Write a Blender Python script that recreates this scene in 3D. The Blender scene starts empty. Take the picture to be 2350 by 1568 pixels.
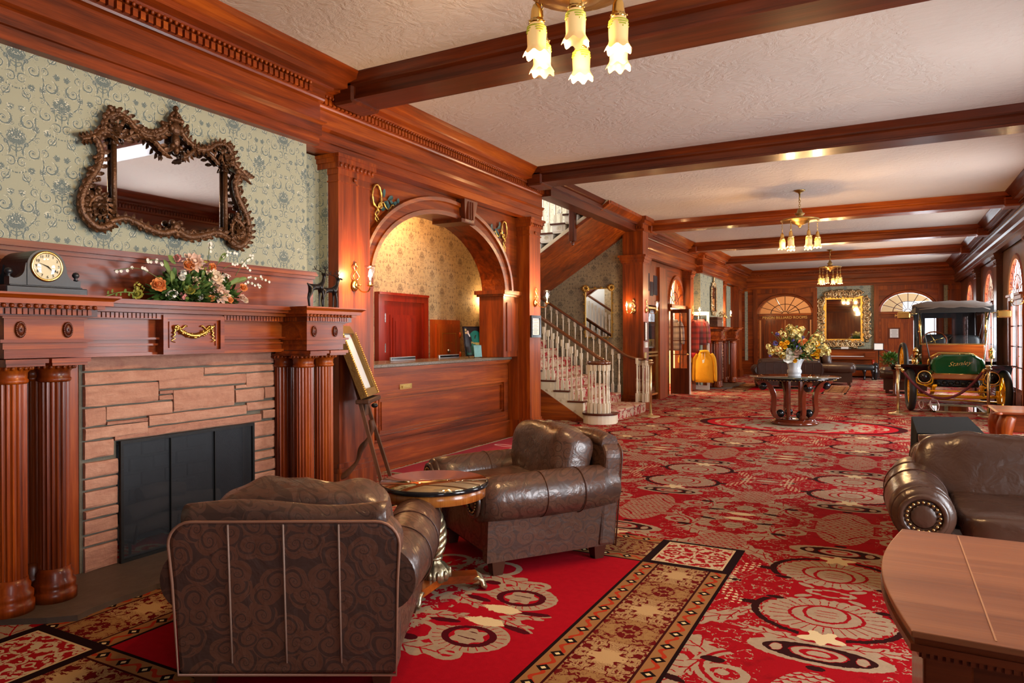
import bpy, bmesh, math, random
from mathutils import Matrix, Vector
random.seed(7)
R = random.Random(11)
PI = math.pi; TAU = 2 * math.pi
sc = bpy.context.scene
col = sc.collection

# ------------------------------------------------------------------ camera
F_PX, YAW, ROLL, CAM_H = 1598.3, math.radians(28.13), -0.0041, 1.4
_F = Vector((-math.sin(YAW), math.cos(YAW), 0)); _R = Vector((math.cos(YAW), math.sin(YAW), 0)); _U = Vector((0, 0, 1))
_R3 = _R * math.cos(ROLL) + _U * math.sin(ROLL); _U3 = -_R * math.sin(ROLL) + _U * math.cos(ROLL)
cd = bpy.data.cameras.new('camera'); cam = bpy.data.objects.new('camera', cd); col.objects.link(cam)
cd.sensor_width = 36; cd.lens = F_PX / 2350 * 36; cd.shift_y = -12.5 / 2350; cd.clip_start = 0.05; cd.clip_end = 200
m = Matrix((( _R3.x, _U3.x, -_F.x, 0), (_R3.y, _U3.y, -_F.y, 0), (_R3.z, _U3.z, -_F.z, CAM_H), (0, 0, 0, 1)))
cam.matrix_world = m
sc.camera = cam
sc.view_settings.view_transform = 'Standard'; sc.view_settings.look = 'None'
sc.view_settings.gamma = 1; sc.view_settings.use_curve_mapping = False
sc.view_settings.exposure = 0.42
cy = sc.cycles
cy.use_denoising = True; cy.max_bounces = 6; cy.diffuse_bounces = 3; cy.glossy_bounces = 3; cy.transmission_bounces = 4
cy.transparent_max_bounces = 10; cy.caustics_reflective = False; cy.caustics_refractive = False
cy.sample_clamp_indirect = 4; cy.use_adaptive_sampling = True; cy.adaptive_threshold = 0.05

# ------------------------------------------------------------------ world: bright overcast daylight
w = bpy.data.worlds.new('daylight'); sc.world = w; w.use_nodes = True
bg = w.node_tree.nodes['Background']; bg.inputs[0].default_value = (0.80, 0.90, 1.0, 1); bg.inputs[1].default_value = 3.2

WX, WL, YF, CZ = 2.1, -4.5, 25.8, 3.65      # right wall, left wall, far wall, ceiling
BEAMS = (-2.7, 1.08, 4.82, 8.55, 13.57, 17.23, 20.78)
WIN_Y = (-0.81, 2.95, 6.69, 11.06, 15.4, 19.0, 23.0)   # window bays in the right wall
def area(name, loc, rot, sx, sy, power, color, spread=PI):
    l = bpy.data.lights.new(name, 'AREA'); l.shape = 'RECTANGLE'; l.size = sx; l.size_y = sy; l.energy = power; l.color = color; l.spread = spread
    o = bpy.data.objects.new(name, l); o.location = loc; o.rotation_euler = rot; col.objects.link(o); return o
def point(name, loc, power, color, r=0.03):
    l = bpy.data.lights.new(name, 'POINT'); l.energy = power; l.color = color; l.shadow_soft_size = r
    o = bpy.data.objects.new(name, l); o.location = loc; col.objects.link(o); return o
DAY = (0.93, 0.96, 1.0); WARM = (1.0, 0.60, 0.26)
for y in WIN_Y:   # daylight entering through each window of the right wall
    area('window_daylight', (WX + 0.32, y, 1.65), (0, PI / 2, 0), 2.3, 1.5, 230 if y > 0 else 80, DAY)
area('window_daylight', (-7.35, 11.6, 3.9), (0, -PI / 2, 0), 1.6, 2.2, 150, DAY)   # stair landing window

# ------------------------------------------------------------------ naming helpers
INV = {}
def setp(o, label=None, cat=None, group=None, kind=None):
    if label: o['label'] = label
    if cat: o['category'] = cat
    if group: o['group'] = group
    if kind: o['kind'] = kind
    return o
def thing(name, label, cat, loc=(0, 0, 0), rz=0.0, group=None, world=False):
    o = bpy.data.objects.new(name, None); o.empty_display_size = 0.1; col.objects.link(o)
    o.location = loc; o.rotation_euler = (0, 0, rz); setp(o, label, cat, group)
    if world: INV[o.name] = (Matrix.Translation(loc) @ Matrix.Rotation(rz, 4, 'Z')).inverted()
    return o
def adopt(o, parent):
    if parent is None: return o
    o.parent = parent
    if parent.name in INV: o.matrix_parent_inverse = INV[parent.name]
    return o
def copy_tree(o, parent=None):
    c = o.copy(); col.objects.link(c)
    if parent: mpi = o.matrix_parent_inverse.copy(); c.parent = parent; c.matrix_parent_inverse = mpi
    for ch in list(o.children): copy_tree(ch, c)
    return c

# ------------------------------------------------------------------ mesh builder
class MB:
    def __init__(s, T=None): s.v = []; s.f = []; s.sm = []; s.mi = []; s.T = T; s.cm = 0
    def add(s, vs, fs, smooth=False, X=None):
        n = len(s.v)
        for p in vs:
            if X is not None: p = X @ Vector(p)
            p = tuple(p)
            s.v.append(s.T(*p) if s.T else p)
        for f in fs: s.f.append([i + n for i in f]); s.sm.append(smooth); s.mi.append(s.cm)
        return s
    def box(s, x0, x1, y0, y1, z0, z1, X=None):
        s.nb = getattr(s, 'nb', 0) + 1; MB.tot = getattr(MB, 'tot', 0) + 1; e = ((s.nb * 5 + MB.tot) % 11) * 0.00009; x0, y0, z0, x1, y1, z1 = min(x0, x1) - e, min(y0, y1) - e, min(z0, z1) - e, max(x0, x1) + e, max(y0, y1) + e, max(z0, z1) + e
        return s.add([(x, y, z) for x in (x0, x1) for y in (y0, y1) for z in (z0, z1)],
                     [(0, 1, 3, 2), (4, 6, 7, 5), (0, 4, 5, 1), (2, 3, 7, 6), (0, 2, 6, 4), (1, 5, 7, 3)], X=X)
    def cbox(s, c, d, X=None): return s.box(c[0] - d[0] / 2, c[0] + d[0] / 2, c[1] - d[1] / 2, c[1] + d[1] / 2, c[2] - d[2] / 2, c[2] + d[2] / 2, X)
    def bev(s, x0, x1, y0, y1, z0, z1, b=0.01, X=None):   # box with chamfered edges
        X0, X1, Y0, Y1, Z0, Z1 = x0 + b, x1 - b, y0 + b, y1 - b, z0 + b, z1 - b
        vs = []
        for (zz, e) in ((z0, b), (Z0, 0), (Z1, 0), (z1, b)):
            for (px, py) in ((X0, y0 + e * (1 if e else 0)), (X1, y0 + e), (x1 - e, Y0), (x1 - e, Y1), (X1, y1 - e), (X0, y1 - e), (x0 + e, Y1), (x0 + e, Y0)):
                vs.append((min(max(px, x0 + e), x1 - e), min(max(py, y0 + e), y1 - e), zz))
        fs = [list(range(7, -1, -1)), list(range(24, 32))]
        for k in range(3):
            for i in range(8): j = (i + 1) % 8; fs.append((k * 8 + i, k * 8 + j, k * 8 + 8 + j, k * 8 + 8 + i))
        return s.add(vs, fs, X=X)
    def prism(s, poly, axis, a, b, smooth=False, X=None, caps=True):   # poly of 2D points, extruded along axis
        n = len(poly)
        def mk(p, t): return {'x': (t, p[0], p[1]), 'y': (p[0], t, p[1]), 'z': (p[0], p[1], t)}[axis]
        vs = [mk(p, a) for p in poly] + [mk(p, b) for p in poly]
        fs = [(i, (i + 1) % n, n + (i + 1) % n, n + i) for i in range(n)]
        if caps:
            m0 = len(s.f); s.add(vs, fs, smooth, X)
            k = len(s.v) - 2 * n
            for c in (list(range(n - 1, -1, -1)), list(range(n, 2 * n))): s.f.append([k + i for i in c]); s.sm.append(False); s.mi.append(s.cm)
            return s
        return s.add(vs, fs, smooth, X)
    def lathe(s, prof, c=(0, 0, 0), n=16, X=None, flute=None):   # prof: (r, z)
        vs = []; M = X
        for (r, z) in prof:
            for i in range(n):
                a = TAU * i / n
                rr = r * (1 if not flute else flute(i, n, z))
                vs.append((c[0] + rr * math.cos(a), c[1] + rr * math.sin(a), c[2] + z))
        fs = []
        for k in range(len(prof) - 1):
            for i in range(n): j = (i + 1) % n; fs.append((k * n + i, k * n + j, (k + 1) * n + j, (k + 1) * n + i))
        s.add(vs, fs, True, M)
        k0 = len(s.v) - len(vs)
        for kk, rev in ((0, True), (len(prof) - 1, False)):
            if prof[kk][0] > 1e-4:
                c_ = [k0 + kk * n + i for i in range(n)]; s.f.append(c_[::-1] if rev else c_); s.sm.append(False); s.mi.append(s.cm)
        return s
    def tube(s, pts, rad, n=8, X=None, closed=False, flat=1.0):
        pts = [Vector(p) for p in pts]; N = len(pts)
        if not hasattr(rad, '__len__'): rad = [rad] * N
        vs = []; up = Vector((0, 0, 1)); prev = None
        for k, p in enumerate(pts):
            if closed: t = pts[(k + 1) % N] - pts[k - 1]
            else: t = pts[min(k + 1, N - 1)] - pts[max(k - 1, 0)]
            if t.length < 1e-9: t = Vector((0, 0, 1))
            t.normalize()
            if prev is None:
                a = t.cross(up)
                if a.length < 0.1: a = t.cross(Vector((1, 0, 0)))
            else: a = prev - t * prev.dot(t)
            a.normalize(); b = t.cross(a); prev = a
            for i in range(n):
                an = TAU * i / n
                vs.append(p + (a * math.cos(an) + b * math.sin(an) * flat) * rad[k])
        fs = []
        for k in range(N if closed else N - 1):
            k2 = (k + 1) % N
            for i in range(n): j = (i + 1) % n; fs.append((k * n + i, k * n + j, k2 * n + j, k2 * n + i))
        s.add(vs, fs, True, X)
        if not closed:
            k0 = len(s.v) - len(vs)
            s.f.append([k0 + i for i in range(n)][::-1]); s.sm.append(False); s.mi.append(s.cm)
            s.f.append([k0 + (N - 1) * n + i for i in range(n)]); s.sm.append(False); s.mi.append(s.cm)
        return s
    def sph(s, c, r, nu=12, nv=8, X=None, e=1.0, fn=None):   # superellipsoid, e<1 boxier
        if not hasattr(r, '__len__'): r = (r, r, r)
        def pw(v, e): return math.copysign(abs(v) ** e, v)
        vs = []
        for k in range(nv + 1):
            th = -PI / 2 + PI * k / nv
            for i in range(nu):
                a = TAU * i / nu
                d = Vector((pw(math.cos(th), e) * pw(math.cos(a), e), pw(math.cos(th), e) * pw(math.sin(a), e), pw(math.sin(th), e)))
                p = Vector((c[0] + r[0] * d.x, c[1] + r[1] * d.y, c[2] + r[2] * d.z))
                if fn: p = fn(p, d)
                vs.append(p)
        fs = []
        for k in range(nv):
            for i in range(nu): j = (i + 1) % nu; fs.append((k * nu + i, k * nu + j, (k + 1) * nu + j, (k + 1) * nu + i))
        return s.add(vs, fs, True, X)
    def torus(s, c, R_, r, n=20, m_=8, X=None, a0=0, a1=TAU):
        cl = abs(a1 - a0 - TAU) < 1e-6
        pts = [Vector((c[0] + R_ * math.cos(a0 + (a1 - a0) * i / n), c[1] + R_ * math.sin(a0 + (a1 - a0) * i / n), c[2])) for i in range(n if cl else n + 1)]
        return s.tube(pts, r, m_, X, closed=cl)
    def quad(s, a, b, c, d): return s.add([a, b, c, d], [(0, 1, 2, 3)])
    def build(s, name, mat, parent=None, label=None, kind=None, bevel=0, auto=True):
        me = bpy.data.meshes.new(name); me.from_pydata([tuple(p) for p in s.v], [], s.f); 
        mats = mat if isinstance(mat, (list, tuple)) else [mat]
        for q in mats: me.materials.append(q)
        me.polygons.foreach_set('use_smooth', s.sm); me.polygons.foreach_set('material_index', s.mi)
        if auto and len(s.f) < 60000:
            bm = bmesh.new(); bm.from_mesh(me); bmesh.ops.remove_doubles(bm, verts=bm.verts, dist=1e-5)
            bmesh.ops.recalc_face_normals(bm, faces=bm.faces); bm.to_mesh(me); bm.free()
        me.update()
        o = bpy.data.objects.new(name, me); col.objects.link(o); adopt(o, parent)
        if bevel:
            b = o.modifiers.new('b', 'BEVEL'); b.width = bevel; b.segments = 2; b.limit_method = 'ANGLE'
        if label: o['label'] = label
        if kind: o['kind'] = kind
        return o
def struct(name, mb, mat, label=None, bevel=0):
    o = mb.build(name, mat, None, label, 'structure', bevel); o['category'] = 'architecture' if False else name.split('_')[0]; 
    if 'category' in o: del o['category']
    return o
def text(name, body, size, M, mat, parent=None, extrude=0.003, shear=0.0, align='CENTER', offset=0.0, space=1.0):
    c = bpy.data.curves.new(name, 'FONT'); c.body = body; c.size = size; c.extrude = extrude; c.align_x = align; c.align_y = 'CENTER'; c.shear = shear; c.offset = offset
    c.space_character = space
    c.materials.append(mat); c.resolution_u = 3
    t = bpy.data.objects.new('t', c); col.objects.link(t); dg = bpy.context.evaluated_depsgraph_get(); dg.update()
    me = bpy.data.meshes.new_from_object(t.evaluated_get(dg)); bpy.data.objects.remove(t)
    o = bpy.data.objects.new(name, me); col.objects.link(o)
    if parent is not None: adopt(o, parent)
    o.matrix_basis = M
    return o
# wall frames: (s along wall, d out into the room, z)
def LW(x0=WL): return lambda s, d, z: (x0 + d, s, z)
def RW(x0=WX): return lambda s, d, z: (x0 - d, s, z)
def FW(y0=YF): return lambda s, d, z: (s, y0 - d, z)
def NW(y0): return lambda s, d, z: (s, y0 - d, z)
def arc(cx, cz, rx, rz, a0, a1, n): return [(cx + rx * math.cos(a0 + (a1 - a0) * i / n), cz + rz * math.sin(a0 + (a1 - a0) * i / n)) for i in range(n + 1)]

# ------------------------------------------------------------------ material graph helper
def S(r, g, b):
    f = lambda v: (v / 255 / 12.92) if v / 255 <= 0.04045 else ((v / 255 + 0.055) / 1.055) ** 2.4
    return (f(r), f(g), f(b), 1)
class G:
    def __init__(g, name):
        g.m = bpy.data.materials.new(name); g.m.use_nodes = True; g.t = g.m.node_tree; g.N = g.t.nodes; g.N.clear()
        g.out = g.N.new('ShaderNodeOutputMaterial')
    def n(g, ty, **kw):
        nd = g.N.new(ty)
        for k, v in kw.items(): setattr(nd, k, v)
        return nd
    def lk(g, src, dst):
        if isinstance(src, V): src = src.s
        if isinstance(src, (int, float)): dst.default_value = src
        elif isinstance(src, tuple): dst.default_value = src if len(src) == 4 or dst.type != 'RGBA' else (*src, 1)
        else: g.t.links.new(src, dst)
    def coord(g, kind='Object'): 
        tc = g.n('ShaderNodeTexCoord'); sp = g.n('ShaderNodeSeparateXYZ'); g.t.links.new(tc.outputs[kind], sp.inputs[0])
        return V(g, sp.outputs[0]), V(g, sp.outputs[1]), V(g, sp.outputs[2])
    def vec(g, x, y, z=0.0):
        c = g.n('ShaderNodeCombineXYZ'); g.lk(x, c.inputs[0]); g.lk(y, c.inputs[1]); g.lk(z, c.inputs[2]); return c.outputs[0]
    def noise(g, vec, scale=5, detail=2, rough=0.5, dist=0.0):
        n_ = g.n('ShaderNodeTexNoise'); g.lk(vec, n_.inputs['Vector']); g.lk(scale, n_.inputs['Scale']); g.lk(detail, n_.inputs['Detail']); g.lk(rough, n_.inputs['Roughness']); g.lk(dist, n_.inputs['Distortion'])
        return V(g, n_.outputs[0])
    def vor(g, vec, scale=5, feature='F1', out=0):
        n_ = g.n('ShaderNodeTexVoronoi', feature=feature); g.lk(vec, n_.inputs['Vector']); g.lk(scale, n_.inputs['Scale']); return V(g, n_.outputs[out])
    def mix(g, f, a, b):
        n_ = g.n('ShaderNodeMix', data_type='RGBA'); g.lk(f, n_.inputs[0]); g.lk(a, n_.inputs[6]); g.lk(b, n_.inputs[7]); return n_.outputs[2]
    def mul(g, a, b):
        n_ = g.n('ShaderNodeMix', data_type='RGBA', blend_type='MULTIPLY'); n_.inputs[0].default_value = 1; g.lk(a, n_.inputs[6]); g.lk(b, n_.inputs[7]); return n_.outputs[2]
    def ramp(g, f, stops):
        r = g.n('ShaderNodeValToRGB'); g.lk(f, r.inputs[0]); e = r.color_ramp.elements
        e[0].position, e[0].color = stops[0]; e[1].position, e[1].color = stops[-1]
        for p, c in stops[1:-1]: k = e.new(p); k.color = c
        return r.outputs[0]
    def bump(g, h, strength=0.3, dist=0.01):
        b = g.n('ShaderNodeBump'); b.inputs['Strength'].default_value = strength; b.inputs['Distance'].default_value = dist; g.lk(h, b.inputs['Height']); return b.outputs[0]
    def bsdf(g, color, rough=0.5, metal=0.0, normal=None, **kw):
        p = g.n('ShaderNodeBsdfPrincipled'); g.lk(color, p.inputs['Base Color']); g.lk(rough, p.inputs['Roughness']); g.lk(metal, p.inputs['Metallic'])
        if normal is not None: g.t.links.new(normal, p.inputs['Normal'])
        for k, v in kw.items(): g.lk(v, p.inputs[k.replace('_', ' ')])
        g.t.links.new(p.outputs[0], g.out.inputs[0]); return g.m
class V:
    def __init__(v, g, s): v.g = g; v.s = s
    def op(v, o, b=None, c=None, clamp=False):
        n = v.g.N.new('ShaderNodeMath'); n.operation = o; n.use_clamp = clamp
        v.g.lk(v, n.inputs[0])
        if b is not None: v.g.lk(b, n.inputs[1])
        if c is not None: v.g.lk(c, n.inputs[2])
        return V(v.g, n.outputs[0])
    def __add__(v, b): return v.op('ADD', b)
    __radd__ = __add__
    def __sub__(v, b): return v.op('SUBTRACT', b)
    def __rsub__(v, b): return v.op('MULTIPLY', -1.0).op('ADD', b)
    def __mul__(v, b): return v.op('MULTIPLY', b)
    __rmul__ = __mul__
    def __truediv__(v, b): return v.op('DIVIDE', b)
    def lt(v, b): return v.op('LESS_THAN', b)
    def gt(v, b): return v.op('GREATER_THAN', b)
    def mx(v, b): return v.op('MAXIMUM', b)
    def mn(v, b): return v.op('MINIMUM', b)
    def ab(v): return v.op('ABSOLUTE')
    def pp(v, b): return v.op('PINGPONG', b)
    def fr(v): return v.op('FRACT')
    def fl(v): return v.op('FLOOR')
    def sq(v): return v.op('MULTIPLY', v)
    def sqrt(v): return v.op('SQRT')
    def sin(v): return v.op('SINE')
    def inv(v): return 1.0 - v
    def rng(v, a, b): return v.gt(a) * v.lt(b)

def simple(name, c, rough=0.5, metal=0.0, bump=None, var=0.0, **kw):
    g = G(name); nrm = None; colr = c
    if bump or var:
        x, y, z = g.coord(); vv = g.vec(x, y, z)
    if var:
        f = g.noise(vv, 9, 3); colr = g.mix(f, tuple(q * (1 - var) for q in c[:3]) + (1,), tuple(min(1, q * (1 + var)) for q in c[:3]) + (1,))
    if bump: nrm = g.bump(g.noise(vv, bump[0], 3), bump[1], 0.01)
    return g.bsdf(colr, rough, metal, nrm, **kw)
def wood(name, dark, mid, light, axis, rough=0.36, coat=0.16, fine=1.0):
    g = G(name); x, y, z = g.coord(); k = 11.0 * fine; l = 0.55 * fine
    sx, sy, sz = (l if axis == 'x' else k), (l if axis == 'y' else k), (l if axis == 'z' else k)
    oi = g.n('ShaderNodeObjectInfo'); rnd = V(g, oi.outputs['Random'])
    vv = g.vec(x * sx + rnd * 7, y * sy, z * sz)
    a = g.noise(vv, 1.0, 4, 0.55, 0.9); b = g.noise(g.vec(x * sx * 3, y * sy * 4, z * sz * 4), 2.2, 2, 0.6)
    big = g.noise(g.vec(x * (0.5 if axis == 'x' else 1.6), y * (0.5 if axis == 'y' else 1.6), z * (0.5 if axis == 'z' else 1.6)), 1.0, 2)
    f = a * 0.62 + b * 0.2 + big * 0.42 - 0.12
    c = g.ramp(f, [(0.30, dark), (0.52, mid), (0.74, light)])
    h = g.n('ShaderNodeHueSaturation'); h.inputs['Saturation'].default_value = 1; g.lk(rnd * 0.24 + 0.88, h.inputs['Value']); g.t.links.new(c, h.inputs['Color'])
    return g.bsdf(h.outputs[0], b * 0.15 + rough - 0.07, 0.0, g.bump(b, 0.06, 0.01), Coat_Weight=coat, Coat_Roughness=0.14, Specular_IOR_Level=0.32)
MD, MM, ML = S(64, 20, 3), S(132, 53, 7), S(186, 92, 18)
W = {a: wood('mahogany_grain_' + a, MD, MM, ML, a) for a in 'xyz'}
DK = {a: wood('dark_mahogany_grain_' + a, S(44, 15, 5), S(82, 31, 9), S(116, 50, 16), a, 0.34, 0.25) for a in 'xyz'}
RD = {a: wood('red_mahogany_grain_' + a, S(104, 18, 5), S(150, 34, 9), S(172, 52, 14), a, 0.3, 0.4) for a in 'xyz'}
BL = {a: wood('weathered_brown_grain_' + a, S(60, 36, 24), S(98, 62, 42), S(128, 88, 62), a, 0.55, 0.0) for a in 'xyz'}
TOP = wood('worn_walnut_veneer', S(88, 46, 26), S(134, 78, 46), S(168, 106, 66), 'x', 0.38, 0.15, 0.7)
VENF = wood('honey_flame_veneer', S(110, 52, 16), S(160, 88, 32), S(190, 120, 52), 'z', 0.25, 0.5, 1.3)
white_paint = simple('cream_painted_wood', S(226, 214, 190), 0.35, bump=(30, 0.05))
white_trim = simple('white_gloss_paint', S(236, 232, 224), 0.3)
brass = simple('polished_brass', (0.83, 0.56, 0.18, 1), 0.2, 1.0)
brass_satin = simple('satin_pale_brass', (0.72, 0.60, 0.36, 1), 0.3, 1.0)
brass_old = simple('antique_brass', (0.42, 0.27, 0.09, 1), 0.34, 1.0, bump=(60, 0.1))
gold = simple('gilt_carving', (0.72, 0.47, 0.12, 1), 0.33, 1.0, bump=(70, 0.25))
gilt_dark = simple('dark_gilt_bronze', (0.50, 0.36, 0.19, 1), 0.36, 0.85, bump=(50, 0.35), var=0.5)
bronze_wood = simple('carved_walnut_gilt', S(88, 56, 30), 0.36, 0.45, bump=(80, 0.5), var=0.6)
mirror_glass = simple('mirror_glass', (0.86, 0.86, 0.86, 1), 0.02, 1.0)
black_gloss = simple('black_gloss', (0.008, 0.008, 0.009, 1), 0.12)
black_matte = simple('black_matte', (0.012, 0.012, 0.014, 1), 0.5)
black_cloth = simple('black_cloth', (0.012, 0.0125, 0.013, 1), 1.0, bump=(300, 0.15), Specular_IOR_Level=0.1)
iron = simple('black_iron', (0.018, 0.017, 0.016, 1), 0.42, 0.6, bump=(90, 0.15))
bronze_black = simple('black_patinated_bronze', (0.02, 0.018, 0.017, 1), 0.3, 0.5)
steel = simple('chrome_steel', (0.7, 0.7, 0.7, 1), 0.18, 1.0)
paper = simple('white_paper', S(225, 224, 218), 0.6)
rubber = simple('tyre_rubber', (0.018, 0.018, 0.018, 1), 0.6, bump=(60, 0.2))
car_green = simple('racing_green_enamel', S(4, 74, 38), 0.08, Coat_Weight=0.8, Coat_Roughness=0.03)
car_yellow = simple('yellow_enamel', S(236, 170, 8), 0.25, Coat_Weight=0.5)
canvas = simple('grey_canvas', S(108, 98, 92), 0.8, bump=(140, 0.2))
black_leather = simple('black_leather', (0.012, 0.013, 0.014, 1), 0.35, bump=(80, 0.15))
ropem = simple('burgundy_velvet', S(92, 22, 30), 0.75, bump=(200, 0.2))
granite_g = G('speckled_granite'); _x, _y, _z = granite_g.coord(); _v = granite_g.vec(_x, _y, _z)
granite = granite_g.bsdf(granite_g.mix(granite_g.vor(_v, 130, out=0), granite_g.ramp(granite_g.noise(_v, 160, 2), [(0.42, S(58, 54, 50)), (0.6, S(150, 138, 122))]), S(110, 98, 84)), 0.22)
def glass(name, tint=(1, 1, 1, 1), refl=0.12):
    g = G(name); t = g.n('ShaderNodeBsdfTransparent'); t.inputs[0].default_value = tint
    gl = g.n('ShaderNodeBsdfGlossy'); gl.inputs[1].default_value = 0.02; ge = g.n('ShaderNodeNewGeometry'); dt = g.n('ShaderNodeVectorMath', operation='DOT_PRODUCT'); g.t.links.new(ge.outputs['Normal'], dt.inputs[0]); g.t.links.new(ge.outputs['Incoming'], dt.inputs[1]); fr = V(g, dt.outputs['Value']).ab().inv().op('POWER', 5.0) * 0.9 + 0.04
    mxs = g.n('ShaderNodeMixShader'); g.lk(fr * (refl / 0.12), mxs.inputs[0]); g.t.links.new(t.outputs[0], mxs.inputs[1]); g.t.links.new(gl.outputs[0], mxs.inputs[2])
    g.t.links.new(mxs.outputs[0], g.out.inputs[0]); return g.m
pane = glass('window_glass', (1, 1, 1, 1), 0.04); clear = glass('clear_glass', (0.97, 0.98, 0.97, 1), 0.16); tinted = glass('smoked_car_glass', (0.55, 0.58, 0.6, 1), 0.2)
green_glass = glass('green_edge_glass', (0.55, 0.75, 0.66, 1), 0.2)
letter_gold = simple('bright_gold_lettering', (0.95, 0.55, 0.12, 1), 0.35)
def emis(name, c, s):
    g = G(name); e = g.n('ShaderNodeEmission'); e.inputs[0].default_value = c; e.inputs[1].default_value = s; g.t.links.new(e.outputs[0], g.out.inputs[0]); return g.m
bulb = emis('lit_bulb', (1.0, 0.66, 0.3, 1), 60.0); bulb_soft = emis('lit_bulb_in_shade', (1.0, 0.62, 0.26, 1), 3.0)
def shade_mat():
    g = G('lit_amber_glass_shade'); x, y, z = g.coord()
    at = (z).op('MULTIPLY', 1.0)
    lw = g.n('ShaderNodeLayerWeight'); lw.inputs[0].default_value = 0.35
    c = g.mix(V(g, lw.outputs[1]), (1.0, 0.66, 0.26, 1), (1.0, 0.36, 0.04, 1))
    e = g.n('ShaderNodeEmission'); g.t.links.new(c, e.inputs[0]); e.inputs[1].default_value = 0.42
    d = g.n('ShaderNodeBsdfPrincipled'); d.inputs['Base Color'].default_value = (0.55, 0.36, 0.16, 1); d.inputs['Roughness'].default_value = 0.3
    a = g.n('ShaderNodeAddShader'); g.t.links.new(e.outputs[0], a.inputs[0]); g.t.links.new(d.outputs[0], a.inputs[1]); g.t.links.new(a.outputs[0], g.out.inputs[0]); return g.m
shade_m = shade_mat()
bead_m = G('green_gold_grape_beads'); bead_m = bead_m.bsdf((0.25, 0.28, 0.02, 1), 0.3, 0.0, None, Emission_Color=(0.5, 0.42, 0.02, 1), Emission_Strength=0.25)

# ceiling plaster
g = G('trowelled_plaster'); x, y, z = g.coord(); v = g.vec(x, y, z)
cr = g.noise(g.vec(x * 3 + g.noise(v, 2, 2) * 2, y * 3, z), 5, 5, 0.6)
ceil_m = g.bsdf(g.mix(g.noise(v, 0.8, 3), S(184, 172, 162), S(204, 192, 181)), 0.8, 0, g.bump(cr, 0.55, 0.03))
plaster_w = simple('white_plaster', S(225, 220, 210), 0.8)
cream_wall = simple('cream_wall_paint', S(226, 208, 170), 0.8)
# sandstone
g = G('pink_sandstone'); x, y, z = g.coord(); v = g.vec(x * 2, y * 1.5, z * 5)
oi = g.n('ShaderNodeObjectInfo'); rn = V(g, oi.outputs['Random'])
nn = g.noise(g.vec(x * 3 + rn * 9, y * 4, z * 14), 1.6, 5, 0.6, 0.5); n2 = g.noise(g.vec(x, y, z), 26, 4, 0.65)
c = g.ramp(nn * 0.5 + n2 * 0.3 + rn * 0.22, [(0.3, S(150, 98, 80)), (0.5, S(174, 123, 99)), (0.72, S(196, 148, 122))])
stone_m = g.bsdf(c, 0.85, 0, g.bump(n2 * 0.5 + nn, 0.7, 0.02))
mortar = simple('grey_mortar', S(104, 98, 84), 0.9, bump=(90, 0.4))
slate = simple('dark_slate_hearth', S(84, 70, 60), 0.55, bump=(14, 0.5), var=0.35)
firebrick = simple('sooty_firebrick', (0.03, 0.032, 0.036, 1), 0.8, bump=(30, 0.4), var=0.6)
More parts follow.
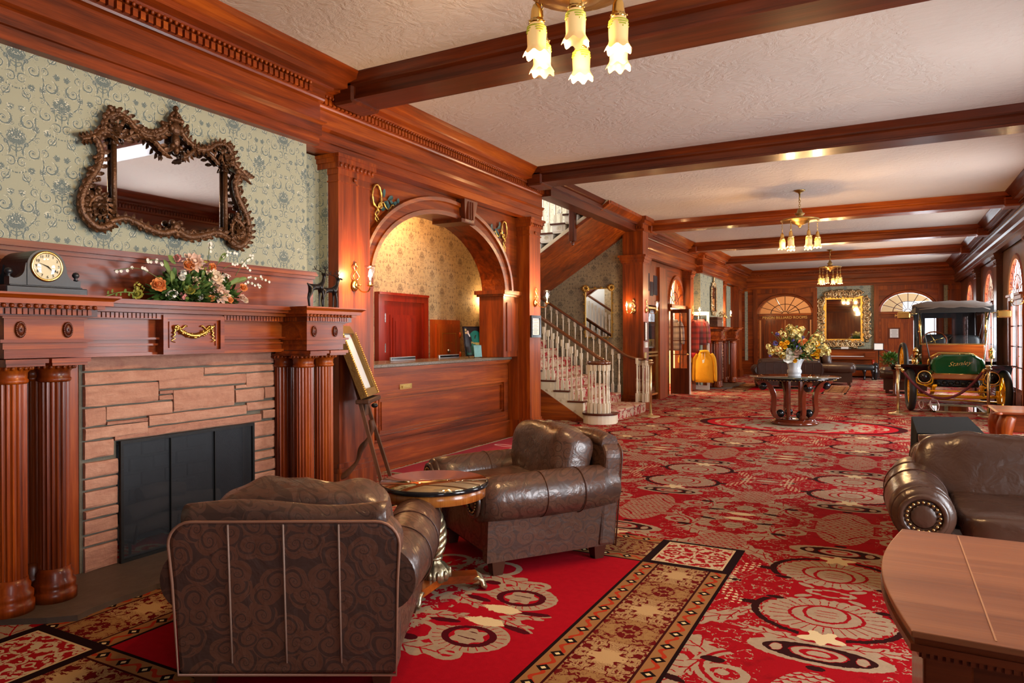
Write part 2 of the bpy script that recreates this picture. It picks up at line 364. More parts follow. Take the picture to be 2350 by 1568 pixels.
# ------------------------------------------------------------------ patterned materials
def ring(g, p, q, cx, cy, rx, ry, t):      # elliptical line of thickness t
    d = ((p - cx) / rx).sq() + ((q - cy) / ry).sq()
    return (d.sqrt() - 1.0).ab().lt(t)
def ell(p, q, cx, cy, rx, ry, rot=0.0):    # normalised elliptical radius
    a, b = p - cx, q - cy
    if rot:
        c, s_ = math.cos(rot), math.sin(rot); a, b = a * c + b * s_, b * c - a * s_
    return (((a / rx).sq()) + ((b / ry).sq())).sqrt(), a, b
def wallpaper(name, axis, base, dark, light, rough=0.7):
    g = G(name); x, y, z = g.coord(); s_ = x + y
    P_, Q_ = 0.244, 0.471
    p = (s_ - (2.116 - 4.25)).pp(P_); h = p.gt(P_ / 2)
    p = p - h * (p * 2.0 - P_)
    q = (((z - 2.507) + h * (Q_ / 2)) / Q_ + 0.5).fr() * Q_ - Q_ / 2
    nz = g.noise(g.vec(p, q, h * 3.1), 42, 3, 0.6); nf = g.noise(g.vec(p, q, h * 3.1), 120, 2, 0.6)
    pw, qw = p + (nz - 0.5) * 0.012, q + (nf - 0.5) * 0.008
    vd = (pw - 0.070 - (qw * 13.3).sin() * 0.040 - (qw * 40.0).sin() * 0.010).ab()
    vine = vd - (nz - 0.36) * 0.014
    m_ = vine.lt(0.0012) * (qw * 19.0 + 1.0).sin().gt(-0.55)
    m_ = m_.mx(vd.lt(0.013) * nf.gt(0.60) * nz.gt(0.45))
    hl = (vine - 0.005).ab().lt(0.0012) * nz.gt(0.5)
    def curl(cx, cy, R0, sgn, ph, k=0.75, t=0.15):
        nonlocal m_, hl
        rr, a, b = ell(pw, qw, cx, cy, R0, R0)
        th = b.op('ARCTAN2', a) * (sgn / TAU)
        f = ((rr.mx(0.03)).op('LOGARITHM', 2.71828) * k + th + ph).fr()
        arm = (f - 0.5).ab() - (nz - 0.5) * 0.18
        m_ = m_.mx(arm.lt(t * 0.72) * rr.lt(1.0) * rr.gt(0.10)); m_ = m_.mx(rr.lt(0.13))
        m_ = m_.mx(rr.rng(0.95, 1.25) * nf.gt(0.62) * nz.gt(0.48))
        hl = hl.mx((arm - t * 1.05).ab().lt(0.035) * rr.lt(0.95) * nz.gt(0.5))
    curl(0.066, 0.105, 0.046, 1, 0.1); curl(0.086, -0.062, 0.040, -1, 0.55); curl(0.030, -0.128, 0.034, 1, 0.3); curl(0.098, 0.192, 0.028, -1, 0.2); curl(0.020, 0.088, 0.022, -1, 0.7); curl(0.110, 0.012, 0.022, 1, 0.4); curl(0.060, -0.205, 0.030, 1, 0.0)
    # bouquet and flower sprays
    bq, a, b = ell(pw, qw, 0.0, 0.012, 0.056, 0.052); blob = (nf * 0.6 + nz * 0.4)
    m_ = m_.mx((bq + (nf - 0.5) * 1.2).lt(0.92) * blob.gt(0.455)); hl = hl.mx(bq.lt(0.95) * blob.lt(0.43))
    st, a, b = ell(pw, qw, 0.0, -0.062, 0.004, 0.040); m_ = m_.mx(st.lt(1.0)); st, a, b = ell(pw, qw, 0.014, -0.052, 0.016, 0.010, .6); m_ = m_.mx((st - 1.0).ab().lt(.25))
    for (cx, cy, r_) in ((0.105, 0.075, 0.024), (0.030, 0.175, 0.022), (0.080, -0.165, 0.024), (0.050, -0.02, 0.018)):
        rr, a, b = ell(pw, qw, cx, cy, r_, r_); m_ = m_.mx((rr + (nf - 0.5) * 1.6).lt(0.85) * blob.gt(0.46)); hl = hl.mx(rr.lt(0.9) * blob.lt(0.44))
    # dotted garlands
    gd = (qw + 0.185 - (pw * 26).sin() * 0.0 - pw.sq() * 5.0).ab(); m_ = m_.mx(gd.lt(0.0035) * (pw * 420).sin().gt(-0.2) * pw.lt(0.07))
    fl = hl
    weave = g.noise(g.vec(x, y, z), 160, 2)
    c = g.mix(fl * 0.8, base, light); c = g.mix(m_ * (nf * 0.7 + 0.42), c, dark)
    return g.bsdf(c, rough, 0, g.bump(weave, 0.08, 0.003))
WPG = S(154, 155, 131); WPD = S(66, 88, 94); WPL = S(206, 204, 182)
paper_green_y = wallpaper('green_scroll_wallpaper_side', 'y', WPG, WPD, WPL)
paper_green_x = wallpaper('green_scroll_wallpaper_end', 'x', WPG, WPD, WPL)
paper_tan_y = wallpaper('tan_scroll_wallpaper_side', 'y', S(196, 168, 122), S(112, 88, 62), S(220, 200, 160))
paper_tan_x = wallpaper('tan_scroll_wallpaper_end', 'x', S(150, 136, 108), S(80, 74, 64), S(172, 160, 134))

def carpet():
    g = G('red_damask_carpet'); x, y, z = g.coord()
    fine = g.noise(g.vec(x, y, 0.0), 26, 3, 0.6)
    RED, RED2, BEI, MAR, CRM = S(146, 12, 22), S(104, 10, 16), S(166, 142, 116), S(44, 14, 14), S(206, 182, 140)
    A, B_ = -0.26, 0.73; Q0, Q_ = 4.12, 1.45
    p = (x - A).pp(B_); q = (y - Q0).pp(Q_)
    n1 = g.noise(g.vec(p, q, 1.0), 30, 3, 0.65)
    n2 = g.noise(g.vec(p, q, 7.0), 11, 3, 0.6)
    p = p + (n1 - 0.5) * 0.022; q = q + (n1 - 0.5) * 0.026
    b = None; d = None; c = None; r = None     # beige, maroon, cream, red line masks
    def addb(m): nonlocal b; b = m if b is None else b.mx(m)
    def addd(m): nonlocal d; d = m if d is None else d.mx(m)
    def addc(m): nonlocal c; c = m if c is None else c.mx(m)
    def addr(m): nonlocal r; r = m if r is None else r.mx(m)
    def shell(cx, cy, rx, ry, yo, petals, inner=True):
        rr, a, e = ell(p, q, cx, cy, rx, ry)
        th = e.op('ARCTAN2', a)
        scal = (th * petals).sin().ab() * 0.08
        addb((rr + scal * -1.0).lt(1.0))
        addr((th * petals).sin().ab().lt(0.22) * rr.rng(0.62, 0.95))
        addr(rr.rng(0.56, 0.62))
        ri, a2, e2 = ell(p, q, cx, cy + yo, rx * 0.36, ry * 0.5)
        addr(ri.rng(0.9, 1.08)); addr(((e2 * 90).sin().ab().lt(0.25)) * ri.lt(0.55))
    def leaf(cx, cy, rx, ry, rot, n=11, amp=0.16, mask=None):
        rr, a, e = ell(p, q, cx, cy, rx, ry, rot)
        th = (e / ry).op('ARCTAN2', a / rx)
        m = (rr - (th * n).sin() * amp - e * (1.2)).lt(0.92)
        addb(m); addr((e - a * a * 0.8 - 0.004).ab().lt(0.004) * rr.lt(0.75)); addr(((a * 70 - e.ab() * 60).sin()).gt(0.93) * rr.lt(0.8))
    def band(cx, cy, rx, ry, w_, mask=None, f=None):
        rr, a, e = ell(p, q, cx, cy, rx, ry); m = (rr - 1.0).ab().lt(w_)
        if mask is not None: m = m * mask(a, e)
        (f or addb)(m)
    # column A: shell medallions back to back at the crossing
    xr, a, e = ell(p, q, 0.0, 0.0, 0.11, 0.05); addb((xr - 1.0).ab().lt(0.16) * (p - q * 1.4).ab().gt(0.02)); addb(ell(p, q, 0.07, 0.03, 0.028, 0.016)[0].lt(1.0))
    rr, a, e = ell(p, q, 0.0, 0.34, 0.335, 0.275); addd((rr - 1.0).ab().lt(0.055) * q.gt(0.2) * p.gt(0.10))
    shell(0.0, 0.34, 0.285, 0.225, -0.03, 14.0)
    leaf(0.345, 0.40, 0.115, 0.05, 1.0, 5, 0.2)
    addd(ell(p, q, 0.26, 0.175, 0.045, 0.022)[0].lt(1.0)); addb(ell(p, q, 0.13, 0.085, 0.05, 0.02, 0.6)[0].lt(1.0))
    # calyx
    leaf(0.21, 0.665, 0.17, 0.05, -0.15, 9, 0.22)
    rr, a, e = ell(p, q, 0.0, 0.62, 0.10, 0.075); th = e.op('ARCTAN2', a); addc((rr - (th * 5.0).sin() * 0.25).lt(0.85)); 
    # eye band
    rr, a, e = ell(p, q, 0.0, 0.80, 0.30, 0.115); addb(rr.rng(0.78, 1.0)); ey = ell(p, q, 0.0, 0.80, 0.125, 0.066)[0]; e2_ = ell(p, q, 0.175, 0.80, 0.028, 0.04)[0]; addd(rr.lt(0.78) * ey.gt(1.0) * e2_.gt(1.0)); addb(ey.lt(0.92)); addb(e2_.lt(0.9)); addr((ey - 0.5).ab().lt(0.13))
    addd(ell(p, q, 0.0, 0.95, 0.04, 0.022)[0].lt(1.0))
    # scrolls either side
    band(0.235, 1.10, 0.20, 0.19, 0.17, lambda a, e: (e + a * 0.6).gt(-0.08))
    rr, a, e = ell(p, q, 0.235, 1.10, 0.20, 0.19); addr((rr - 1.0).ab().lt(0.05) * (e + a * 0.6).gt(-0.08))
    band(0.33, 1.17, 0.085, 0.07, 0.24); addb(ell(p, q, 0.34, 1.16, 0.03, 0.026)[0].lt(1.0)); addd(ell(p, q, 0.40, 1.06, 0.05, 0.03)[0].lt(1.0)); addb(ell(p, q, 0.40, 1.06, 0.02, 0.012)[0].lt(1.0))
    # big acanthus leaves
    leaf(0.52, 0.60, 0.185, 0.072, 0.75, 12, 0.17); leaf(0.53, 0.92, 0.17, 0.085, -0.62, 12, 0.18); leaf(0.42, 0.52, 0.10, 0.04, 1.3, 7, 0.2)
    # fish-scale ground in both columns
    def scales(mask):
        u = p / 0.046; v_ = q / 0.034; row = v_.fl(); uu = (u + (row * 0.5).fr()).fr() - 0.5; vv = v_.fr()
        l = ((uu.sq() * 1.3 + vv.sq()).sqrt() - 0.62).ab().lt(0.15)
        addb(mask * l.inv() * 1.0); addr(mask * l)
    scales((ell(p, q, 0.0, 1.45, 0.19 , 0.46)[0]).lt(1.0).mx(ell(p, q, 0.73, 0.72, 0.17, 0.235)[0].lt(1.0)))
    # column B: oval, sprays, facing half rings
    rr, a, e = ell(p, q, 0.73, 0.0, 0.225, 0.10); addb((rr - 1.0).ab().lt(0.10)); 
    r2, a, e = ell(p, q, 0.73, 0.0, 0.11, 0.055); addb((r2 - (n1 - 0.5) * 1.4).lt(0.9)); addd(ell(p, q, 0.50, 0.0, 0.035, 0.022)[0].lt(1.0)); addd(ell(p, q, 0.73, 0.155, 0.035, 0.018)[0].lt(1.0))
    rr, a, e = ell(p, q, 0.73, 1.19, 0.26, 0.205); th = e.op('ARCTAN2', a)
    addb(rr.rng(0.66, 1.0) * (e + 0.12).gt(0) ); addr((th * 13.0).sin().ab().lt(0.25) * rr.rng(0.66, 0.9))
    r2, a, e = ell(p, q, 0.73, 1.17, 0.085, 0.085); addb((r2 - (th * 6.0).sin() * 0.14).lt(0.95)); addd((e * 110).sin().gt(0.93) * r2.lt(0.6))
    rr, a, e = ell(p, q, 0.73, 1.375, 0.12, 0.05); addc((rr - (n1 - 0.5) * 0.9).lt(0.85))
    leaf(0.51, 1.375, 0.12, 0.05, -0.1, 7, 0.25); addd(ell(p, q, 0.52, 1.30, 0.07, 0.022, -0.3)[0].lt(1.0))
    # cream blossom sprays on the open red
    sp = ((p - 0.50 - (q * 16).sin() * 0.06).ab().lt(0.055)) * q.lt(0.36)
    pu, pv = (p / 0.036).fr() - 0.5, (q / 0.042).fr() - 0.5
    addc(sp * ((pu.sq() + pv.sq()).lt(0.085)) * n2.gt(0.42)); addd(ell(p, q, 0.37, 0.30, 0.05, 0.028)[0].lt(1.0)); addb(ell(p, q, 0.37, 0.30, 0.018, 0.011)[0].lt(1.0))
    # small leafy filler in the remaining gaps
    fil = (n2 - 0.47).ab().lt(0.016) * n1.gt(0.47); addb(fil * p.gt(0.2)); leaf(0.60, 0.33, 0.11, 0.045, 1.2, 8, 0.2); leaf(0.28, 1.33, 0.10, 0.04, -1.1, 7, 0.2); leaf(0.47, 1.16, 0.11, 0.045, 1.35, 9, 0.2)
    fieldc = g.mix((n2 - 0.55) * 3.0, RED, RED2)
    fc = g.mix(b.mn(r.inv()), fieldc, g.mix(fine, S(136, 114, 92), S(172, 148, 122))); fc = g.mix(d, fc, MAR); fc = g.mix(c, fc, CRM)
    # --- framed seating rugs woven into the carpet: near fireplace, and mirrored by the far one
    far = y.gt(12.0); yy = y - far * 16.6
    px, py = x, yy
    inX = px.rng(-3.63, -0.80); inY = py.rng(1.39, 4.70); outer = inX * inY
    ia = px.rng(-3.09, -1.34); ib = py.rng(1.92, 4.18); inner = ia * ib
    bandx = (ia.inv()) * outer; bandy = (ib.inv()) * outer
    a_x = ((px + 2.215).ab() - 0.875); a_y = ((py - 3.05).ab() - 1.13)      # 0 at the inner edge .. 0.54 at the outer
    corner = bandx * bandy
    def strip(al, bl, sd):
        ac = (al - 0.27).ab()       # distance from strip centre
        bb = bl.pp(0.29)
        m1 = g.noise(g.vec(ac * 1.0, bb, sd), 25, 3, 0.6, 0.9)
        fl_ = m1.gt(0.475)
        l2 = (m1 - 0.56).ab().lt(0.008)
        cc = g.mix(fl_, S(92, 14, 16), g.mix(bb.lt(0.15), S(146, 108, 66), S(162, 128, 86))); cc = g.mix(l2, cc, S(92, 14, 16))
        medal, a, e = ell(ac, bb, 0.0, 0.0, 0.075, 0.06); cc = g.mix((medal - (m1 - 0.5) * 2.4).lt(1.0), cc, S(176, 142, 98))
        side = ac.gt(0.155)
        sl = (bl / 0.145).fr() - 0.5; st = (sl.ab() * 0.145 + (ac - 0.205).ab() * 0.9); 
        sc_ = g.mix((((bl * 60).sin() * 0.016 + ac - 0.205).ab()).lt(0.011), S(142, 98, 58), S(160, 48, 26))
        sc_ = g.mix(st.lt(0.032), sc_, S(26, 14, 12)); sc_ = g.mix(st.lt(0.013), sc_, S(214, 190, 140))
        cc = g.mix(side, cc, sc_); cc = g.mix((ac - 0.155).ab().lt(0.006), cc, S(54, 12, 12)); cc = g.mix(ac.gt(0.252), cc, S(26, 10, 10)); return cc
    cx_ = strip(a_x, py + 0.03, 2.0); cy_ = strip(a_y, px + 0.07, 5.0)
    ca, cb = (a_x - 0.27).ab(), (a_y - 0.27).ab(); cm = ca.mx(cb)
    cn = g.noise(g.vec(ca, cb, 9.0), 20, 3, 0.6, 0.9)
    cc = g.mix(cn.gt(0.5), S(150, 20, 26), S(190, 168, 136)); cc = g.mix(cm.gt(0.205), cc, S(200, 170, 130)); cc = g.mix(cm.gt(0.217), cc, S(30, 12, 14))
    # inner field: plain red with one large central motif
    p = (px + 2.215).ab(); q = (py - 3.035).ab()
    n1 = g.noise(g.vec(p, q, 21.0), 26, 3, 0.65); p = p + (n1 - 0.5) * 0.02; q = q + (n1 - 0.5) * 0.02
    b = d = c = r = None
    rr, a, e = ell(p, q, 0.50, 0.265, 0.20, 0.165); th = e.op('ARCTAN2', a); addb(rr.rng(0.68, 1.0) * (a * 0.5 + e).gt(-0.13)); addr((th * 12.0).sin().ab().lt(0.22) * rr.rng(0.68, 0.92)); addd(rr.rng(0.5, 0.68))
    r2, a, e = ell(p, q, 0.50, 0.27, 0.085, 0.085); addb((r2 - (th * 6.0).sin() * 0.14).lt(0.95)); addd((e * 100).sin().gt(0.92) * r2.lt(0.6))
    rr, a, e = ell(p, q, 0.485, 0.085, 0.12, 0.055); addc((rr - (n1 - 0.5) * 1.0).lt(0.85))
    leaf(0.63, 0.05, 0.12, 0.045, 0.35, 6, 0.25); addd(ell(p, q, 0.66, 0.10, 0.085, 0.022, 0.2)[0].lt(1.0)); leaf(0.28, 0.10, 0.12, 0.045, -0.3, 6, 0.25); addd(ell(p, q, 0.30, 0.16, 0.08, 0.022, -0.2)[0].lt(1.0))
    leaf(0.34, 0.47, 0.20, 0.07, -0.12, 10, 0.17); band(0.50, 0.46, 0.06, 0.05, 0.3); band(0.22, 0.33, 0.12, 0.10, 0.16); band(0.17, 0.62, 0.12, 0.11, 0.16); addd(ell(p, q, 0.25, 0.40, 0.05, 0.03)[0].lt(1.0)); 
    cn2 = g.noise(g.vec(p, q, 33.0), 14, 3, 0.6, 0.5); addb(cn2.gt(0.5) * ell(p, q, 0.0, 0.0, 0.24, 0.82)[0].lt(1.0))
    ic = g.mix(fine, S(168, 14, 30), S(140, 8, 22)); ic = g.mix(b.mn(r.inv()), ic, g.mix(fine, S(136, 114, 92), S(172, 148, 122))); ic = g.mix(d, ic, S(70, 10, 18)); ic = g.mix(c, ic, CRM)
    fr_c = g.mix(bandy, cx_, cy_); fr_c = g.mix(corner, fr_c, cc); fr_c = g.mix(inner, fr_c, ic)
    cc = g.mix(outer, fc, fr_c)
    # oval medallion under the centre table
    rr, a, e = ell(x, y, -1.19, 11.62, 1.49, 0.93)
    on = g.noise(g.vec(a.ab(), e.ab(), 40.0), 7, 3, 0.6, 0.4); oc = g.mix((on - 0.5 + (0.72 - rr) * 0.25).gt(0.0) * rr.lt(0.84), S(172, 22, 34), S(176, 152, 126)); oc = g.mix(rr.gt(0.92), oc, S(60, 14, 18)); cc = g.mix(rr.lt(1.0), cc, oc)
    pile = g.noise(g.vec(x, y, z), 420, 2, 0.7)
    cc = g.mul(cc, g.mix(pile, (0.78, 0.78, 0.78, 1), (1.15, 1.15, 1.15, 1)))
    return g.bsdf(cc, 1.0, 0, g.bump(pile, 0.35, 0.006), Specular_IOR_Level=0.05)
carpet_m = carpet()
g = G('stair_runner_carpet'); x, y, z = g.coord(); q_ = g.noise(g.vec(x * 1.0, (y - 11.5).ab(), z * 1.0), 9, 3, 0.6, 0.8)
runner_m = g.bsdf(g.mix((q_ - 0.5).ab().lt(0.035).mx(q_.gt(0.54)), S(150, 24, 34), S(186, 160, 138)), 0.95)
mat_red = simple('crimson_mat', S(148, 8, 38), 0.95, bump=(400, 0.3), var=0.12)

def leather(name, base, dark, lines=True, rough=0.3, lf=0.6):
    g = G(name); x, y, z = g.coord(); v = g.vec(x, y, z)
    wp = g.noise(v, 7.0, 2, 0.5); wx, wz = (x + y * 0.9) + (wp - 0.5) * 0.06, z + (wp - 0.5) * 0.05
    vn = g.n('ShaderNodeTexVoronoi'); vn.voronoi_dimensions = '2D'; g.lk(g.vec(wx, wz, 0.0), vn.inputs['Vector']); vn.inputs['Scale'].default_value = 11.0; vn.inputs['Randomness'].default_value = 0.75
    sp = g.n('ShaderNodeSeparateXYZ'); g.t.links.new(vn.outputs['Position'], sp.inputs[0]); cs = g.n('ShaderNodeSeparateXYZ'); g.t.links.new(vn.outputs['Color'], cs.inputs[0])
    lx, lz = wx - V(g, sp.outputs[0]), wz - V(g, sp.outputs[1]); sgn = V(g, cs.outputs[0]).gt(0.5) * 2.0 - 1.0
    rr = ((lx.sq() + lz.sq()).sqrt()).mx(0.004); th = lz.op('ARCTAN2', lx * sgn) * (1 / TAU)
    f_ = (rr.op('LOGARITHM', 2.71828) * 0.85 + th + V(g, cs.outputs[1])).fr(); f2 = (rr.op('LOGARITHM', 2.71828) * 2.4 - th * 2.0 + V(g, cs.outputs[1])).fr()
    l = (f_ - 0.5).ab().lt(0.13).mx((f2 - 0.5).ab().lt(0.07) * f_.gt(0.7)).mx(V(g, vn.outputs['Distance']).gt(0.62))
    fold = g.noise(v, 11, 3, 0.55, 0.4); wear = g.noise(v, 2.2, 3)
    c = g.mix(wear, dark, base)
    if lines: c = g.mix(l * lf, c, tuple(q * 0.4 for q in dark[:3]) + (1,))
    hgt = fold * 0.8 - (l * 0.12 if lines else 0.0)
    return g.bsdf(c, (l * 0.12 if lines else 0.0) + wear * 0.2 + (rough - 0.1), 0, g.bump(hgt, 0.45, 0.02), Specular_IOR_Level=0.6)
leather_b = leather('embossed_brown_leather', S(98, 68, 54), S(64, 42, 33))
leather_d = leather('smooth_brown_leather', S(82, 56, 43), S(48, 31, 24), False, 0.27)
leather_back = leather('dull_embossed_back_leather', S(108, 64, 42), S(74, 43, 30), True, 0.55, 0.72)
leather_far = simple('dark_brown_leather', S(58, 38, 30), 0.35, bump=(12, 0.4))
nail = simple('brass_nail_head', (0.55, 0.38, 0.16, 1), 0.3, 1.0)
foot_m = simple('dark_stained_foot', S(66, 32, 18), 0.4)
# ------------------------------------------------------------------ room shell
mb = MB(); mb.box(-7.6, WX + 0.3, -4.7, 27.2, -0.2, 0.0); struct('floor', mb, carpet_m, 'red and beige damask carpet woven with framed rugs and an oval')
mb = MB(); mb.box(-4.42, WX + 0.2, -4.7, 27.2, CZ, CZ + 0.15); mb.box(-7.6, -4.42, -4.7, 9.0, CZ, CZ + 0.15); mb.box(-7.6, -4.42, 13.1, 27.2, CZ, CZ + 0.15)
struct('ceiling', mb, ceil_m, 'pinkish grey trowelled plaster ceiling')

# entablature profile (d, z); s is along the wall
def entab_profile(d0, zb=3.03):
    k = (CZ - zb) / 0.62
    P = [(0, 0), (0.12, 0), (0.12, .075), (0.135, .08), (0.135, .16), (0.165, .185), (0.165, .195), (0.125, .20), (0.125, .345), (0.15, .36), (0.155, .375), (0.155, .44), (0.205, .455), (0.205, .475), (0.285, .485), (0.285, .53), (0.30, .54), (0.36, .59), (0.39, .61), (0.39, .62), (0, .62)]
    return [(d0 + a, zb + b * k) for a, b in P]
def dentil_rows(T, s0, s1, d0, zb, name_parent, mat, single=False, pitch=0.052):
    k = (CZ - zb) / 0.62; n = int((s1 - s0) / pitch)
    zz = (zb + .385 * k, zb + .432 * k)
    if single:
        me = None
        for i in range(n):
            sx = s0 + (i + 0.5) * pitch
            if me is None:
                b = MB(); b.box(-0.016, 0.016, -0.016, 0.016, 0, zz[1] - zz[0]); o = b.build('dentil', mat, name_parent); me = o.data
            else: o = bpy.data.objects.new('dentil', me); col.objects.link(o); o.parent = name_parent
            c = T(sx, d0 + 0.185 - 0.016, zz[0]); o.location = (c[0], c[1], c[2])
    else:
        b = MB(T)
        for i in range(n): sx = s0 + (i + 0.5) * pitch; b.box(sx - 0.016, sx + 0.016, d0 + 0.14, d0 + 0.185, zz[0], zz[1])
        b.build('dentil_row', mat, name_parent, kind='stuff')
    b = MB(T)
    for i in range(int((s1 - s0) / 0.042)):
        sx = s0 + (i + 0.5) * 0.042; b.sph((sx, d0 + 0.20, zb + .447 * k), (0.013, 0.014, 0.016), 6, 4)
    b.build('bead_row', mat, name_parent, kind='stuff')
TN = [0]
def trim(mb, mat, label=None, bevel=0): TN[0] += 1; return struct('trim_%d' % TN[0], mb, mat, label, bevel)
def entab(T, s0, s1, d0=0.0, zb=3.03, mat=None, single=False, label=None, ends=True, dent=True, d_in=-0.05):
    m_ = MB(T); prof = entab_profile(d0, zb)
    if ends and d0 > 0.05:       # breaks forward: mitre the returns
        vs = []
        n = len(prof)
        for (sgn, s_) in ((1, s1), (-1, s0)):
            pass
        poly0 = [(s1 + sgnd, z) for sgnd, z in [(d - d0, z) for d, z in prof]]
        a = [(s0 - (d - d0), d, z) for d, z in prof]; b = [(s1 + (d - d0), d, z) for d, z in prof]
        m_.add(a + b, [(i, (i + 1) % n, n + (i + 1) % n, n + i) for i in range(n)])
        for e, sg in ((a, -1), (b, 1)):   # side returns back to the wall
            back = [(p_[0], d_in, p_[2]) for p_ in e]
            m_.add(e + back, [(i, (i + 1) % n, n + (i + 1) % n, n + i) for i in range(n)])
    else:
        n = len(prof); a = [(s0, d, z) for d, z in prof]; b = [(s1, d, z) for d, z in prof]
        m_.add(a + b, [(i, (i + 1) % n, n + (i + 1) % n, n + i) for i in range(n)] + [list(range(n))[::-1], list(range(n, 2 * n))])
    o = trim(m_, mat, label)
    if dent: dentil_rows(T, s0, s1, d0, zb, o, mat, single)
    return o
def pilaster(T, s0, s1, d1, z1, mat, zplinth=0.24, d_in=-0.05, label=None, cap=True):
    m_ = MB(T)
    m_.box(s0, s1, d_in, d1, zplinth, z1)
    m_.box(s0 - 0.04, s1 + 0.04, d_in, d1 + 0.04, 0, zplinth - 0.06); m_.box(s0 - 0.028, s1 + 0.028, d_in, d1 + 0.028, zplinth - 0.06, zplinth - 0.02); m_.box(s0 - 0.012, s1 + 0.012, d_in, d1 + 0.012, zplinth - 0.02, zplinth + 0.02)
    if cap:
        for (a, b, e) in ((0.24, 0.225, 0.012), (0.17, 0.12, 0.01), (0.12, 0.07, 0.03), (0.07, 0.03, 0.045), (0.03, 0.0, 0.06)): m_.box(s0 - e, s1 + e, d_in, d1 + e, z1 - a, z1 - b)
        n = max(3, int((s1 - s0) / 0.05)); 
        for i in range(n + 1):
            sx = s0 + (s1 - s0) * i / n; m_.sph((sx, d1 + 0.035, z1 - 0.095), (0.016, 0.012, 0.024), 6, 4)
        m_.sph(((s0 + s1) / 2, d1 + 0.012, z1 - 0.19), (0.025, 0.012, 0.02), 8, 4)
    return trim(m_, mat, label)
def arch_wall(T, s0, s1, z0, z1, a0, a1, zs, rz, depth, mat, paneld=0.0, name='wall', label=None, arch=0.0, n=28, zsill=0.0, notch=0.0):
    """wall face with an arched opening a0..a1, springing zs, rise rz"""
    m_ = MB(T); cx, rx = (a0 + a1) / 2, (a1 - a0) / 2
    c = [(cx - rx * math.cos(PI * i / n), zs + rz * math.sin(PI * i / n)) for i in range(n + 1)]
    for i in range(n):
        (xa, za), (xb, zb_) = c[i], c[i + 1]
        m_.add([(xa, paneld, za), (xb, paneld, zb_), (xb, paneld, z1), (xa, paneld, z1)], [(0, 1, 2, 3)])
        m_.add([(xa, paneld, za), (xb, paneld, zb_), (xb, paneld - depth, zb_), (xa, paneld - depth, za)], [(0, 1, 2, 3)])
        m_.add([(xa, paneld - depth, za), (xb, paneld - depth, zb_), (xb, paneld - depth, z1), (xa, paneld - depth, z1)], [(0, 1, 2, 3)])
    m_.box(s0, a0, paneld - depth, paneld, z0, z1); m_.box(a1 + notch, s1, paneld - depth, paneld, z0, z1)
    if notch: m_.box(a1, a1 + notch, paneld - depth, paneld, 1.12, z1)
    if zsill > 0: m_.box(a0, a1, paneld - depth, paneld, z0, zsill)
    return m_, c
def archivolt(T, a0, a1, zs, rz, wdt, prof, mat, n=36, d0=0.0, legs=None):
    m_ = MB(T); cx, rx = (a0 + a1) / 2, (a1 - a0) / 2
    steps = prof   # (t from inner edge, d)
    pts = []
    angs = [PI * i / n for i in range(n + 1)]
    for t, d in steps: pts.append([(cx - (rx + t) * math.cos(a), d0 + d, zs + (rz + t) * math.sin(a)) for a in angs])
    for k in range(len(pts) - 1):
        for i in range(n): m_.add([pts[k][i], pts[k][i + 1], pts[k + 1][i + 1], pts[k + 1][i]], [(0, 1, 2, 3)])
    return m_

L = LW(); FWL = FW()
# ceiling beams
for i, yb in enumerate(BEAMS):
    m_ = MB(); prof = [(-0.165, 3.45), (0.165, 3.45), (0.165, 3.475), (0.15, 3.48), (0.15, 3.55), (0.19, 3.565), (0.19, 3.585), (0.24, 3.64), (0.24, CZ + .01), (-0.24, CZ + .01), (-0.24, 3.64), (-0.19, 3.585), (-0.19, 3.565), (-0.15, 3.55), (-0.15, 3.48), (-0.165, 3.475)]
    poly = [(yb + a, z) for a, z in prof]; m_.prism([(a, z) for a, z in poly], 'x', -4.2, 1.85); 
    m_.bev(-4.24, -4.02, yb - 0.19, yb + 0.19, 3.42, 3.6, 0.02); m_.bev(1.68, 1.95, yb - 0.19, yb + 0.19, 3.42, 3.6, 0.02)
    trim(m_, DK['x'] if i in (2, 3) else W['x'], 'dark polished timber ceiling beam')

# ---- left wall : near end up to the chimney breast (behind the camera too)
mb = MB(); mb.box(-4.75, -4.6, -4.7, 4.95, 0, CZ); struct('wall_left', mb, paper_green_y, 'green scroll wallpaper')
entab(L, -4.7, 0.5, 0.0, mat=W['y'], dent=False, label='mahogany entablature')
# chimney breast: papered face and the box entablature breaking forward over it
mb = MB(); mb.box(-4.62, -4.25, 1.2, 2.28, 0, CZ); mb.box(-4.62, -4.25, 3.95, 4.32, 0, CZ); mb.box(-4.62, -4.25, 2.28, 3.95, 1.29, CZ); mb.box(-4.62, -4.25, 2.28, 2.40, 0, 1.29); struct('wall_breast', mb, paper_green_y, 'chimney breast with green scroll wallpaper')
entab(L, 1.3, 4.28, 0.20, 3.01, mat=W['y'], single=True, label='mahogany entablature breaking forward over the fireplace')
entab(L, 4.28, 9.0, 0.06, 3.03, mat=W['y'], label='mahogany entablature over the reception arch', ends=False)
mb = MB(); mb.box(-4.62, -4.52, 4.3, 4.765, 0, 3.03); mb.box(-4.53, -4.42, 4.746, 4.765, 0, 3.03); struct('wall_recess', mb, paper_green_y, 'strip of green wallpaper between the chimney breast and the pilaster')
# pilaster 1 and 2
pilaster(L, 4.76, 5.19, 0.20, 3.03, W['z'], label='mahogany pilaster left of the reception arch', d_in=-0.2)
pilaster(L, 8.56, 8.90, 0.20, 3.03, W['z'], label='mahogany pilaster right of the reception arch', d_in=-0.2)
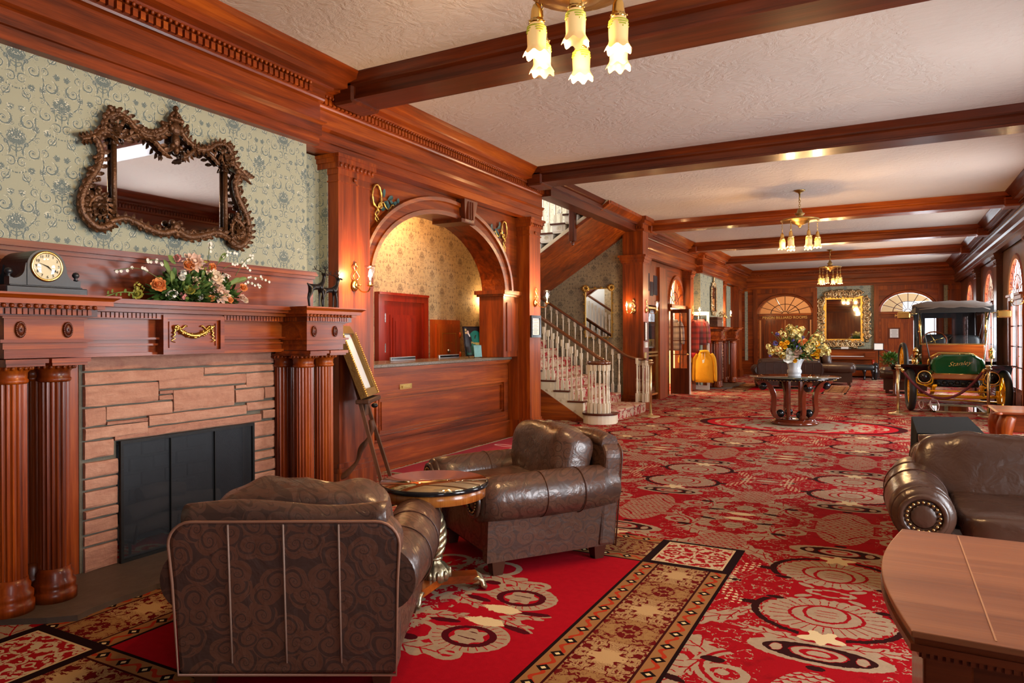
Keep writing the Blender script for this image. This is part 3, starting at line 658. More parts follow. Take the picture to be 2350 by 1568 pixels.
# reception arch wall
mb, cv = arch_wall(L, 5.15, 8.95, 0, 3.04, 5.44, 8.16, 1.98, 0.82, 0.32, None, notch=0.36)
mb.box(4.76, 8.95, -0.3, 0.1, 3.04, CZ); mb.box(4.4, 4.76, -0.1, 0.1, 3.04, CZ); struct('wall_reception', mb, W['y'], 'mahogany wall pierced by the reception arch')
m_ = archivolt(L, 5.44, 8.16, 1.98, 0.82, 0.2, [(0, 0.0), (0, 0.04), (0.05, 0.045), (0.055, 0.03), (0.14, 0.03), (0.15, 0.06), (0.19, 0.065), (0.20, 0.0)], None); trim(m_, W['y'], 'moulded mahogany archivolt')
# impost and jamb pier at the right, jamb at the left
m_ = MB(L); m_.box(8.12, 8.58, -0.34, 0.03, 1.12, 1.93); m_.box(8.52, 8.58, -0.34, 0.03, 0.2, 1.12); m_.box(8.08, 8.60, -0.36, 0.06, 1.93, 1.96); m_.box(8.05, 8.62, -0.38, 0.09, 1.96, 2.01); m_.box(8.51, 8.6, -0.35, 0.05, 0, 0.24); m_.box(8.2, 8.52, 0.03, 0.045, 1.2, 1.85)
trim(m_, W['z'], 'mahogany pier with moulded impost')
m_ = MB(L); m_.box(5.2, 5.46, -0.34, 0.02, 0, 2.0); trim(m_, W['z'], 'mahogany jamb')
# keystone
m_ = MB(L); m_.add([(7.02, 0.0, 3.03), (7.28, 0.0, 3.03), (7.26, 0.0, 2.79), (7.06, 0, 2.79), (7.0, 0.13, 3.03), (7.30, 0.13, 3.03), (7.26, 0.10, 2.77), (7.06, 0.10, 2.77)], [(0, 1, 5, 4), (1, 2, 6, 5), (2, 3, 7, 6), (3, 0, 4, 7), (4, 5, 6, 7)])
for s_ in (7.08, 7.13, 7.18): m_.box(s_, s_ + 0.025, 0.1, 0.135, 2.80, 3.01)
m_.box(6.98, 7.30, -0.32, 0.1, 2.755, 2.80); trim(m_, DK['z'], 'carved keystone')
# reception back office
mb = MB(); mb.box(-5.75, -5.6, 4.7, 10.5, 0, 3.3); struct('wall_office', mb, paper_tan_y, 'tan scroll wallpaper behind the reception counter')
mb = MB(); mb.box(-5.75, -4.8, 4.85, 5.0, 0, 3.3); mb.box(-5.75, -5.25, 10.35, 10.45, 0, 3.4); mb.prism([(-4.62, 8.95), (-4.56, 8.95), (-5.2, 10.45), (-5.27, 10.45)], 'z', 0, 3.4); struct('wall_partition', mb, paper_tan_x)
mb = MB(); mb.prism([(-5.75, 4.7), (-4.5, 4.7), (-4.5, 9.0), (-5.2, 10.5), (-5.75, 10.5)], 'z', 3.3, 3.4); struct('trim_office_ceiling', mb, plaster_w)
point('office_fill_light', (-5.05, 7.0, 3.18), 75, (1.0, 0.62, 0.30), 0.1)  # unseen warm fill added above the sight lines to light the reception recess
m_ = MB(); m_.box(-5.6, -5.55, 9.55, 10.35, 0, 1.18); m_.box(-5.6, -5.53, 9.5, 10.35, 1.18, 1.24); trim(m_, RD['z'], 'mahogany wainscot panel')

# ---- stair hall opening, header and third pillar
m_ = MB(); m_.box(-4.37, -4.15, 8.95, 12.8, 3.38, CZ); m_.box(-4.15, -4.11, 8.95, 12.8, 3.50, 3.56); m_.prism([(-4.15, 3.56), (-4.10, 3.60), (-4.06, CZ), (-4.15, CZ)], 'y', 8.95, 12.8); trim(m_, DK['y'], 'dark header beam over the stair opening')
m_ = MB(); m_.box(-4.42, -4.02, 12.78, 13.12, 0.26, 2.78); m_.box(-4.46, -3.98, 12.74, 13.16, 0, 0.2); m_.box(-4.44, -4.0, 12.76, 13.14, 0.2, 0.26)
for (a, b, e) in ((2.76, 2.79, 0.01), (2.79, 2.84, 0.03), (2.84, 2.89, 0.05), (2.89, 2.93, 0.075)): m_.box(-4.42 - e, -4.02 + e, 12.78 - e, 13.12 + e, a, b)
m_.box(-4.42, -4.02, 12.78, 13.12, 2.93, 3.42); 
for (a, b, e) in ((3.38, 3.42, 0.03), (3.42, 3.52, 0.0), (3.52, 3.58, 0.05), (3.58, CZ, 0.09)): m_.box(-4.42 - e, -4.02 + e, 12.78 - e, 13.12 + e, a, b)
for i in range(9):
    for zz in (2.86, 3.45): m_.box(-4.42 + i * 0.047, -4.395 + i * 0.047, 12.735, 12.76, zz - 0.02, zz + 0.02)
trim(m_, W['z'], 'square mahogany pillar at the foot of the stairs')
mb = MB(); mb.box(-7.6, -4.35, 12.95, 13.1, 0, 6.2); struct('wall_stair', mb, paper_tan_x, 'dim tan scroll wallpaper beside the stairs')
mb = MB(); mb.box(-7.7, -7.55, 10.3, 13.1, 0, 2.75); mb.box(-7.7, -7.55, 10.3, 10.5, 2.75, 6.2); mb.box(-7.7, -7.55, 12.7, 13.1, 2.75, 6.2); mb.box(-7.7, -7.55, 10.5, 12.7, 5.0, 6.2)
mb.box(-7.6, -4.4, 10.3, 10.45, 0, 6.2) if False else mb.box(-7.6, -5.75, 10.3, 10.45, 0, 6.2); mb.box(-5.75, -5.2, 10.33, 10.45, 3.3, 6.2); mb.prism([(-4.62, 8.95), (-4.56, 8.95), (-5.2, 10.45), (-5.27, 10.45)], 'z', 3.4, 6.2); mb.box(-4.6, -4.3, 8.9, 9.0, 3.66, 6.2)
mb.box(-4.4, -4.3, 8.9, 13.1, CZ + 0.15, 6.2); struct('wall_landing', mb, plaster_w, 'white upper stairwell wall')
mb = MB(); mb.box(-7.7, -4.2, 8.9, 13.1, 6.2, 6.3); struct('ceiling_stairwell', mb, plaster_w)
mb = MB(); mb.box(-5.75, -4.42, 9.0, 10.33, 3.41, CZ); struct('trim_soffit', mb, plaster_w) if False else None

# ---- left wall beyond the stairs
mb = MB(); mb.box(-4.75, -4.5, 13.1, 14.15, 0, CZ); mb.box(-4.75, -4.5, 15.55, 16.05, 0, CZ); mb.box(-4.75, -4.5, 14.15, 15.55, 2.85, CZ); mb.box(-4.75, -4.5, 17.75, 24.6, 0, CZ); mb.box(-4.75, -4.5, 24.6, 25.9, 0, CZ)
struct('wall_left_far', mb, W['z'], 'mahogany panelling')
mb, cv = arch_wall(L, 16.05, 17.75, 2.05, CZ, 16.32, 17.55, 2.15, 0.62, 0.05, None); mb.box(16.05, 16.32, -0.05, 0, 0, 2.06); mb.box(17.55, 17.75, -0.05, 0, 0, 2.06); struct('wall_shop', mb, W['y'])
entab(L, 13.1, 18.25, 0.08, 3.03, mat=W['y'], ends=False, label='mahogany entablature')
entab(L, 18.25, 21.2, 0.26, 3.01, mat=W['y'], ends=True, label='mahogany entablature over the far fireplace')
entab(L, 21.2, 25.8, 0.08, 3.03, mat=W['y'], ends=False, label='mahogany entablature')
for (a, b) in ((17.58, 17.9), (21.6, 21.95), (24.2, 24.75)): pilaster(L, a, b, 0.2, 3.03, W['z'], label='mahogany pilaster on the left wall')
mb = MB(); mb.box(-4.55, -4.22, 18.3, 21.2, 0, 3.02); struct('wall_breast_far', mb, paper_green_y, 'far chimney breast with green scroll wallpaper')
mb = MB(L); mb.box(23.1, 23.75, 0, 0.012, 0.45, 3.0); struct('wall_paper_strip', mb, paper_green_y)
# door and safe in the office, later

# ---- far wall
mb, cv = arch_wall(FWL, -4.5, -2.05, 0, 3.03, -3.90, -2.2, 2.14, 0.61, 0.25, None); struct('wall_far_left', mb, W['x'], 'mahogany end wall with the arched billiard room door')
mb2, cv = arch_wall(FWL, -0.30, 2.3, 0, 3.03, -0.10, 1.45, 2.14, 0.60, 0.25, None); struct('wall_far_right', mb2, W['x'], 'mahogany end wall with the arched music room door')
mb = MB(FWL); mb.box(-2.05, -0.30, -0.25, -0.06, 0, 3.1); struct('wall_far', mb, paper_green_x, 'green wallpapered recess behind the piano')
for (a, b) in ((-4.38, -4.28), (1.66, 1.76)):
    mb = MB(FWL); mb.box(a, b, 0, 0.01, 0.5, 2.95); struct('wall_paper_strip', mb, paper_green_x)
mb = MB(FWL); mb.box(-4.6, 2.3, -0.25, 0, 3.03, CZ); struct('wall_far_top', mb, W['x'])
entab(FWL, -4.5, 2.1, 0.03, 3.10, mat=W['x'], ends=False, label='mahogany entablature across the end wall')
m_ = MB(FWL)
for (a, b) in ((-3.9, -2.2), (-0.10, 1.45)):
    for s_ in (a - 0.19, b + 0.05): m_.box(s_, s_ + 0.14, 0, 0.05, 0.0, 2.98); m_.box(s_ + 0.03, s_ + 0.11, 0.05, 0.065, 0.2, 2.9)
    m_.box(a - 0.19, b + 0.19, 0, 0.05, 2.86, 3.0)
m_.box(1.8, 2.1, 0, 0.2, 0, 2.98); m_.box(1.76, 2.1, 0, 0.24, 2.8, 2.92)
trim(m_, W['z'], 'mahogany door casings')
for (a, b) in ((-3.9, -2.2), (-0.10, 1.45)): trim(archivolt(FWL, a, b, 2.14, 0.605, 0.1, [(0, 0), (0, 0.04), (0.07, 0.05), (0.09, 0.0)], None), W['x'], 'moulded door arch')
# rooms behind the fanlights
mb = MB(); mb.box(-4.5, -1.6, 29.6, 29.75, 0, 3.8); mb.box(-1.7, -1.6, 26.05, 29.7, 0, 3.8); mb.box(-4.6, -4.5, 26.05, 29.7, 0, 3.8); mb.box(-4.6, 2.9, 26.05, 29.7, 3.7, 3.8); struct('wall_billiard', mb, simple('billiard_room_wall', S(206, 168, 128), 0.8))
mb = MB(); mb.box(-1.6, -0.2, 29.0, 29.15, 0, 3.7); mb.box(-0.2, 0.6, 29.0, 29.15, 2.2, 3.7) ; mb.box(0.6, 2.9, 29.0, 29.15, 0, 0.6); mb.box(0.6, 2.9, 29.0, 29.15, 2.6, 3.7); mb.box(2.4, 2.9, 29.0, 29.15, 0, 3.7); mb.box(2.9, 3.0, 26.05, 29.1, 0, 3.7); struct('wall_music', mb, cream_wall)
mb = MB(); mb.box(-4.6, 3.0, 26.0, 29.7, -0.2, 0); struct('floor_beyond', mb, simple('beyond_floor', S(120, 84, 60), 0.6))
point('billiard_light', (-3.0, 27.6, 2.9), 80, (1, .7, .42), 0.1); area('music_daylight', (1.2, 28.8, 2.0), (PI / 2, 0, PI), 2.0, 2.0, 60, DAY); area('music_daylight', (1.0, 27.5, 3.6), (0, 0, 0), 2.0, 2.0, 30, (1, .95, .85))

# ---- right wall with window bays
RW_ = RW()
def fan(T, a0, a1, zs, rz, d, mat, parent=None, nrib=9, w_=0.016, hub=0.2, mid=0.55, label=None, th=0.02):
    m_ = MB(T); cx, rx = (a0 + a1) / 2, (a1 - a0) / 2
    def P_(f, an): return (cx - rx * f * math.cos(an), zs + rz * f * math.sin(an))
    for i in range(nrib + 1):
        an = PI * i / nrib
        (xa, za), (xb, zb_) = P_(hub, an), P_(1.0, an); dx, dz = xb - xa, zb_ - za; l = math.hypot(dx, dz); nx, nz = -dz / l * w_ / 2, dx / l * w_ / 2
        m_.prism([(xa + nx, za + nz), (xb + nx, zb_ + nz), (xb - nx, zb_ - nz), (xa - nx, za - nz)], 'y', d - th, d + th)
    for f in (hub, mid):
        for i in range(20):
            a, b = PI * i / 20, PI * (i + 1) / 20; k = w_ / min(rx, rz) / 2
            m_.prism([P_(f + k, a), P_(f + k, b), P_(f - k, b), P_(f - k, a)], 'y', d - th, d + th)
    m_.box(a0, a1, d - th * 2, d + th * 2, zs - 0.05, zs)
    return m_
def fan_glass(T, a0, a1, zs, rz, d, parent, mat=pane):
    m_ = MB(T); cx, rx = (a0 + a1) / 2, (a1 - a0) / 2; m_.add([(cx - rx * math.cos(PI * i / 20), d, zs + rz * math.sin(PI * i / 20)) for i in range(21)], [list(range(21))])
    m_.build('pane', mat, parent, auto=False)
wall = MB(RW_); edges = [-4.7] + [(WIN_Y[i] + WIN_Y[i + 1]) / 2 for i in range(6)] + [25.8]
for i, yc in enumerate(WIN_Y):
    mw, cv = arch_wall(RW_, edges[i], edges[i + 1], 0, CZ, yc - 0.72, yc + 0.72, 2.12, 0.64, 0.05, None, zsill=0.0)
    wall.T = None; wall.add(mw.v, mw.f)
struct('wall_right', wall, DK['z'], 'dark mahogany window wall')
for i, yc in enumerate(WIN_Y):
    a0, a1 = yc - 0.72, yc + 0.72
    f = struct('window_%d' % (i + 1), fan(RW_, a0, a1, 2.12, 0.64, -0.02, None, th=0.004, hub=0.16), DK['z'], 'arched glazed doors with a fanlight')
    fan_glass(RW_, a0, a1, 2.12, 0.64, -0.02, f)
    b = MB(RW_); b.box(a0, a1, -0.05, 0.03, 2.02, 2.12); b.box(a0 - 0.02, a1 + 0.02, -0.13, 0.06, 2.09, 2.13); b.build('transom', W['y'], f)
    for (x0, x1) in ((a0, yc - 0.02), (yc + 0.02, a1)):
        b = MB(RW_); b.box(x0, x0 + 0.09, -0.03, -0.004, 0, 2.02); b.box(x1 - 0.09, x1, -0.03, -0.004, 0, 2.02); b.box(x0, x1, -0.03, -0.004, 0, 0.42); b.box(x0, x1, -0.03, -0.004, 1.92, 2.02); b.box(x0 + 0.13, x1 - 0.13, -0.006, 0.012, 0.1, 0.34)
        for k in range(1, 4): zz = 0.42 + 1.5 * k / 4; b.box(x0 + 0.09, x1 - 0.09, -0.024, -0.016, zz - 0.012, zz + 0.012)
        xm = (x0 + x1) / 2; b.box(xm - 0.011, xm + 0.011, -0.024, -0.016, 0.42, 1.92)
        d_ = b.build('glazed_door_leaf', DK['z'], f)
        b = MB(RW_); b.quad((x0 + 0.09, -0.02, 0.42), (x1 - 0.09, -0.02, 0.42), (x1 - 0.09, -0.02, 1.92), (x0 + 0.09, -0.02, 1.92)); b.build('pane', pane, d_, auto=False)
    b = MB(RW_); b.torus((0, 0, 0), 0.02, 0.008, 10, 5, X=Matrix.Translation((yc - 0.1, -0.04, 1.0))); b.build('door_handle', brass, f)
    tr = archivolt(RW_, a0, a1, 2.12, 0.64, 0.1, [(0, -0.03), (0, 0.01), (0.08, 0.02), (0.1, 0.0)], None); tr.T = RW_
    for s_ in (a0 - 0.1, a1): tr.box(s_, s_ + 0.1, 0, 0.02, 0, 2.12)
    trim(tr, W['z'], 'moulded window casing')
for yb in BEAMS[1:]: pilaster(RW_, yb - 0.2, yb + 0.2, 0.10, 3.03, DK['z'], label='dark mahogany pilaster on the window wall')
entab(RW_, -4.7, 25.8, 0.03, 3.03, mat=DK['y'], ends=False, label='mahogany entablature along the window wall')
# veranda floor and balustrade seen through the windows
mb = MB(); mb.box(2.42, 6.5, -6, 30, -0.35, -0.15); struct('floor_veranda', mb, simple('pale_veranda_boards', S(215, 215, 212), 0.6))
mb = MB()
for yy in range(-5, 30, 4): mb.box(5.9, 6.1, yy, yy + 0.2, -0.15, 3.2)
mb.box(5.85, 6.15, -5, 29, 3.1, 3.4); struct('trim_veranda', mb, white_trim)
# ---- wall behind the camera, glazed like the front
mb = MB(); mb.box(-4.75, 2.4, -4.75, -4.6, 0, CZ)
struct('wall_back', mb, W['z'])
entab(lambda s, d, z: (s, -4.6 + d, z), -4.5, 2.1, 0.0, mat=W['x'], ends=False, dent=False)
# ------------------------------------------------------------------ fireplaces
STONES = [  # (y0, y1, z0, z1) rows read off the near fireplace, left to right; opening y 2.60..3.615, z < .77
    (2.40, 3.94, 1.205, 1.29), (2.40, 3.20, 1.125, 1.195), (3.21, 3.94, 1.145, 1.195), (2.40, 2.86, 0.995, 1.115), (2.87, 3.56, 1.065, 1.135), (3.57, 3.94, 1.03, 1.135),
    (2.87, 2.965, 1.035, 1.058), (2.87, 2.965, 0.995, 1.028), (2.975, 3.455, 0.915, 1.055), (3.465, 3.56, 1.03, 1.055), (3.465, 3.72, 0.93, 1.02), (3.73, 3.94, 0.94, 1.022),
    (2.40, 2.52, 0.88, 0.985), (2.53, 2.965, 0.905, 0.985), (3.57, 3.94, 0.86, 0.92), (2.80, 3.56, 0.84, 0.905), (2.40, 2.79, 0.80, 0.87), (2.53, 2.79, 0.875, 0.895), (2.40, 2.57, 0.69, 0.79), (2.58, 3.70, 0.775, 0.83), (3.71, 3.94, 0.79, 0.85)]
_z = 0.03
for k, h in enumerate((0.15, 0.07, 0.09, 0.06, 0.11, 0.07, 0.10)):
    STONES += [(2.40, 2.595, _z, min(_z + h, 0.69) - 0.012)]; _z += h
_z = 0.03
for k, h in enumerate((0.10, 0.08, 0.12, 0.07, 0.09, 0.07, 0.10, 0.12)):
    STONES += [(3.625, 3.94, _z, min(_z + h, 0.785) - 0.012)]; _z += h
fluted = lambda i, n, z: (1.0, 0.925, 0.90, 0.925)[i % 4]
def column_mb(cx, cy, r=0.072, z0=0.03, z1=1.275):
    m_ = MB()
    m_.lathe([(r * 1.0, 0.19), (r * 1.0, 1.175)], (cx, cy, 0), 80, flute=fluted); m_.sm[-82:] = [False] * 82
    m_.lathe([(r * 1.42, z0), (r * 1.42, z0 + 0.05), (r * 1.30, z0 + 0.055), (r * 1.36, z0 + 0.075), (r * 1.36, z0 + 0.095), (r * 1.15, z0 + 0.11), (r * 1.2, z0 + 0.135), (r * 1.06, z0 + 0.15), (r * 1.03, z0 + 0.17)], (cx, cy, 0), 32)
    m_.lathe([(r * 1.0, 1.17), (r * 1.09, 1.178), (r * 1.09, 1.19), (r * 1.02, 1.195), (r * 1.04, 1.225), (r * 1.14, 1.235), (r * 1.36, 1.262), (r * 1.36, z1)], (cx, cy, 0), 32)
    for i in range(20): a = TAU * i / 20; m_.sph((cx + r * 1.3 * math.cos(a), cy + r * 1.3 * math.sin(a), 1.25), (0.010, 0.010, 0.013), 6, 4)
    return m_
def swag(m_, T, cy, z, w_, d, sc_=1.0):
    pts = [Vector(T(cy - w_ / 2 + w_ * i / 14, d, z - 0.055 * sc_ * math.sin(PI * i / 14))) for i in range(15)]
    m_.T = None; m_.tube(pts, [0.008 * sc_ + 0.010 * sc_ * math.sin(PI * i / 14) for i in range(15)], 7)
    for i, p in enumerate(pts):
        for k in range(3): m_.sph(p + Vector(((R.random()) * 0.012, (R.random() - 0.5) * 0.03, (R.random() - 0.5) * 0.024)) * sc_, 0.0085 * sc_, 6, 4)
    for sg in (-1, 1):
        c = T(cy + sg * w_ / 2, d, z); m_.sph(c, 0.015 * sc_, 8, 5)
        m_.tube([Vector(T(cy + sg * (w_ / 2 + 0.004 * k * (k % 2)), d, z - 0.012 * k)) for k in range(9)], [0.009 * sc_ * (1 - k * 0.08) for k in range(9)], 6)
        m_.tube([Vector(T(cy + sg * (w_ / 2 - 0.014 * k), d, z + 0.012 * math.sin(k * 1.5))) for k in range(7)], [0.006 * sc_] * 7, 5)
def fireplace(near=True):
    root = thing('fireplace', 'near pink sandstone fireplace with paired fluted mahogany columns and gilt swag' if near else 'far stone fireplace with mahogany columns beyond the clothing doors', 'fireplace', (-4.1, 3.0, 0), world=True)
    b = MB(); b.box(-4.2, -4.125, 2.38, 2.6, 0.03, 1.29); b.box(-4.2, -4.125, 3.615, 3.95, 0.03, 1.29); b.box(-4.2, -4.125, 2.38, 3.95, 0.77, 1.29); b.build('mortar_bed', mortar, root)
    for k, (y0, y1, z0, z1) in enumerate(STONES):
        b = MB(); pr = R.uniform(0.0, 0.014); r_ = R.random
        x1 = -4.108 + pr
        n = max(2, int((y1 - y0) / 0.09)); vs = []
        for i in range(n + 1):
            yy = y0 + (y1 - y0) * i / n; j = lambda a: (r_() - 0.5) * a
            vs += [(-4.15, yy, z0), (x1 - 0.003, yy, z0 + 0.001 + j(.005)), (x1 + j(.008), yy, z0 * .88 + z1 * .12), (x1 + j(.008), yy, z0 * .15 + z1 * .85), (x1 - 0.003, yy, z1 - 0.001 + j(.005)), (-4.15, yy, z1)]
        fs = [[i * 6 + q, (i + 1) * 6 + q, (i + 1) * 6 + q + 1, i * 6 + q + 1] for i in range(n) for q in range(5)] + [[0, 1, 2, 3, 4, 5], [n * 6 + q for q in range(6)][::-1]]
        b.add(vs, fs); b.build('stone', stone_m, root)
    # firebox
    b = MB(); b.box(-4.60, -4.56, 2.5, 3.7, 0, 0.9); b.box(-4.60, -4.15, 2.5, 2.58, 0, 0.9); b.box(-4.60, -4.15, 3.63, 3.7, 0, 0.9); b.box(-4.60, -4.15, 2.5, 3.7, 0.82, 0.9); fb = b.build('firebox', firebrick, root)
    for row in range(7):
        for k in range(6):
            yy = 2.6 + k * 0.18 + (row % 2) * 0.09
            if yy + 0.16 < 3.62: b = MB(); b.bev(-4.57, -4.545 + r_() * 0.01, yy, yy + 0.165, 0.06 + row * 0.105, 0.15 + row * 0.105, 0.006); b.build('brick', firebrick, fb)
    for (a, c, z) in ((2.75, 3.4, 0.12), (2.8, 3.5, 0.24), (2.95, 3.25, 0.33)):
        b = MB(); b.tube([(-4.45 + r_() * 0.1, a, z), (-4.42, (a + c) / 2, z + 0.02), (-4.38 + r_() * 0.1, c, z)], [0.06, 0.055, 0.05], 9); b.build('log', simple('charred_log', (0.06, 0.05, 0.045, 1), 0.9, bump=(30, .5)), root)
    b = MB()
    for yy in (2.8, 3.1, 3.4): b.tube([(-4.6, yy, 0.08), (-4.25, yy, 0.08), (-4.22, yy, 0.2)], 0.012, 6); b.tube([(-4.3, yy, 0.08), (-4.3, yy, 0.0)], 0.01, 6)
    b.build('grate', iron, root)
    # mesh screen
    g0 = MB(); T = LW(-4.09)
    for (a, c, e, f) in ((2.60, 3.615, 0.03, 0.05), (2.60, 3.615, 0.752, 0.772), (2.60, 2.618, 0.03, 0.77), (3.597, 3.615, 0.03, 0.77), (2.935, 2.941, 0.05, 0.75), (3.272, 3.278, 0.05, 0.75)): g0.T = T; g0.box(a, c, -0.01, 0.012, e, f)
    sc0 = g0.build('screen_frame', iron, root)
    b = MB(T); b.quad((2.61, 0, 0.04), (3.605, 0, 0.04), (3.605, 0, 0.76), (2.61, 0, 0.76)); b.build('screen_mesh', MESH_M, sc0, auto=False)
    # mahogany surround
    b = MB(LW(-4.25)); b.box(1.80, 2.40, 0, 0.12, 0, 1.29); b.build('side_panel', W['z'], root); b = MB(LW(-4.25)); b.box(3.955, 4.22, 0, 0.12, 0, 1.29); b.box(3.955, 4.0, 0.12, 0.16, 0, 1.29); b.build('side_panel', W['z'], root)
    for (a, c) in ((1.81, 2.19), (3.81, 4.20)):   # entablature blocks over the column pairs
        b = MB(LW(-4.25)); b.box(a, c, 0, 0.50, 1.30, 1.50)
        for (za, zb_, e) in ((1.345, 1.375, 0.012), (1.378, 1.392, 0.03), (1.497, 1.507, 0.012)): b.box(a - e, c + e, 0, 0.50 + e, za, zb_)
        b.box(a - 0.03, c + 0.03, 0, 0.53, 1.507, 1.515); b.build('entablature_block', W['y'], root)
        for q in (0, 1):
            s_ = a + 0.0 + q * 0.21; b = MB(LW(-4.25)); b.box(s_ - 0.02, s_ + 0.175, 0.2, 0.555, 1.275, 1.295); b.box(s_ - 0.01, s_ + 0.165, 0.2, 0.54, 1.26, 1.276); b.build('abacus', W['y'], root)
            cyy = s_ + 0.078
            b = column_mb(-3.86, cyy); b.build('column', W['z'], root)
            b = column_mb(-4.06, cyy); b.build('column', W['z'], root)
            ry = a + 0.07 + q * 0.225; b = MB()   # oval carved rosettes
            for i in range(22): an = TAU * i / 22; b.sph((-3.742, ry + 0.020 * math.cos(an), 1.442 + 0.034 * math.sin(an)), (0.006, 0.0055, 0.008), 6, 4, X=None)
            b.sph((-3.745, ry, 1.442), (0.010, 0.017, 0.030), 12, 6); b.sph((-3.735, ry, 1.442), 0.006, 6, 4); b.build('rosette', DK['y'], root)
        for i in range(int((c - a + 0.05) / 0.026)):
            b = MB(); s_ = a - 0.02 + i * 0.026; b.box(-3.72, -3.695, s_, s_ + 0.018, 1.517, 1.545); o_ = b.build('dentil', W['y'], root)
        for k in range(10 if near else 4): b = MB(); b.box(-3.95 + k * 0.026, -3.935 + k * 0.026, a - 0.045, a - 0.03, 1.517, 1.545); b.build('dentil', W['y'], root)
        b = MB(LW(-4.25)); b.box(a - 0.045, c + 0.045, 0, 0.545, 1.512, 1.55); b.build('bed_moulding', DK['y'], root)
        b = MB()
        for i in range(int((c - a + 0.1) / 0.036)): b.sph((-3.672, a - 0.04 + i * 0.036, 1.557), (0.012, 0.012, 0.012), 6, 4)
        b.build('egg_row', W['y'], root, kind='stuff')
        b = MB(LW(-4.25)); b.box(a - 0.07, c + 0.07, 0, 0.575, 1.55, 1.568); b.box(a - 0.10, c + 0.10, 0, 0.60, 1.568, 1.592); 
        n_ = [(0.0, 1.592), (0.602, 1.592), (0.612, 1.60), (0.628, 1.61), (0.628, 1.62), (0.0, 1.62)]
        b.add([(a - 0.10 - max(0, d - 0.6), d, z) for d, z in n_] + [(c + 0.10 + max(0, d - 0.6), d, z) for d, z in n_], [[i, (i + 1) % 6, 6 + (i + 1) % 6, 6 + i] for i in range(6)] + [[0, 1, 2, 3, 4, 5], [6, 7, 8, 9, 10, 11]]); b.build('mantel_cap', W['y'], root)
    b = MB(LW(-4.25)); b.box(2.19, 3.81, 0, 0.245, 1.29, 1.53); b.box(2.19, 3.81, 0, 0.265, 1.29, 1.31); b.box(2.19, 3.81, 0.245, 0.27, 1.352, 1.362); b.box(2.19, 3.81, 0.24, 0.285, 1.388, 1.40); b.build('frieze', W['y'], root)
    b = MB(LW(-4.25)); b.box(2.2, 3.8, 0, 0.31, 1.512, 1.548); b.box(2.25, 3.75, 0, 0.36, 1.55, 1.575); b.box(2.25, 3.75, 0, 0.42, 1.575, 1.595); b.box(2.25, 3.75, 0, 0.45, 1.595, 1.62); b.build('mantel_shelf', W['y'], root)
    me = None
    for i in range(58):
        s_ = 2.24 + i * 0.026
        if 2.76 < s_ < 3.22 : continue
        if me is None: b = MB(); b.box(0, 0.022, 0, 0.018, 0, 0.028); o_ = b.build('dentil', W['y'], root); me = o_.data
        else: o_ = bpy.data.objects.new('dentil', me); col.objects.link(o_); adopt(o_, root)
        o_.location = (-3.948, s_, 1.518)
    b = MB(LW(-4.25)); b.box(2.783, 3.227, 0.2, 0.30, 1.298, 1.532); 
    for (a, c, e, f) in ((2.78, 3.23, 1.515, 1.54), (2.78, 3.23, 1.295, 1.32), (2.78, 2.81, 1.295, 1.54), (3.20, 3.23, 1.295, 1.54)): b.box(a, c, 0.2, 0.322, e, f)
    for (a, c, e, f) in ((2.83, 3.18, 1.492, 1.50), (2.83, 3.18, 1.335, 1.343), (2.83, 2.838, 1.335, 1.5), (3.172, 3.18, 1.335, 1.5)): b.box(a, c, 0.3, 0.308, e, f)
    cp = b.build('centre_panel', W['y'], root)
    b = MB(); swag(b, LW(-4.25), 3.005, 1.465, 0.27, 0.31); b.build('swag', gold, cp, 'gilt garland with ribbons')
    b = MB(LW(-4.25)); b.box(1.2, 4.35, 0.0, 0.04, 1.62, 1.90); b.box(1.2, 4.36, 0.0, 0.055, 1.88, 1.905); b.box(1.2, 4.37, 0.0, 0.075, 1.905, 1.925); b.box(1.2, 4.365, 0.0, 0.065, 1.925, 1.94); b.build('overmantel_panel', W['y'], root)
    # slate hearth with a rough edge
    vs = []; n = 30
    P_ = [(-4.2, 1.55), (-3.95, 1.72), (-3.62, 1.93), (-3.52, 2.02)] + [(-3.56 + R.uniform(-.015, .015), 2.02 + 2.2 * i / 24) for i in range(1, 25)] + [(-4.2, 4.25)]
    b = MB(); b.prism(P_, 'z', 0.0, 0.03); b.build('hearth', slate, root)
    return root
def mesh_mat():
    g = G('fine_wire_mesh'); x, y, z = g.coord(); a = ((y + z) * 150).fr().ab() - 0.5; b = ((y - z) * 150).fr() - 0.5
    m_ = a.ab().lt(0.17).mx(b.ab().lt(0.17)); t = g.n('ShaderNodeBsdfTransparent'); p = g.n('ShaderNodeBsdfPrincipled'); p.inputs['Base Color'].default_value = (0.02, 0.024, 0.03, 1); p.inputs['Roughness'].default_value = 0.4
    mx_ = g.n('ShaderNodeMixShader'); g.lk(m_, mx_.inputs[0]); g.t.links.new(t.outputs[0], mx_.inputs[1]); g.t.links.new(p.outputs[0], mx_.inputs[2]); g.t.links.new(mx_.outputs[0], g.out.inputs[0]); return g.m
MESH_M = mesh_mat()
r_ = R.random
fp = fireplace(True)
fp2 = copy_tree(fp); fp2.location = (-4.1 - 0.0, 3.0 + 16.75, 0); fp2['label'] = 'far stone fireplace with mahogany columns beyond the shop doors'
for o in list(fp2.children):
    if o.name.startswith('overmantel'): bpy.data.objects.remove(o)

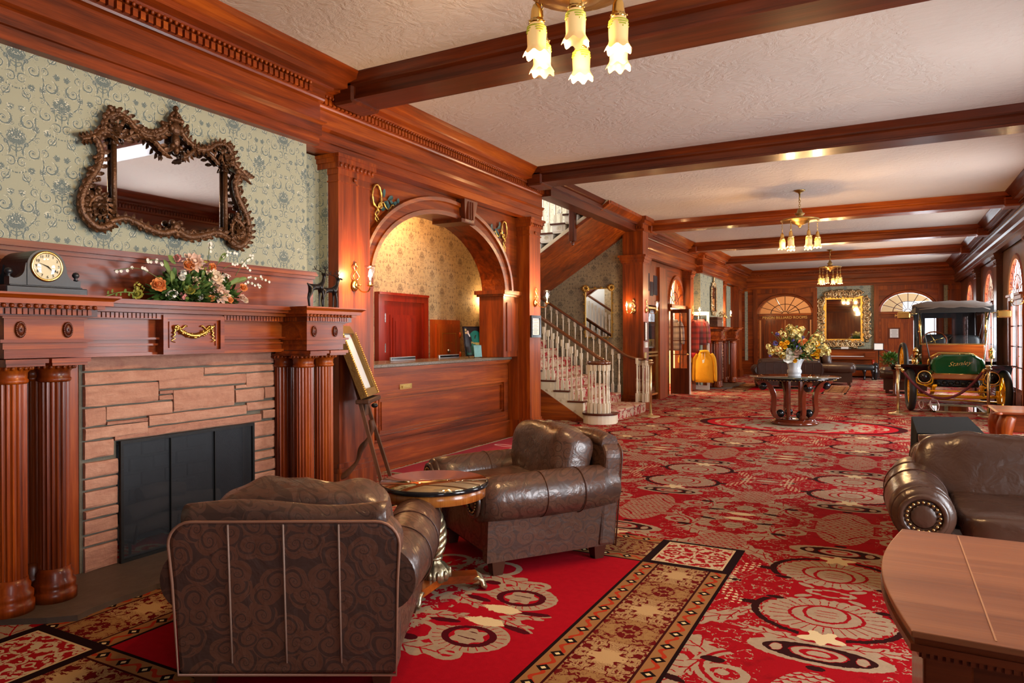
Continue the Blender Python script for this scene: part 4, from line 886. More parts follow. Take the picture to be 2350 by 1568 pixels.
# ------------------------------------------------------------------ ornate mirrors
LS = []
def leaf_scroll(m_, pts, r0, r1, n=7, sc_=1.0):
    LS.append(list(pts))
    m_.tube(pts, [r0 + (r1 - r0) * i / (len(pts) - 1) for i in range(len(pts))], n)
def spiral(c, r, a0, turns, n, d=0.0, sgn=1, squash=1.0):
    return [(c[0] + (d if d else 0), c[1] + r * (1 - 0.85 * i / n) * math.cos(a0 + sgn * turns * TAU * i / n), c[2] + r * squash * (1 - 0.85 * i / n) * math.sin(a0 + sgn * turns * TAU * i / n)) for i in range(n + 1)]
def smooth(pts, n=6):
    out = []; P_ = [Vector(p) for p in pts]
    for i in range(len(P_) - 1):
        p0, p1, p2, p3 = P_[max(i - 1, 0)], P_[i], P_[i + 1], P_[min(i + 2, len(P_) - 1)]
        for k in range(n):
            t = k / n; out.append(0.5 * ((2 * p1) + (p2 - p0) * t + (2 * p0 - 5 * p1 + 4 * p2 - p3) * t * t + (3 * p1 - p0 - 3 * p2 + p3) * t ** 3))
    out.append(P_[-1]); return out
root = thing('overmantel_mirror', 'large wide rococo mirror in a carved walnut scroll frame over the near fireplace', 'mirror', (-4.25, 3.07, 2.08), world=True)
cy0 = 3.068; root_mirror = root
def mp(u, z, d=0.035): return (-4.25 + d, cy0 + u, z)
prof_r = [(0.0, 2.135), (0.14, 2.115), (0.33, 2.15), (0.46, 2.13), (0.555, 2.15), (0.585, 2.24), (0.56, 2.34), (0.50, 2.45), (0.485, 2.55), (0.53, 2.60), (0.45, 2.64), (0.42, 2.72), (0.33, 2.755), (0.22, 2.70), (0.10, 2.74), (0.0, 2.80)]
half = smooth([mp(u, z, 0.012) for u, z in prof_r], 3); other = [Vector((p.x, 2 * cy0 - p.y, p.z)) for p in half][::-1]
b = MB(); b.add([tuple(p) for p in half + other[1:-1]], [list(range(len(half) + len(other) - 2))]); b.build('mirror_glass', mirror_glass, root, auto=False)
b = MB()
for sg in (-1, 1):
    Q = lambda u, z, d=0.035: mp(sg * u, z, d)
    leaf_scroll(b, smooth([Q(0.0, 2.12, .05), Q(0.10, 2.09), Q(0.22, 2.115), Q(0.34, 2.15), Q(0.44, 2.12), Q(0.45, 2.10)], 5), 0.03, 0.018)
    leaf_scroll(b, smooth([Q(0.44, 2.10), Q(0.52, 2.07), Q(0.60, 2.13), Q(0.62, 2.22), Q(0.585, 2.33), Q(0.52, 2.44), Q(0.50, 2.54), Q(0.535, 2.62)], 5), 0.030, 0.020, 8)
    leaf_scroll(b, smooth([Q(0.56, 2.12), Q(0.575, 2.2), Q(0.52, 2.26), Q(0.47, 2.22), Q(0.475, 2.16), Q(0.52, 2.155), Q(0.525, 2.19), Q(.50, 2.195)], 5), 0.022, 0.008)
    leaf_scroll(b, smooth([Q(0.535, 2.62), Q(0.58, 2.60), Q(0.615, 2.585)], 4), 0.026, 0.012); leaf_scroll(b, smooth([Q(0.53, 2.61), Q(0.50, 2.655), Q(0.44, 2.665), Q(0.40, 2.64)], 4), 0.028, 0.014)
    leaf_scroll(b, smooth([Q(0.475, 2.65), Q(0.47, 2.73), Q(0.42, 2.79), Q(0.34, 2.785), Q(0.27, 2.735), Q(0.19, 2.715), Q(0.10, 2.75), Q(0.05, 2.80)], 5), 0.022, 0.020)
    leaf_scroll(b, smooth([Q(0.40, 2.655), Q(0.38, 2.70), Q(0.41, 2.73), Q(0.43, 2.70), Q(.415, 2.69)], 4), 0.016, 0.007)
    leaf_scroll(b, smooth([Q(0.36, 2.64), Q(0.27, 2.70), Q(0.17, 2.70), Q(0.09, 2.64), Q(0.06, 2.63)], 5), 0.014, 0.018)
    b.tube([Q(0.415, 2.15, .03), Q(0.415, 2.64, .03)], 0.017, 10); b.lathe([(0.026, 0), (0.018, 0.02), (0.028, 0.04)], Q(0.415, 2.60, .03), 10); b.lathe([(0.022, 0), (0.016, 0.03)], Q(0.415, 2.15, .03), 10)
    for (u, z, a) in ((0.60, 2.30, .02), (0.57, 2.42, .02), (0.54, 2.50, .018), (0.44, 2.81, .022), (0.40, 2.80, .02), (0.35, 2.76, .022), (0.47, 2.76, .018), (0.25, 2.74, .018), (0.16, 2.73, .018), (0.13, 2.12, .022), (0.18, 2.10, .02), (0.24, 2.11, .018), (0.30, 2.14, .018), (0.52, 2.30, .022), (0.49, 2.26, .018), (0.53, 2.36, .016), (0.08, 2.83, .022)):
        for k in range(4): b.sph(Q(u + R.uniform(-.015, .015), z + R.uniform(-.015, .015), .045), (0.016, a * R.uniform(.5, .9), a * R.uniform(.5, .9)), 7, 5)
for (u, z, r1_, r2_) in ((0, 2.90, .014, .03), (0, 2.94, .016, .02), (0, 2.86, .05, .02), (-.04, 2.86, .02, .022), (.04, 2.86, .02, .022), (0, 2.80, .04, .05), (-0.035, 2.80, .02, .03), (0.035, 2.80, .02, .03), (0, 2.72, .03, .05), (-.03, 2.68, .018, .02), (.03, 2.68, .018, .02), (0, 2.66, .02, .03), (0, 2.14, .035, .04), (-.03, 2.17, .018, .02), (.03, 2.17, .018, .02), (0, 2.09, .02, .03)):
    b.sph(mp(u, z, .05), (0.026, r1_, r2_), 9, 6)
for i in range(26):
    an = TAU * i / 26; b.sph(mp(0.045 * math.cos(an), 2.84 + 0.07 * math.sin(an), .05), (0.014, 0.012, 0.014), 6, 4)
b.build('carved_frame', bronze_wood, root)

def rococo(name, label, T, cx, z0, z1, hw, mat, gmat, dense=1.0, fw=0.12, cat='mirror'):
    rt = thing(name, label, cat, T(cx, 0, z0), world=True)
    b = MB(T); b.quad((cx - hw, 0.03, z0), (cx + hw, 0.03, z0), (cx + hw, 0.03, z1), (cx - hw, 0.03, z1)); b.build('mirror_glass', mirror_glass, rt, auto=False)
    b = MB(T); 
    for (a, c, e, f) in ((cx - hw - fw * .3, cx + hw + fw * .3, z0 - fw * .3, z0), (cx - hw - fw * .3, cx + hw + fw * .3, z1, z1 + fw * .3), (cx - hw - fw * .3, cx - hw, z0, z1), (cx + hw, cx + hw + fw * .3, z0, z1)): b.box(a, c, 0, 0.05, e, f)
    b.build('inner_moulding', gmat, rt)
    b = MB(T); 
    per = [(cx - hw, z0), (cx + hw, z0), (cx + hw, z1), (cx - hw, z1)]
    for k in range(4):
        (xa, za), (xb, zb_) = per[k], per[(k + 1) % 4]; Ln = math.hypot(xb - xa, zb_ - za); n = max(4, int(Ln / (0.075 / dense)))
        nx, nz = (zb_ - za) / Ln, -(xb - xa) / Ln
        for i in range(n):
            t = (i + 0.5) / n; px, pz = xa + (xb - xa) * t + nx * fw * 0.6, za + (zb_ - za) * t + nz * fw * 0.6
            r0 = fw * R.uniform(0.3, 0.48); sg = 1 if i % 2 else -1; a0 = R.uniform(0, TAU)
            pts = [T(px + r0 * (1 - .8 * q / 12) * math.cos(a0 + sg * 1.4 * TAU * q / 12), 0.04, pz + r0 * (1 - .8 * q / 12) * math.sin(a0 + sg * 1.4 * TAU * q / 12)) for q in range(13)]
            tt = b.T; b.T = None; b.tube(pts, [fw * 0.13 * (1 - .05 * q) for q in range(13)], 6); b.T = tt
            for q in range(3): an = R.uniform(0, TAU); b.sph((px + fw * .4 * math.cos(an), 0.045, pz + fw * .4 * math.sin(an)), (fw * .14, 0.02, fw * .14), 6, 4)
    b.build('carved_frame', mat, rt); return rt
m2 = rococo('wall_mirror', 'tall mirror in a heavy dark gilt frame above the piano on the end wall', lambda s, d, z: (s, YF + 0.06 - d, z), -1.21, 1.26, 2.59, 0.52, gilt_dark, gold, 1.0, 0.30)
m3 = rococo('wall_mirror', 'narrow dark carved mirror above the far fireplace', lambda s, d, z: (-4.22 + d, s, z), 19.75, 2.08, 2.72, 0.22, gilt_dark, bronze_wood, 1.2, 0.13)
b = MB(); 
for k, (a, r1_) in enumerate(((2.9, .07), (2.97, .045), (3.02, .03))): b.sph((-4.18, 19.75, a - 0.03), (0.03, r1_, 0.06), 8, 6)
b.build('crest', gilt_dark, m3)
m4 = rococo('stair_mirror', 'small gilt-cornered mirror on the wallpapered wall above the stair rail', lambda s, d, z: (s, 12.95 - d, z), -4.97, 1.38, 2.32, 0.27, gold, gold, 0.45, 0.05)
for (x, z) in ((-5.24, 2.34), (-4.70, 2.34)):
    b = MB()
    for k in range(9): an = k * 0.7; b.sph((x + 0.05 * math.cos(an), 12.9, z + 0.045 * math.sin(an)), (0.03, 0.02, 0.03), 7, 5)
    b.build('corner_leaf', gold, m4)

# ------------------------------------------------------------------ mantel clock
ck = thing('mantel_clock', 'black tambour mantel clock with a brass-rimmed cream dial at the left of the mantel', 'clock', (-3.97, 2.06, 1.62), PI / 2 * 0, world=True)
X0, X1 = -4.12, -3.84
black_wood = simple('ebonised_wood', S(30, 32, 36), 0.34, bump=(60, 0.08))
b = MB(); b.bev(X0, X1, 1.865, 2.265, 1.621, 1.665, 0.004); b.bev(X0 + .01, X1 - .012, 1.885, 2.245, 1.665, 1.672, 0.002)
sh = [(1.885, 1.672), (2.235, 1.672), (2.235, 1.712), (2.215, 1.712)] + [(2.215 - 0.045 * math.sin(a), 1.757 - 0.045 * math.cos(a)) for a in [PI / 2 * i / 6 for i in range(7)]] + [(2.165, 1.775)] 
body = [(1.965, 1.672)] + [(2.152, 1.672), (2.152, 1.765)] + [(2.0585 + 0.0935 * math.cos(a), 1.775 + 0.085 * math.sin(a)) for a in [PI * i / 16 for i in range(17)]] + [(1.965, 1.765)]
b.prism(body, 'x', X0 + .005, X1 - .008)
for sg in (-1, 1):
    c_ = 2.0585; P_ = [(c_ + sg * 0.09, 1.672), (c_ + sg * 0.175, 1.672), (c_ + sg * 0.175, 1.71), (c_ + sg * 0.16, 1.706)] + [(c_ + sg * (0.155 - 0.052 * math.sin(PI / 2 * i / 6)), 1.703 + 0.055 * (1 - math.cos(PI / 2 * i / 6))) for i in range(7)] + [(c_ + sg * 0.098, 1.785), (c_ + sg * 0.09, 1.785)]
    b.prism(P_, 'x', X1 - 0.06, X1 - .012); b.prism(P_, 'x', X0 + .01, X0 + .05)
b.build('case', black_wood, ck)
for sg in (-1, 1): b = MB(); b.lathe([(0.008, 0), (0.012, 0.006), (0.006, 0.012), (0.016, 0.022), (0.018, 0.032), (0.012, 0.044), (0.0, 0.048)], (X1 - 0.04, 2.0585 + sg * 0.165, 1.708), 12); b.build('finial', black_wood, ck)
XR = Matrix.Translation((X1 - 0.006, 2.0585, 1.772)) @ Matrix.Rotation(PI / 2, 4, 'Y')
b = MB(); b.torus((0, 0, 0), 0.073, 0.008, 32, 8, X=XR); b.build('bezel', brass, ck)
g = G('cream_clock_dial'); dial_m = g.bsdf(S(226, 210, 168), 0.35)
b = MB(); b.lathe([(0.072, 0.0), (0.072, 0.004)], (0, 0, 0), 32, X=XR); dl = b.build('dial', dial_m, ck)
for h in range(1, 13):
    a = PI / 2 - TAU * h / 12; text('numeral', str(h), 0.02, Matrix.Translation((X1 + 0.0005, 2.0585 + 0.055 * math.cos(a), 1.772 + 0.055 * math.sin(a))) @ Matrix.Rotation(PI / 2, 4, 'Z') @ Matrix.Rotation(PI / 2, 4, 'X'), black_gloss, ck, 0.0004)
b = MB()
for (a, l, w_) in ((PI / 2 + TAU * 9.6 / 60 * 1.0 + 0.2, 0.052, 0.0022), (PI / 2 - TAU * 22.5 / 60, 0.036, 0.003)):
    b.prism([(2.0585 + w_ * math.sin(a), 1.772 - w_ * math.cos(a)), (2.0585 + l * math.cos(a), 1.772 + l * math.sin(a)), (2.0585 - w_ * math.sin(a), 1.772 + w_ * math.cos(a))], 'x', X1 + 0.002, X1 + 0.0035)
for yy in (2.022, 2.095): b.sph((X1 + 0.001, yy, 1.75), (0.002, 0.006, 0.006), 8, 6)
b.build('hands', black_gloss, ck)
b = MB(); b.sph((0, 0, 0.002), (0.071, 0.071, 0.012), 28, 8, X=XR); b.build('dial_glass', clear, ck)

# ------------------------------------------------------------------ flowers
def petal_mat(n, c, c2=None):
    g = G(n); x, y, z = g.coord(); return g.bsdf(g.mix(g.noise(g.vec(x, y, z), 30, 2), c, c2 or tuple(q * .75 for q in c[:3]) + (1,)), 0.6, 0, None, Subsurface_Weight=0.0)
PEACH = petal_mat('peach_petals', S(238, 168, 104), S(224, 134, 66)); CREAMP = petal_mat('cream_petals', S(238, 222, 196), S(214, 186, 160)); BLUSH = petal_mat('blush_petals', S(232, 206, 186), S(206, 164, 140)); LIME = petal_mat('pale_green_petals', S(190, 180, 84), S(150, 144, 52)); WHITEP = petal_mat('white_petals', S(240, 236, 224)); PINKP = petal_mat('pink_petals', S(230, 150, 140)); BUTTER = petal_mat('butter_yellow_petals', S(226, 212, 148), S(196, 176, 96)); YEL = petal_mat('golden_yellow_petals', S(236, 182, 16), S(206, 140, 6)); BLUEP = petal_mat('violet_blue_petals', S(112, 104, 176), S(74, 68, 130))
LEAFM = petal_mat('dark_green_leaf', S(74, 108, 40), S(46, 74, 26)); LEAFL = petal_mat('light_green_leaf', S(120, 140, 66), S(84, 104, 44)); STEM = petal_mat('green_stem', S(96, 108, 52))
def petal(m_, base, dirv, upv, ln, w_, curl=0.3):
    d = Vector(dirv).normalized(); u = Vector(upv); u = (u - d * u.dot(d)).normalized(); s_ = d.cross(u)
    P_ = []
    for (t, ww, h) in ((0, 0.25, 0), (0.4, 0.9, 0.10), (0.75, 1.0, 0.22), (1.0, 0.35, curl + 0.1)):
        c = Vector(base) + d * ln * t + u * ln * h * curl * 2
        P_ += [c - s_ * w_ * ww / 2, c + u * (-0.08 * ln), c + s_ * w_ * ww / 2]
    m_.add(P_, [(k * 3 + q, k * 3 + q + 1, k * 3 + q + 4, k * 3 + q + 3) for k in range(3) for q in (0, 1)], True)
def rose(name, mat, c, r, facing, parent, layers=4, npet=7, pointy=False, label=None):
    f = Vector(facing).normalized(); a = f.orthogonal().normalized(); b_ = f.cross(a); m_ = MB()
    m_.sph(Vector(c), r * 0.42, 8, 6)
    for L_ in range(layers):
        t = L_ / max(1, layers - 1); tilt = 0.15 + t * 1.25
        for k in range(npet + L_):
            an = TAU * (k + L_ * 0.5) / (npet + L_) + R.uniform(-.1, .1); rad = a * math.cos(an) + b_ * math.sin(an)
            d = f * math.cos(tilt) + rad * math.sin(tilt)
            petal(m_, Vector(c) + rad * r * 0.12 * (1 - t) - f * r * 0.25, d, f - rad * 0.3 if t > .5 else -rad, r * (0.8 + 0.35 * t) * R.uniform(.9, 1.1), r * (0.42 if pointy else 0.75), 0.05 if pointy else 0.35)
    o = m_.build(name, mat, parent, label); return o
def cluster(name, mat, c, r, n, pr, parent, sq_=(1, 1, 1), label=None):
    m_ = MB()
    for i in range(n):
        v = Vector((R.gauss(0, 1), R.gauss(0, 1), R.gauss(0, 1))).normalized() * r * R.uniform(.6, 1); p = Vector(c) + Vector((v.x * sq_[0], v.y * sq_[1], v.z * sq_[2]))
        for k in range(4):
            an = TAU * k / 4 + i; nrm = v.normalized(); a = nrm.orthogonal().normalized(); b_ = nrm.cross(a); petal(m_, p, (a * math.cos(an) + b_ * math.sin(an)) + nrm * .3, nrm, pr, pr * .9, .2)
    return m_.build(name, mat, parent, label)
def leaves(name, mat, c, r, n, ln, parent, sq_=(1, 1, 1), w_=0.35, kind='stuff', up=0.0):
    m_ = MB()
    for i in range(n):
        v = Vector((R.gauss(0, 1), R.gauss(0, 1), R.gauss(0, 1) + up)).normalized(); p = Vector(c) + Vector((v.x * sq_[0], v.y * sq_[1], v.z * sq_[2])) * r * R.uniform(.2, .9)
        d = (v + Vector((R.gauss(0, .4), R.gauss(0, .4), R.gauss(0, .4)))).normalized(); petal(m_, p, d, Vector((0, 0, 1)) + Vector((R.gauss(0, .4), R.gauss(0, .4), 0)), ln * R.uniform(.6, 1.1), ln * w_, 0.3)
    return m_.build(name, mat, parent, kind=kind)
def sprig(c0, c1, parent, n=6, mat=WHITEP, pr=0.012, bend=0.04, name='blossom_sprig', leafm=None):
    P_ = smooth([c0, (Vector(c0) + Vector(c1)) / 2 + Vector((0.01, 0, bend)), c1], 6); m_ = MB(); m_.tube(P_, 0.0025, 5); o = m_.build('stem', STEM, parent)
    m_ = MB()
    for i in range(n):
        p = P_[int(len(P_) * (0.35 + 0.65 * i / n))] + Vector((R.uniform(-.01, .01), R.uniform(-.012, .012), R.uniform(-.012, .012)))
        for k in range(5): an = TAU * k / 5; petal(m_, p, (0.5, math.cos(an), math.sin(an)), (1, 0, 0), pr, pr * .8, .2)
    m_.build('blossom', mat, o); return o
b = MB(); mroot = root_mirror
for P_ in LS:
    for i in range(1, len(P_) - 1, 2):
        t = (P_[i + 1] - P_[i - 1]).normalized(); nrm = t.cross(Vector((1, 0, 0)))
        for sg in (-1, 1): petal(b, P_[i] + Vector((.012, 0, 0)) + nrm * sg * .008, t * .8 + nrm * sg * .8, (1, 0, 0), .040, .026, .5)
b.build('carved_acanthus', bronze_wood, mroot, kind='stuff')
fa = thing('mantel_flowers', 'low spreading arrangement of peach, cream and green flowers on the middle of the mantel', 'flowers', (-3.97, 3.02, 1.62), world=True)
def fl(yy, z, x=-3.9): return (x, yy, z)
leaves('foliage', LEAFM, (-3.97, 3.04, 1.70), 1.0, 900, 0.075, fa, (0.07, 0.36, 0.10), .45); leaves('moss', LEAFL, (-3.95, 3.04, 1.71), 1.0, 300, 0.06, fa, (0.08, 0.30, 0.11), .45)
for (yy, z, r_2, mt, kw) in ((2.725, 1.72, .042, PEACH, {}), (2.955, 1.86, .035, PEACH, {}), (3.13, 1.865, .026, PEACH, {}), (3.36, 1.74, .028, PEACH, {}), (3.10, 1.655, .024, PEACH, {}), (3.25, 1.65, .022, PEACH, {}),
                         (2.99, 1.885, .062, BLUSH, dict(pointy=True)), (3.125, 1.79, .062, CREAMP, dict(pointy=True)), (3.17, 1.69, .065, BLUSH, dict(pointy=True)), (3.14, 1.74, .04, BLUSH, {}),
                         (2.94, 1.70, .033, LIME, {}), (2.59, 1.655, .03, LIME, dict(layers=3)), (2.99, 1.765, .027, CREAMP, {}), (3.35, 1.67, .024, BLUSH, {}), (3.375, 1.655, .022, CREAMP, {}), (2.885, 1.775, .02, WHITEP, {})):
    rose('flower', mt, fl(yy, z, -3.895 if z < 1.8 else -3.92), r_2, (1, (yy - 3.0) * 0.6 - .3, 0.35), fa, **kw)
for (yy, z, mt, r_2) in ((2.82, 1.665, WHITEP, .032), (3.06, 1.87, LIME, .035), (2.9, 1.665, PINKP, .025), (2.60, 1.70, LIME, .03), (2.9, 1.80, WHITEP, .025), (3.22, 1.80, WHITEP, .028), (2.985, 1.725, PINKP, .02), (2.86, 1.90, PINKP, .025), (3.02, 1.66, WHITEP, .02)): cluster('blossom_cluster', mt, fl(yy, z, -3.90), r_2, 16, 0.011, fa)
for (a, c) in (((2.75, 1.75), (2.47, 1.79)), ((2.8, 1.80), (2.66, 1.86)), ((3.3, 1.76), (3.62, 1.80)), ((3.3, 1.82), (3.48, 1.97)), ((3.15, 1.88), (3.33, 1.985)), ((3.08, 1.90), (3.12, 2.02)), ((3.3, 1.72), (3.56, 1.755)), ((3.2, 1.86), (3.45, 1.87))): sprig(fl(*a), fl(c[0], c[1], -3.93), fa, 7)
b = MB(); b.tube(smooth([fl(2.62, 1.66), fl(2.5, 1.665), fl(2.40, 1.635)], 5), 0.004, 5); 
for k in range(9): petal(b, fl(2.42 + k * .025, 1.65 + .01 * math.sin(k * 2)), (.3, -.5, R.uniform(-.3, 1)), (1, 0, 0), .03, .02)
b.build('trailing_stem', LEAFL, fa)
b = MB()
for (yy, z, an, ln) in ((2.83, 1.78, 2.2, .12), (2.85, 1.70, 1.9, .12), (2.86, 1.86, 2.5, .08), (3.25, 1.75, .6, .10), (3.3, 1.78, .3, .1), (3.18, 1.9, 1.0, .08)): petal(b, fl(yy, z, -3.92), (.2, math.cos(an), math.sin(an)), (1, 0, 0), ln, .035, .1)
b.build('broad_leaves', LEAFL, fa)

# ------------------------------------------------------------------ deer
def skin(name, mat, pts, edges, rad, parent, sub=2, root_i=0):
    me = bpy.data.meshes.new(name); me.from_pydata([tuple(p) for p in pts], edges, []); me.materials.append(mat)
    o = bpy.data.objects.new(name, me); col.objects.link(o); adopt(o, parent)
    s_ = o.modifiers.new('s', 'SKIN'); s_.use_smooth_shade = True
    sv = me.skin_vertices[0].data
    for i, r_2 in enumerate(rad): sv[i].radius = (r_2, r_2) if not hasattr(r_2, '__len__') else r_2
    sv[root_i].use_root = True
    u = o.modifiers.new('u', 'SUBSURF'); u.levels = sub; u.render_levels = sub
    return o
def deer(y, x, rz, label, h=1.0):
    d = thing('deer_figurine', label, 'figurine', (x, y, 1.62), rz)
    # local: +x is forward (nose), z up; height about .27
    P_ = [(0.0, 0, .155), (0.045, 0, .165), (-.05, 0, .158), (0.075, 0, .20), (0.085, 0, .235), (0.088, 0, .258), (0.115, 0, .262), (0.135, 0, .256),
          (0.05, .014, .12), (0.048, .014, .06), (0.046, .014, .004), (0.055, -.014, .12), (0.066, -.014, .06), (0.062, -.014, .004),
          (-.055, .015, .125), (-.070, .015, .075), (-.058, .015, .004), (-.060, -.015, .12), (-.088, -.015, .07), (-.082, -.015, .004), (-.085, 0, .175), (-.093, 0, .185),
          (0.078, .022, .268), (0.078, -.022, .268)]
    E_ = [(0, 1), (0, 2), (1, 3), (3, 4), (4, 5), (5, 6), (6, 7), (1, 8), (8, 9), (9, 10), (1, 11), (11, 12), (12, 13), (2, 14), (14, 15), (15, 16), (2, 17), (17, 18), (18, 19), (2, 20), (20, 21), (5, 22), (5, 23)]
    rd = [.024, .027, .026, .016, .0125, .0135, .009, .0065, .010, .006, .006, .010, .006, .006, .012, .0065, .006, .012, .0065, .006, .006, .004, .006, .006]
    skin('body', bronze_black, P_, E_, [r_2 * h for r_2 in rd], d)
    b = MB()
    for sg in (-1, 1):
        A_ = [(0.085, sg * .008, .268), (0.068, sg * .028, .285), (0.045, sg * .045, .298), (0.03, sg * .048, .322)]
        b.tube(smooth(A_, 4), 0.0032, 6)
        for (p, q) in ((1, (0.085, sg * .04, .315)), (2, (0.06, sg * .055, .33)), (2, (0.02, sg * .055, .30)), (1, (0.105, sg * .03, .292))): b.tube([A_[p], q], 0.0026, 5)
    b.build('antlers', bronze_black, d); return d
deer(3.96, -3.80, PI / 2, 'left one of two slender black deer figurines on the right end of the mantel'); d2 = deer(4.17, -3.86, PI / 2 - .15, 'right one of two slender black deer figurines, its head turned up'); d2.scale = (0.95, 0.95, 0.93)

# ------------------------------------------------------------------ wall sconces
def sconce(name, label, T, s_, z, lit=80, arms=(0,), reach=0.17):
    rt = thing(name, label, 'wall lamp', T(s_, 0, z), world=True)
    b = MB(T)
    b.sph((s_, 0.012, z), (0.045, 0.018, 0.055), 14, 8); b.sph((s_, 0.03, z), (0.02, 0.012, 0.025), 10, 6)
    tt = b.T; b.T = None
    for sg in (-1, 1): b.tube(smooth([T(s_ + sg * .015, 0.02, z + .05), T(s_ + sg * .04, 0.025, z + .085), T(s_ + sg * .008, 0.02, z + .13), T(s_ + sg * .025, 0.02, z + .17), T(s_ + sg * .006, 0.02, z + .185)], 4), 0.0055, 6)
    b.T = tt; b.sph((s_, 0.02, z + 0.20), (0.012, 0.008, 0.02), 8, 6); b.build('backplate', brass, rt)
    for a in arms:
        cx, cd_ = s_ + reach * math.sin(a), reach * math.cos(a) + 0.02
        b = MB(); b.tube(smooth([T(s_, 0.03, z), T(s_ + (cx - s_) * .4, cd_ * .45, z - .055), T(s_ + (cx - s_) * .85, cd_ * .85, z - .06), T(cx, cd_, z - 0.015)], 5), 0.006, 6)
        b.torus(T(s_ + (cx - s_) * .35, cd_ * .35, z + 0.0), 0.018, 0.004, 12, 5)
        ar = b.build('arm', brass, rt)
        c = T(cx, cd_, z); b = MB(); b.lathe([(0.006, -.02), (0.032, -.008), (0.034, -.002), (0.016, 0.002), (0.015, 0.022)], c, 14); b.build('cup', brass, ar)
        b = MB(); b.lathe([(0.009, 0.02), (0.009, 0.07)], c, 10); b.build('candle_sleeve', white_trim, ar)
        b = MB(); b.lathe([(0.006, 0.07), (0.014, 0.09), (0.015, 0.105), (0.008, 0.13), (0.001, 0.145)], c, 10); b.build('bulb', bulb, ar)
        b = MB(); b.lathe([(0.022, 0.0), (0.034, 0.05), (0.044, 0.11), (0.046, 0.15), (0.052, 0.172)], c, 20); s0 = b.build('glass_chimney', clear, ar)
        s0.visible_shadow = True
        point('sconce_light', (c[0], c[1], c[2] + 0.10), lit, WARM, 0.02)
    return rt
sconce('sconce', 'brass candle sconce on the pilaster between near fireplace and reception arch', LW(-4.3), 4.965, 1.87)
sconce('sconce', 'brass candle sconce on the pilaster right of the reception arch, above the small framed notice', LW(-4.3), 8.72, 1.86)
sconce('sconce', 'two-armed brass sconce on the tan wallpaper behind the reception counter', LW(-5.6), 9.52, 1.86, 20, (-1.25, 1.25), 0.16)
sconce('sconce', 'brass sconce on the pillar face beside the stairs, left of its twin', lambda s, d, z: (s, 12.78 - d, z), -4.21, 1.88, 26, (-0.7,), 0.14)
sconce('sconce', 'brass sconce in front of the brass-framed doorway, left of the shop', LW(-4.02), 12.95, 1.88, 30, (0.0,), 0.2)
sconce('sconce', 'brass candle sconce directly above the hanging plaid shirts', LW(-4.3), 17.74, 1.95)
sconce('sconce', 'brass candle sconce past the far fireplace, lowest and farthest on the left wall', LW(-4.3), 21.77, 1.98)
sconce('sconce', 'brass candle sconce on the right wall beside the nearest arched window', RW(2.0), 13.65, 1.92, 26)

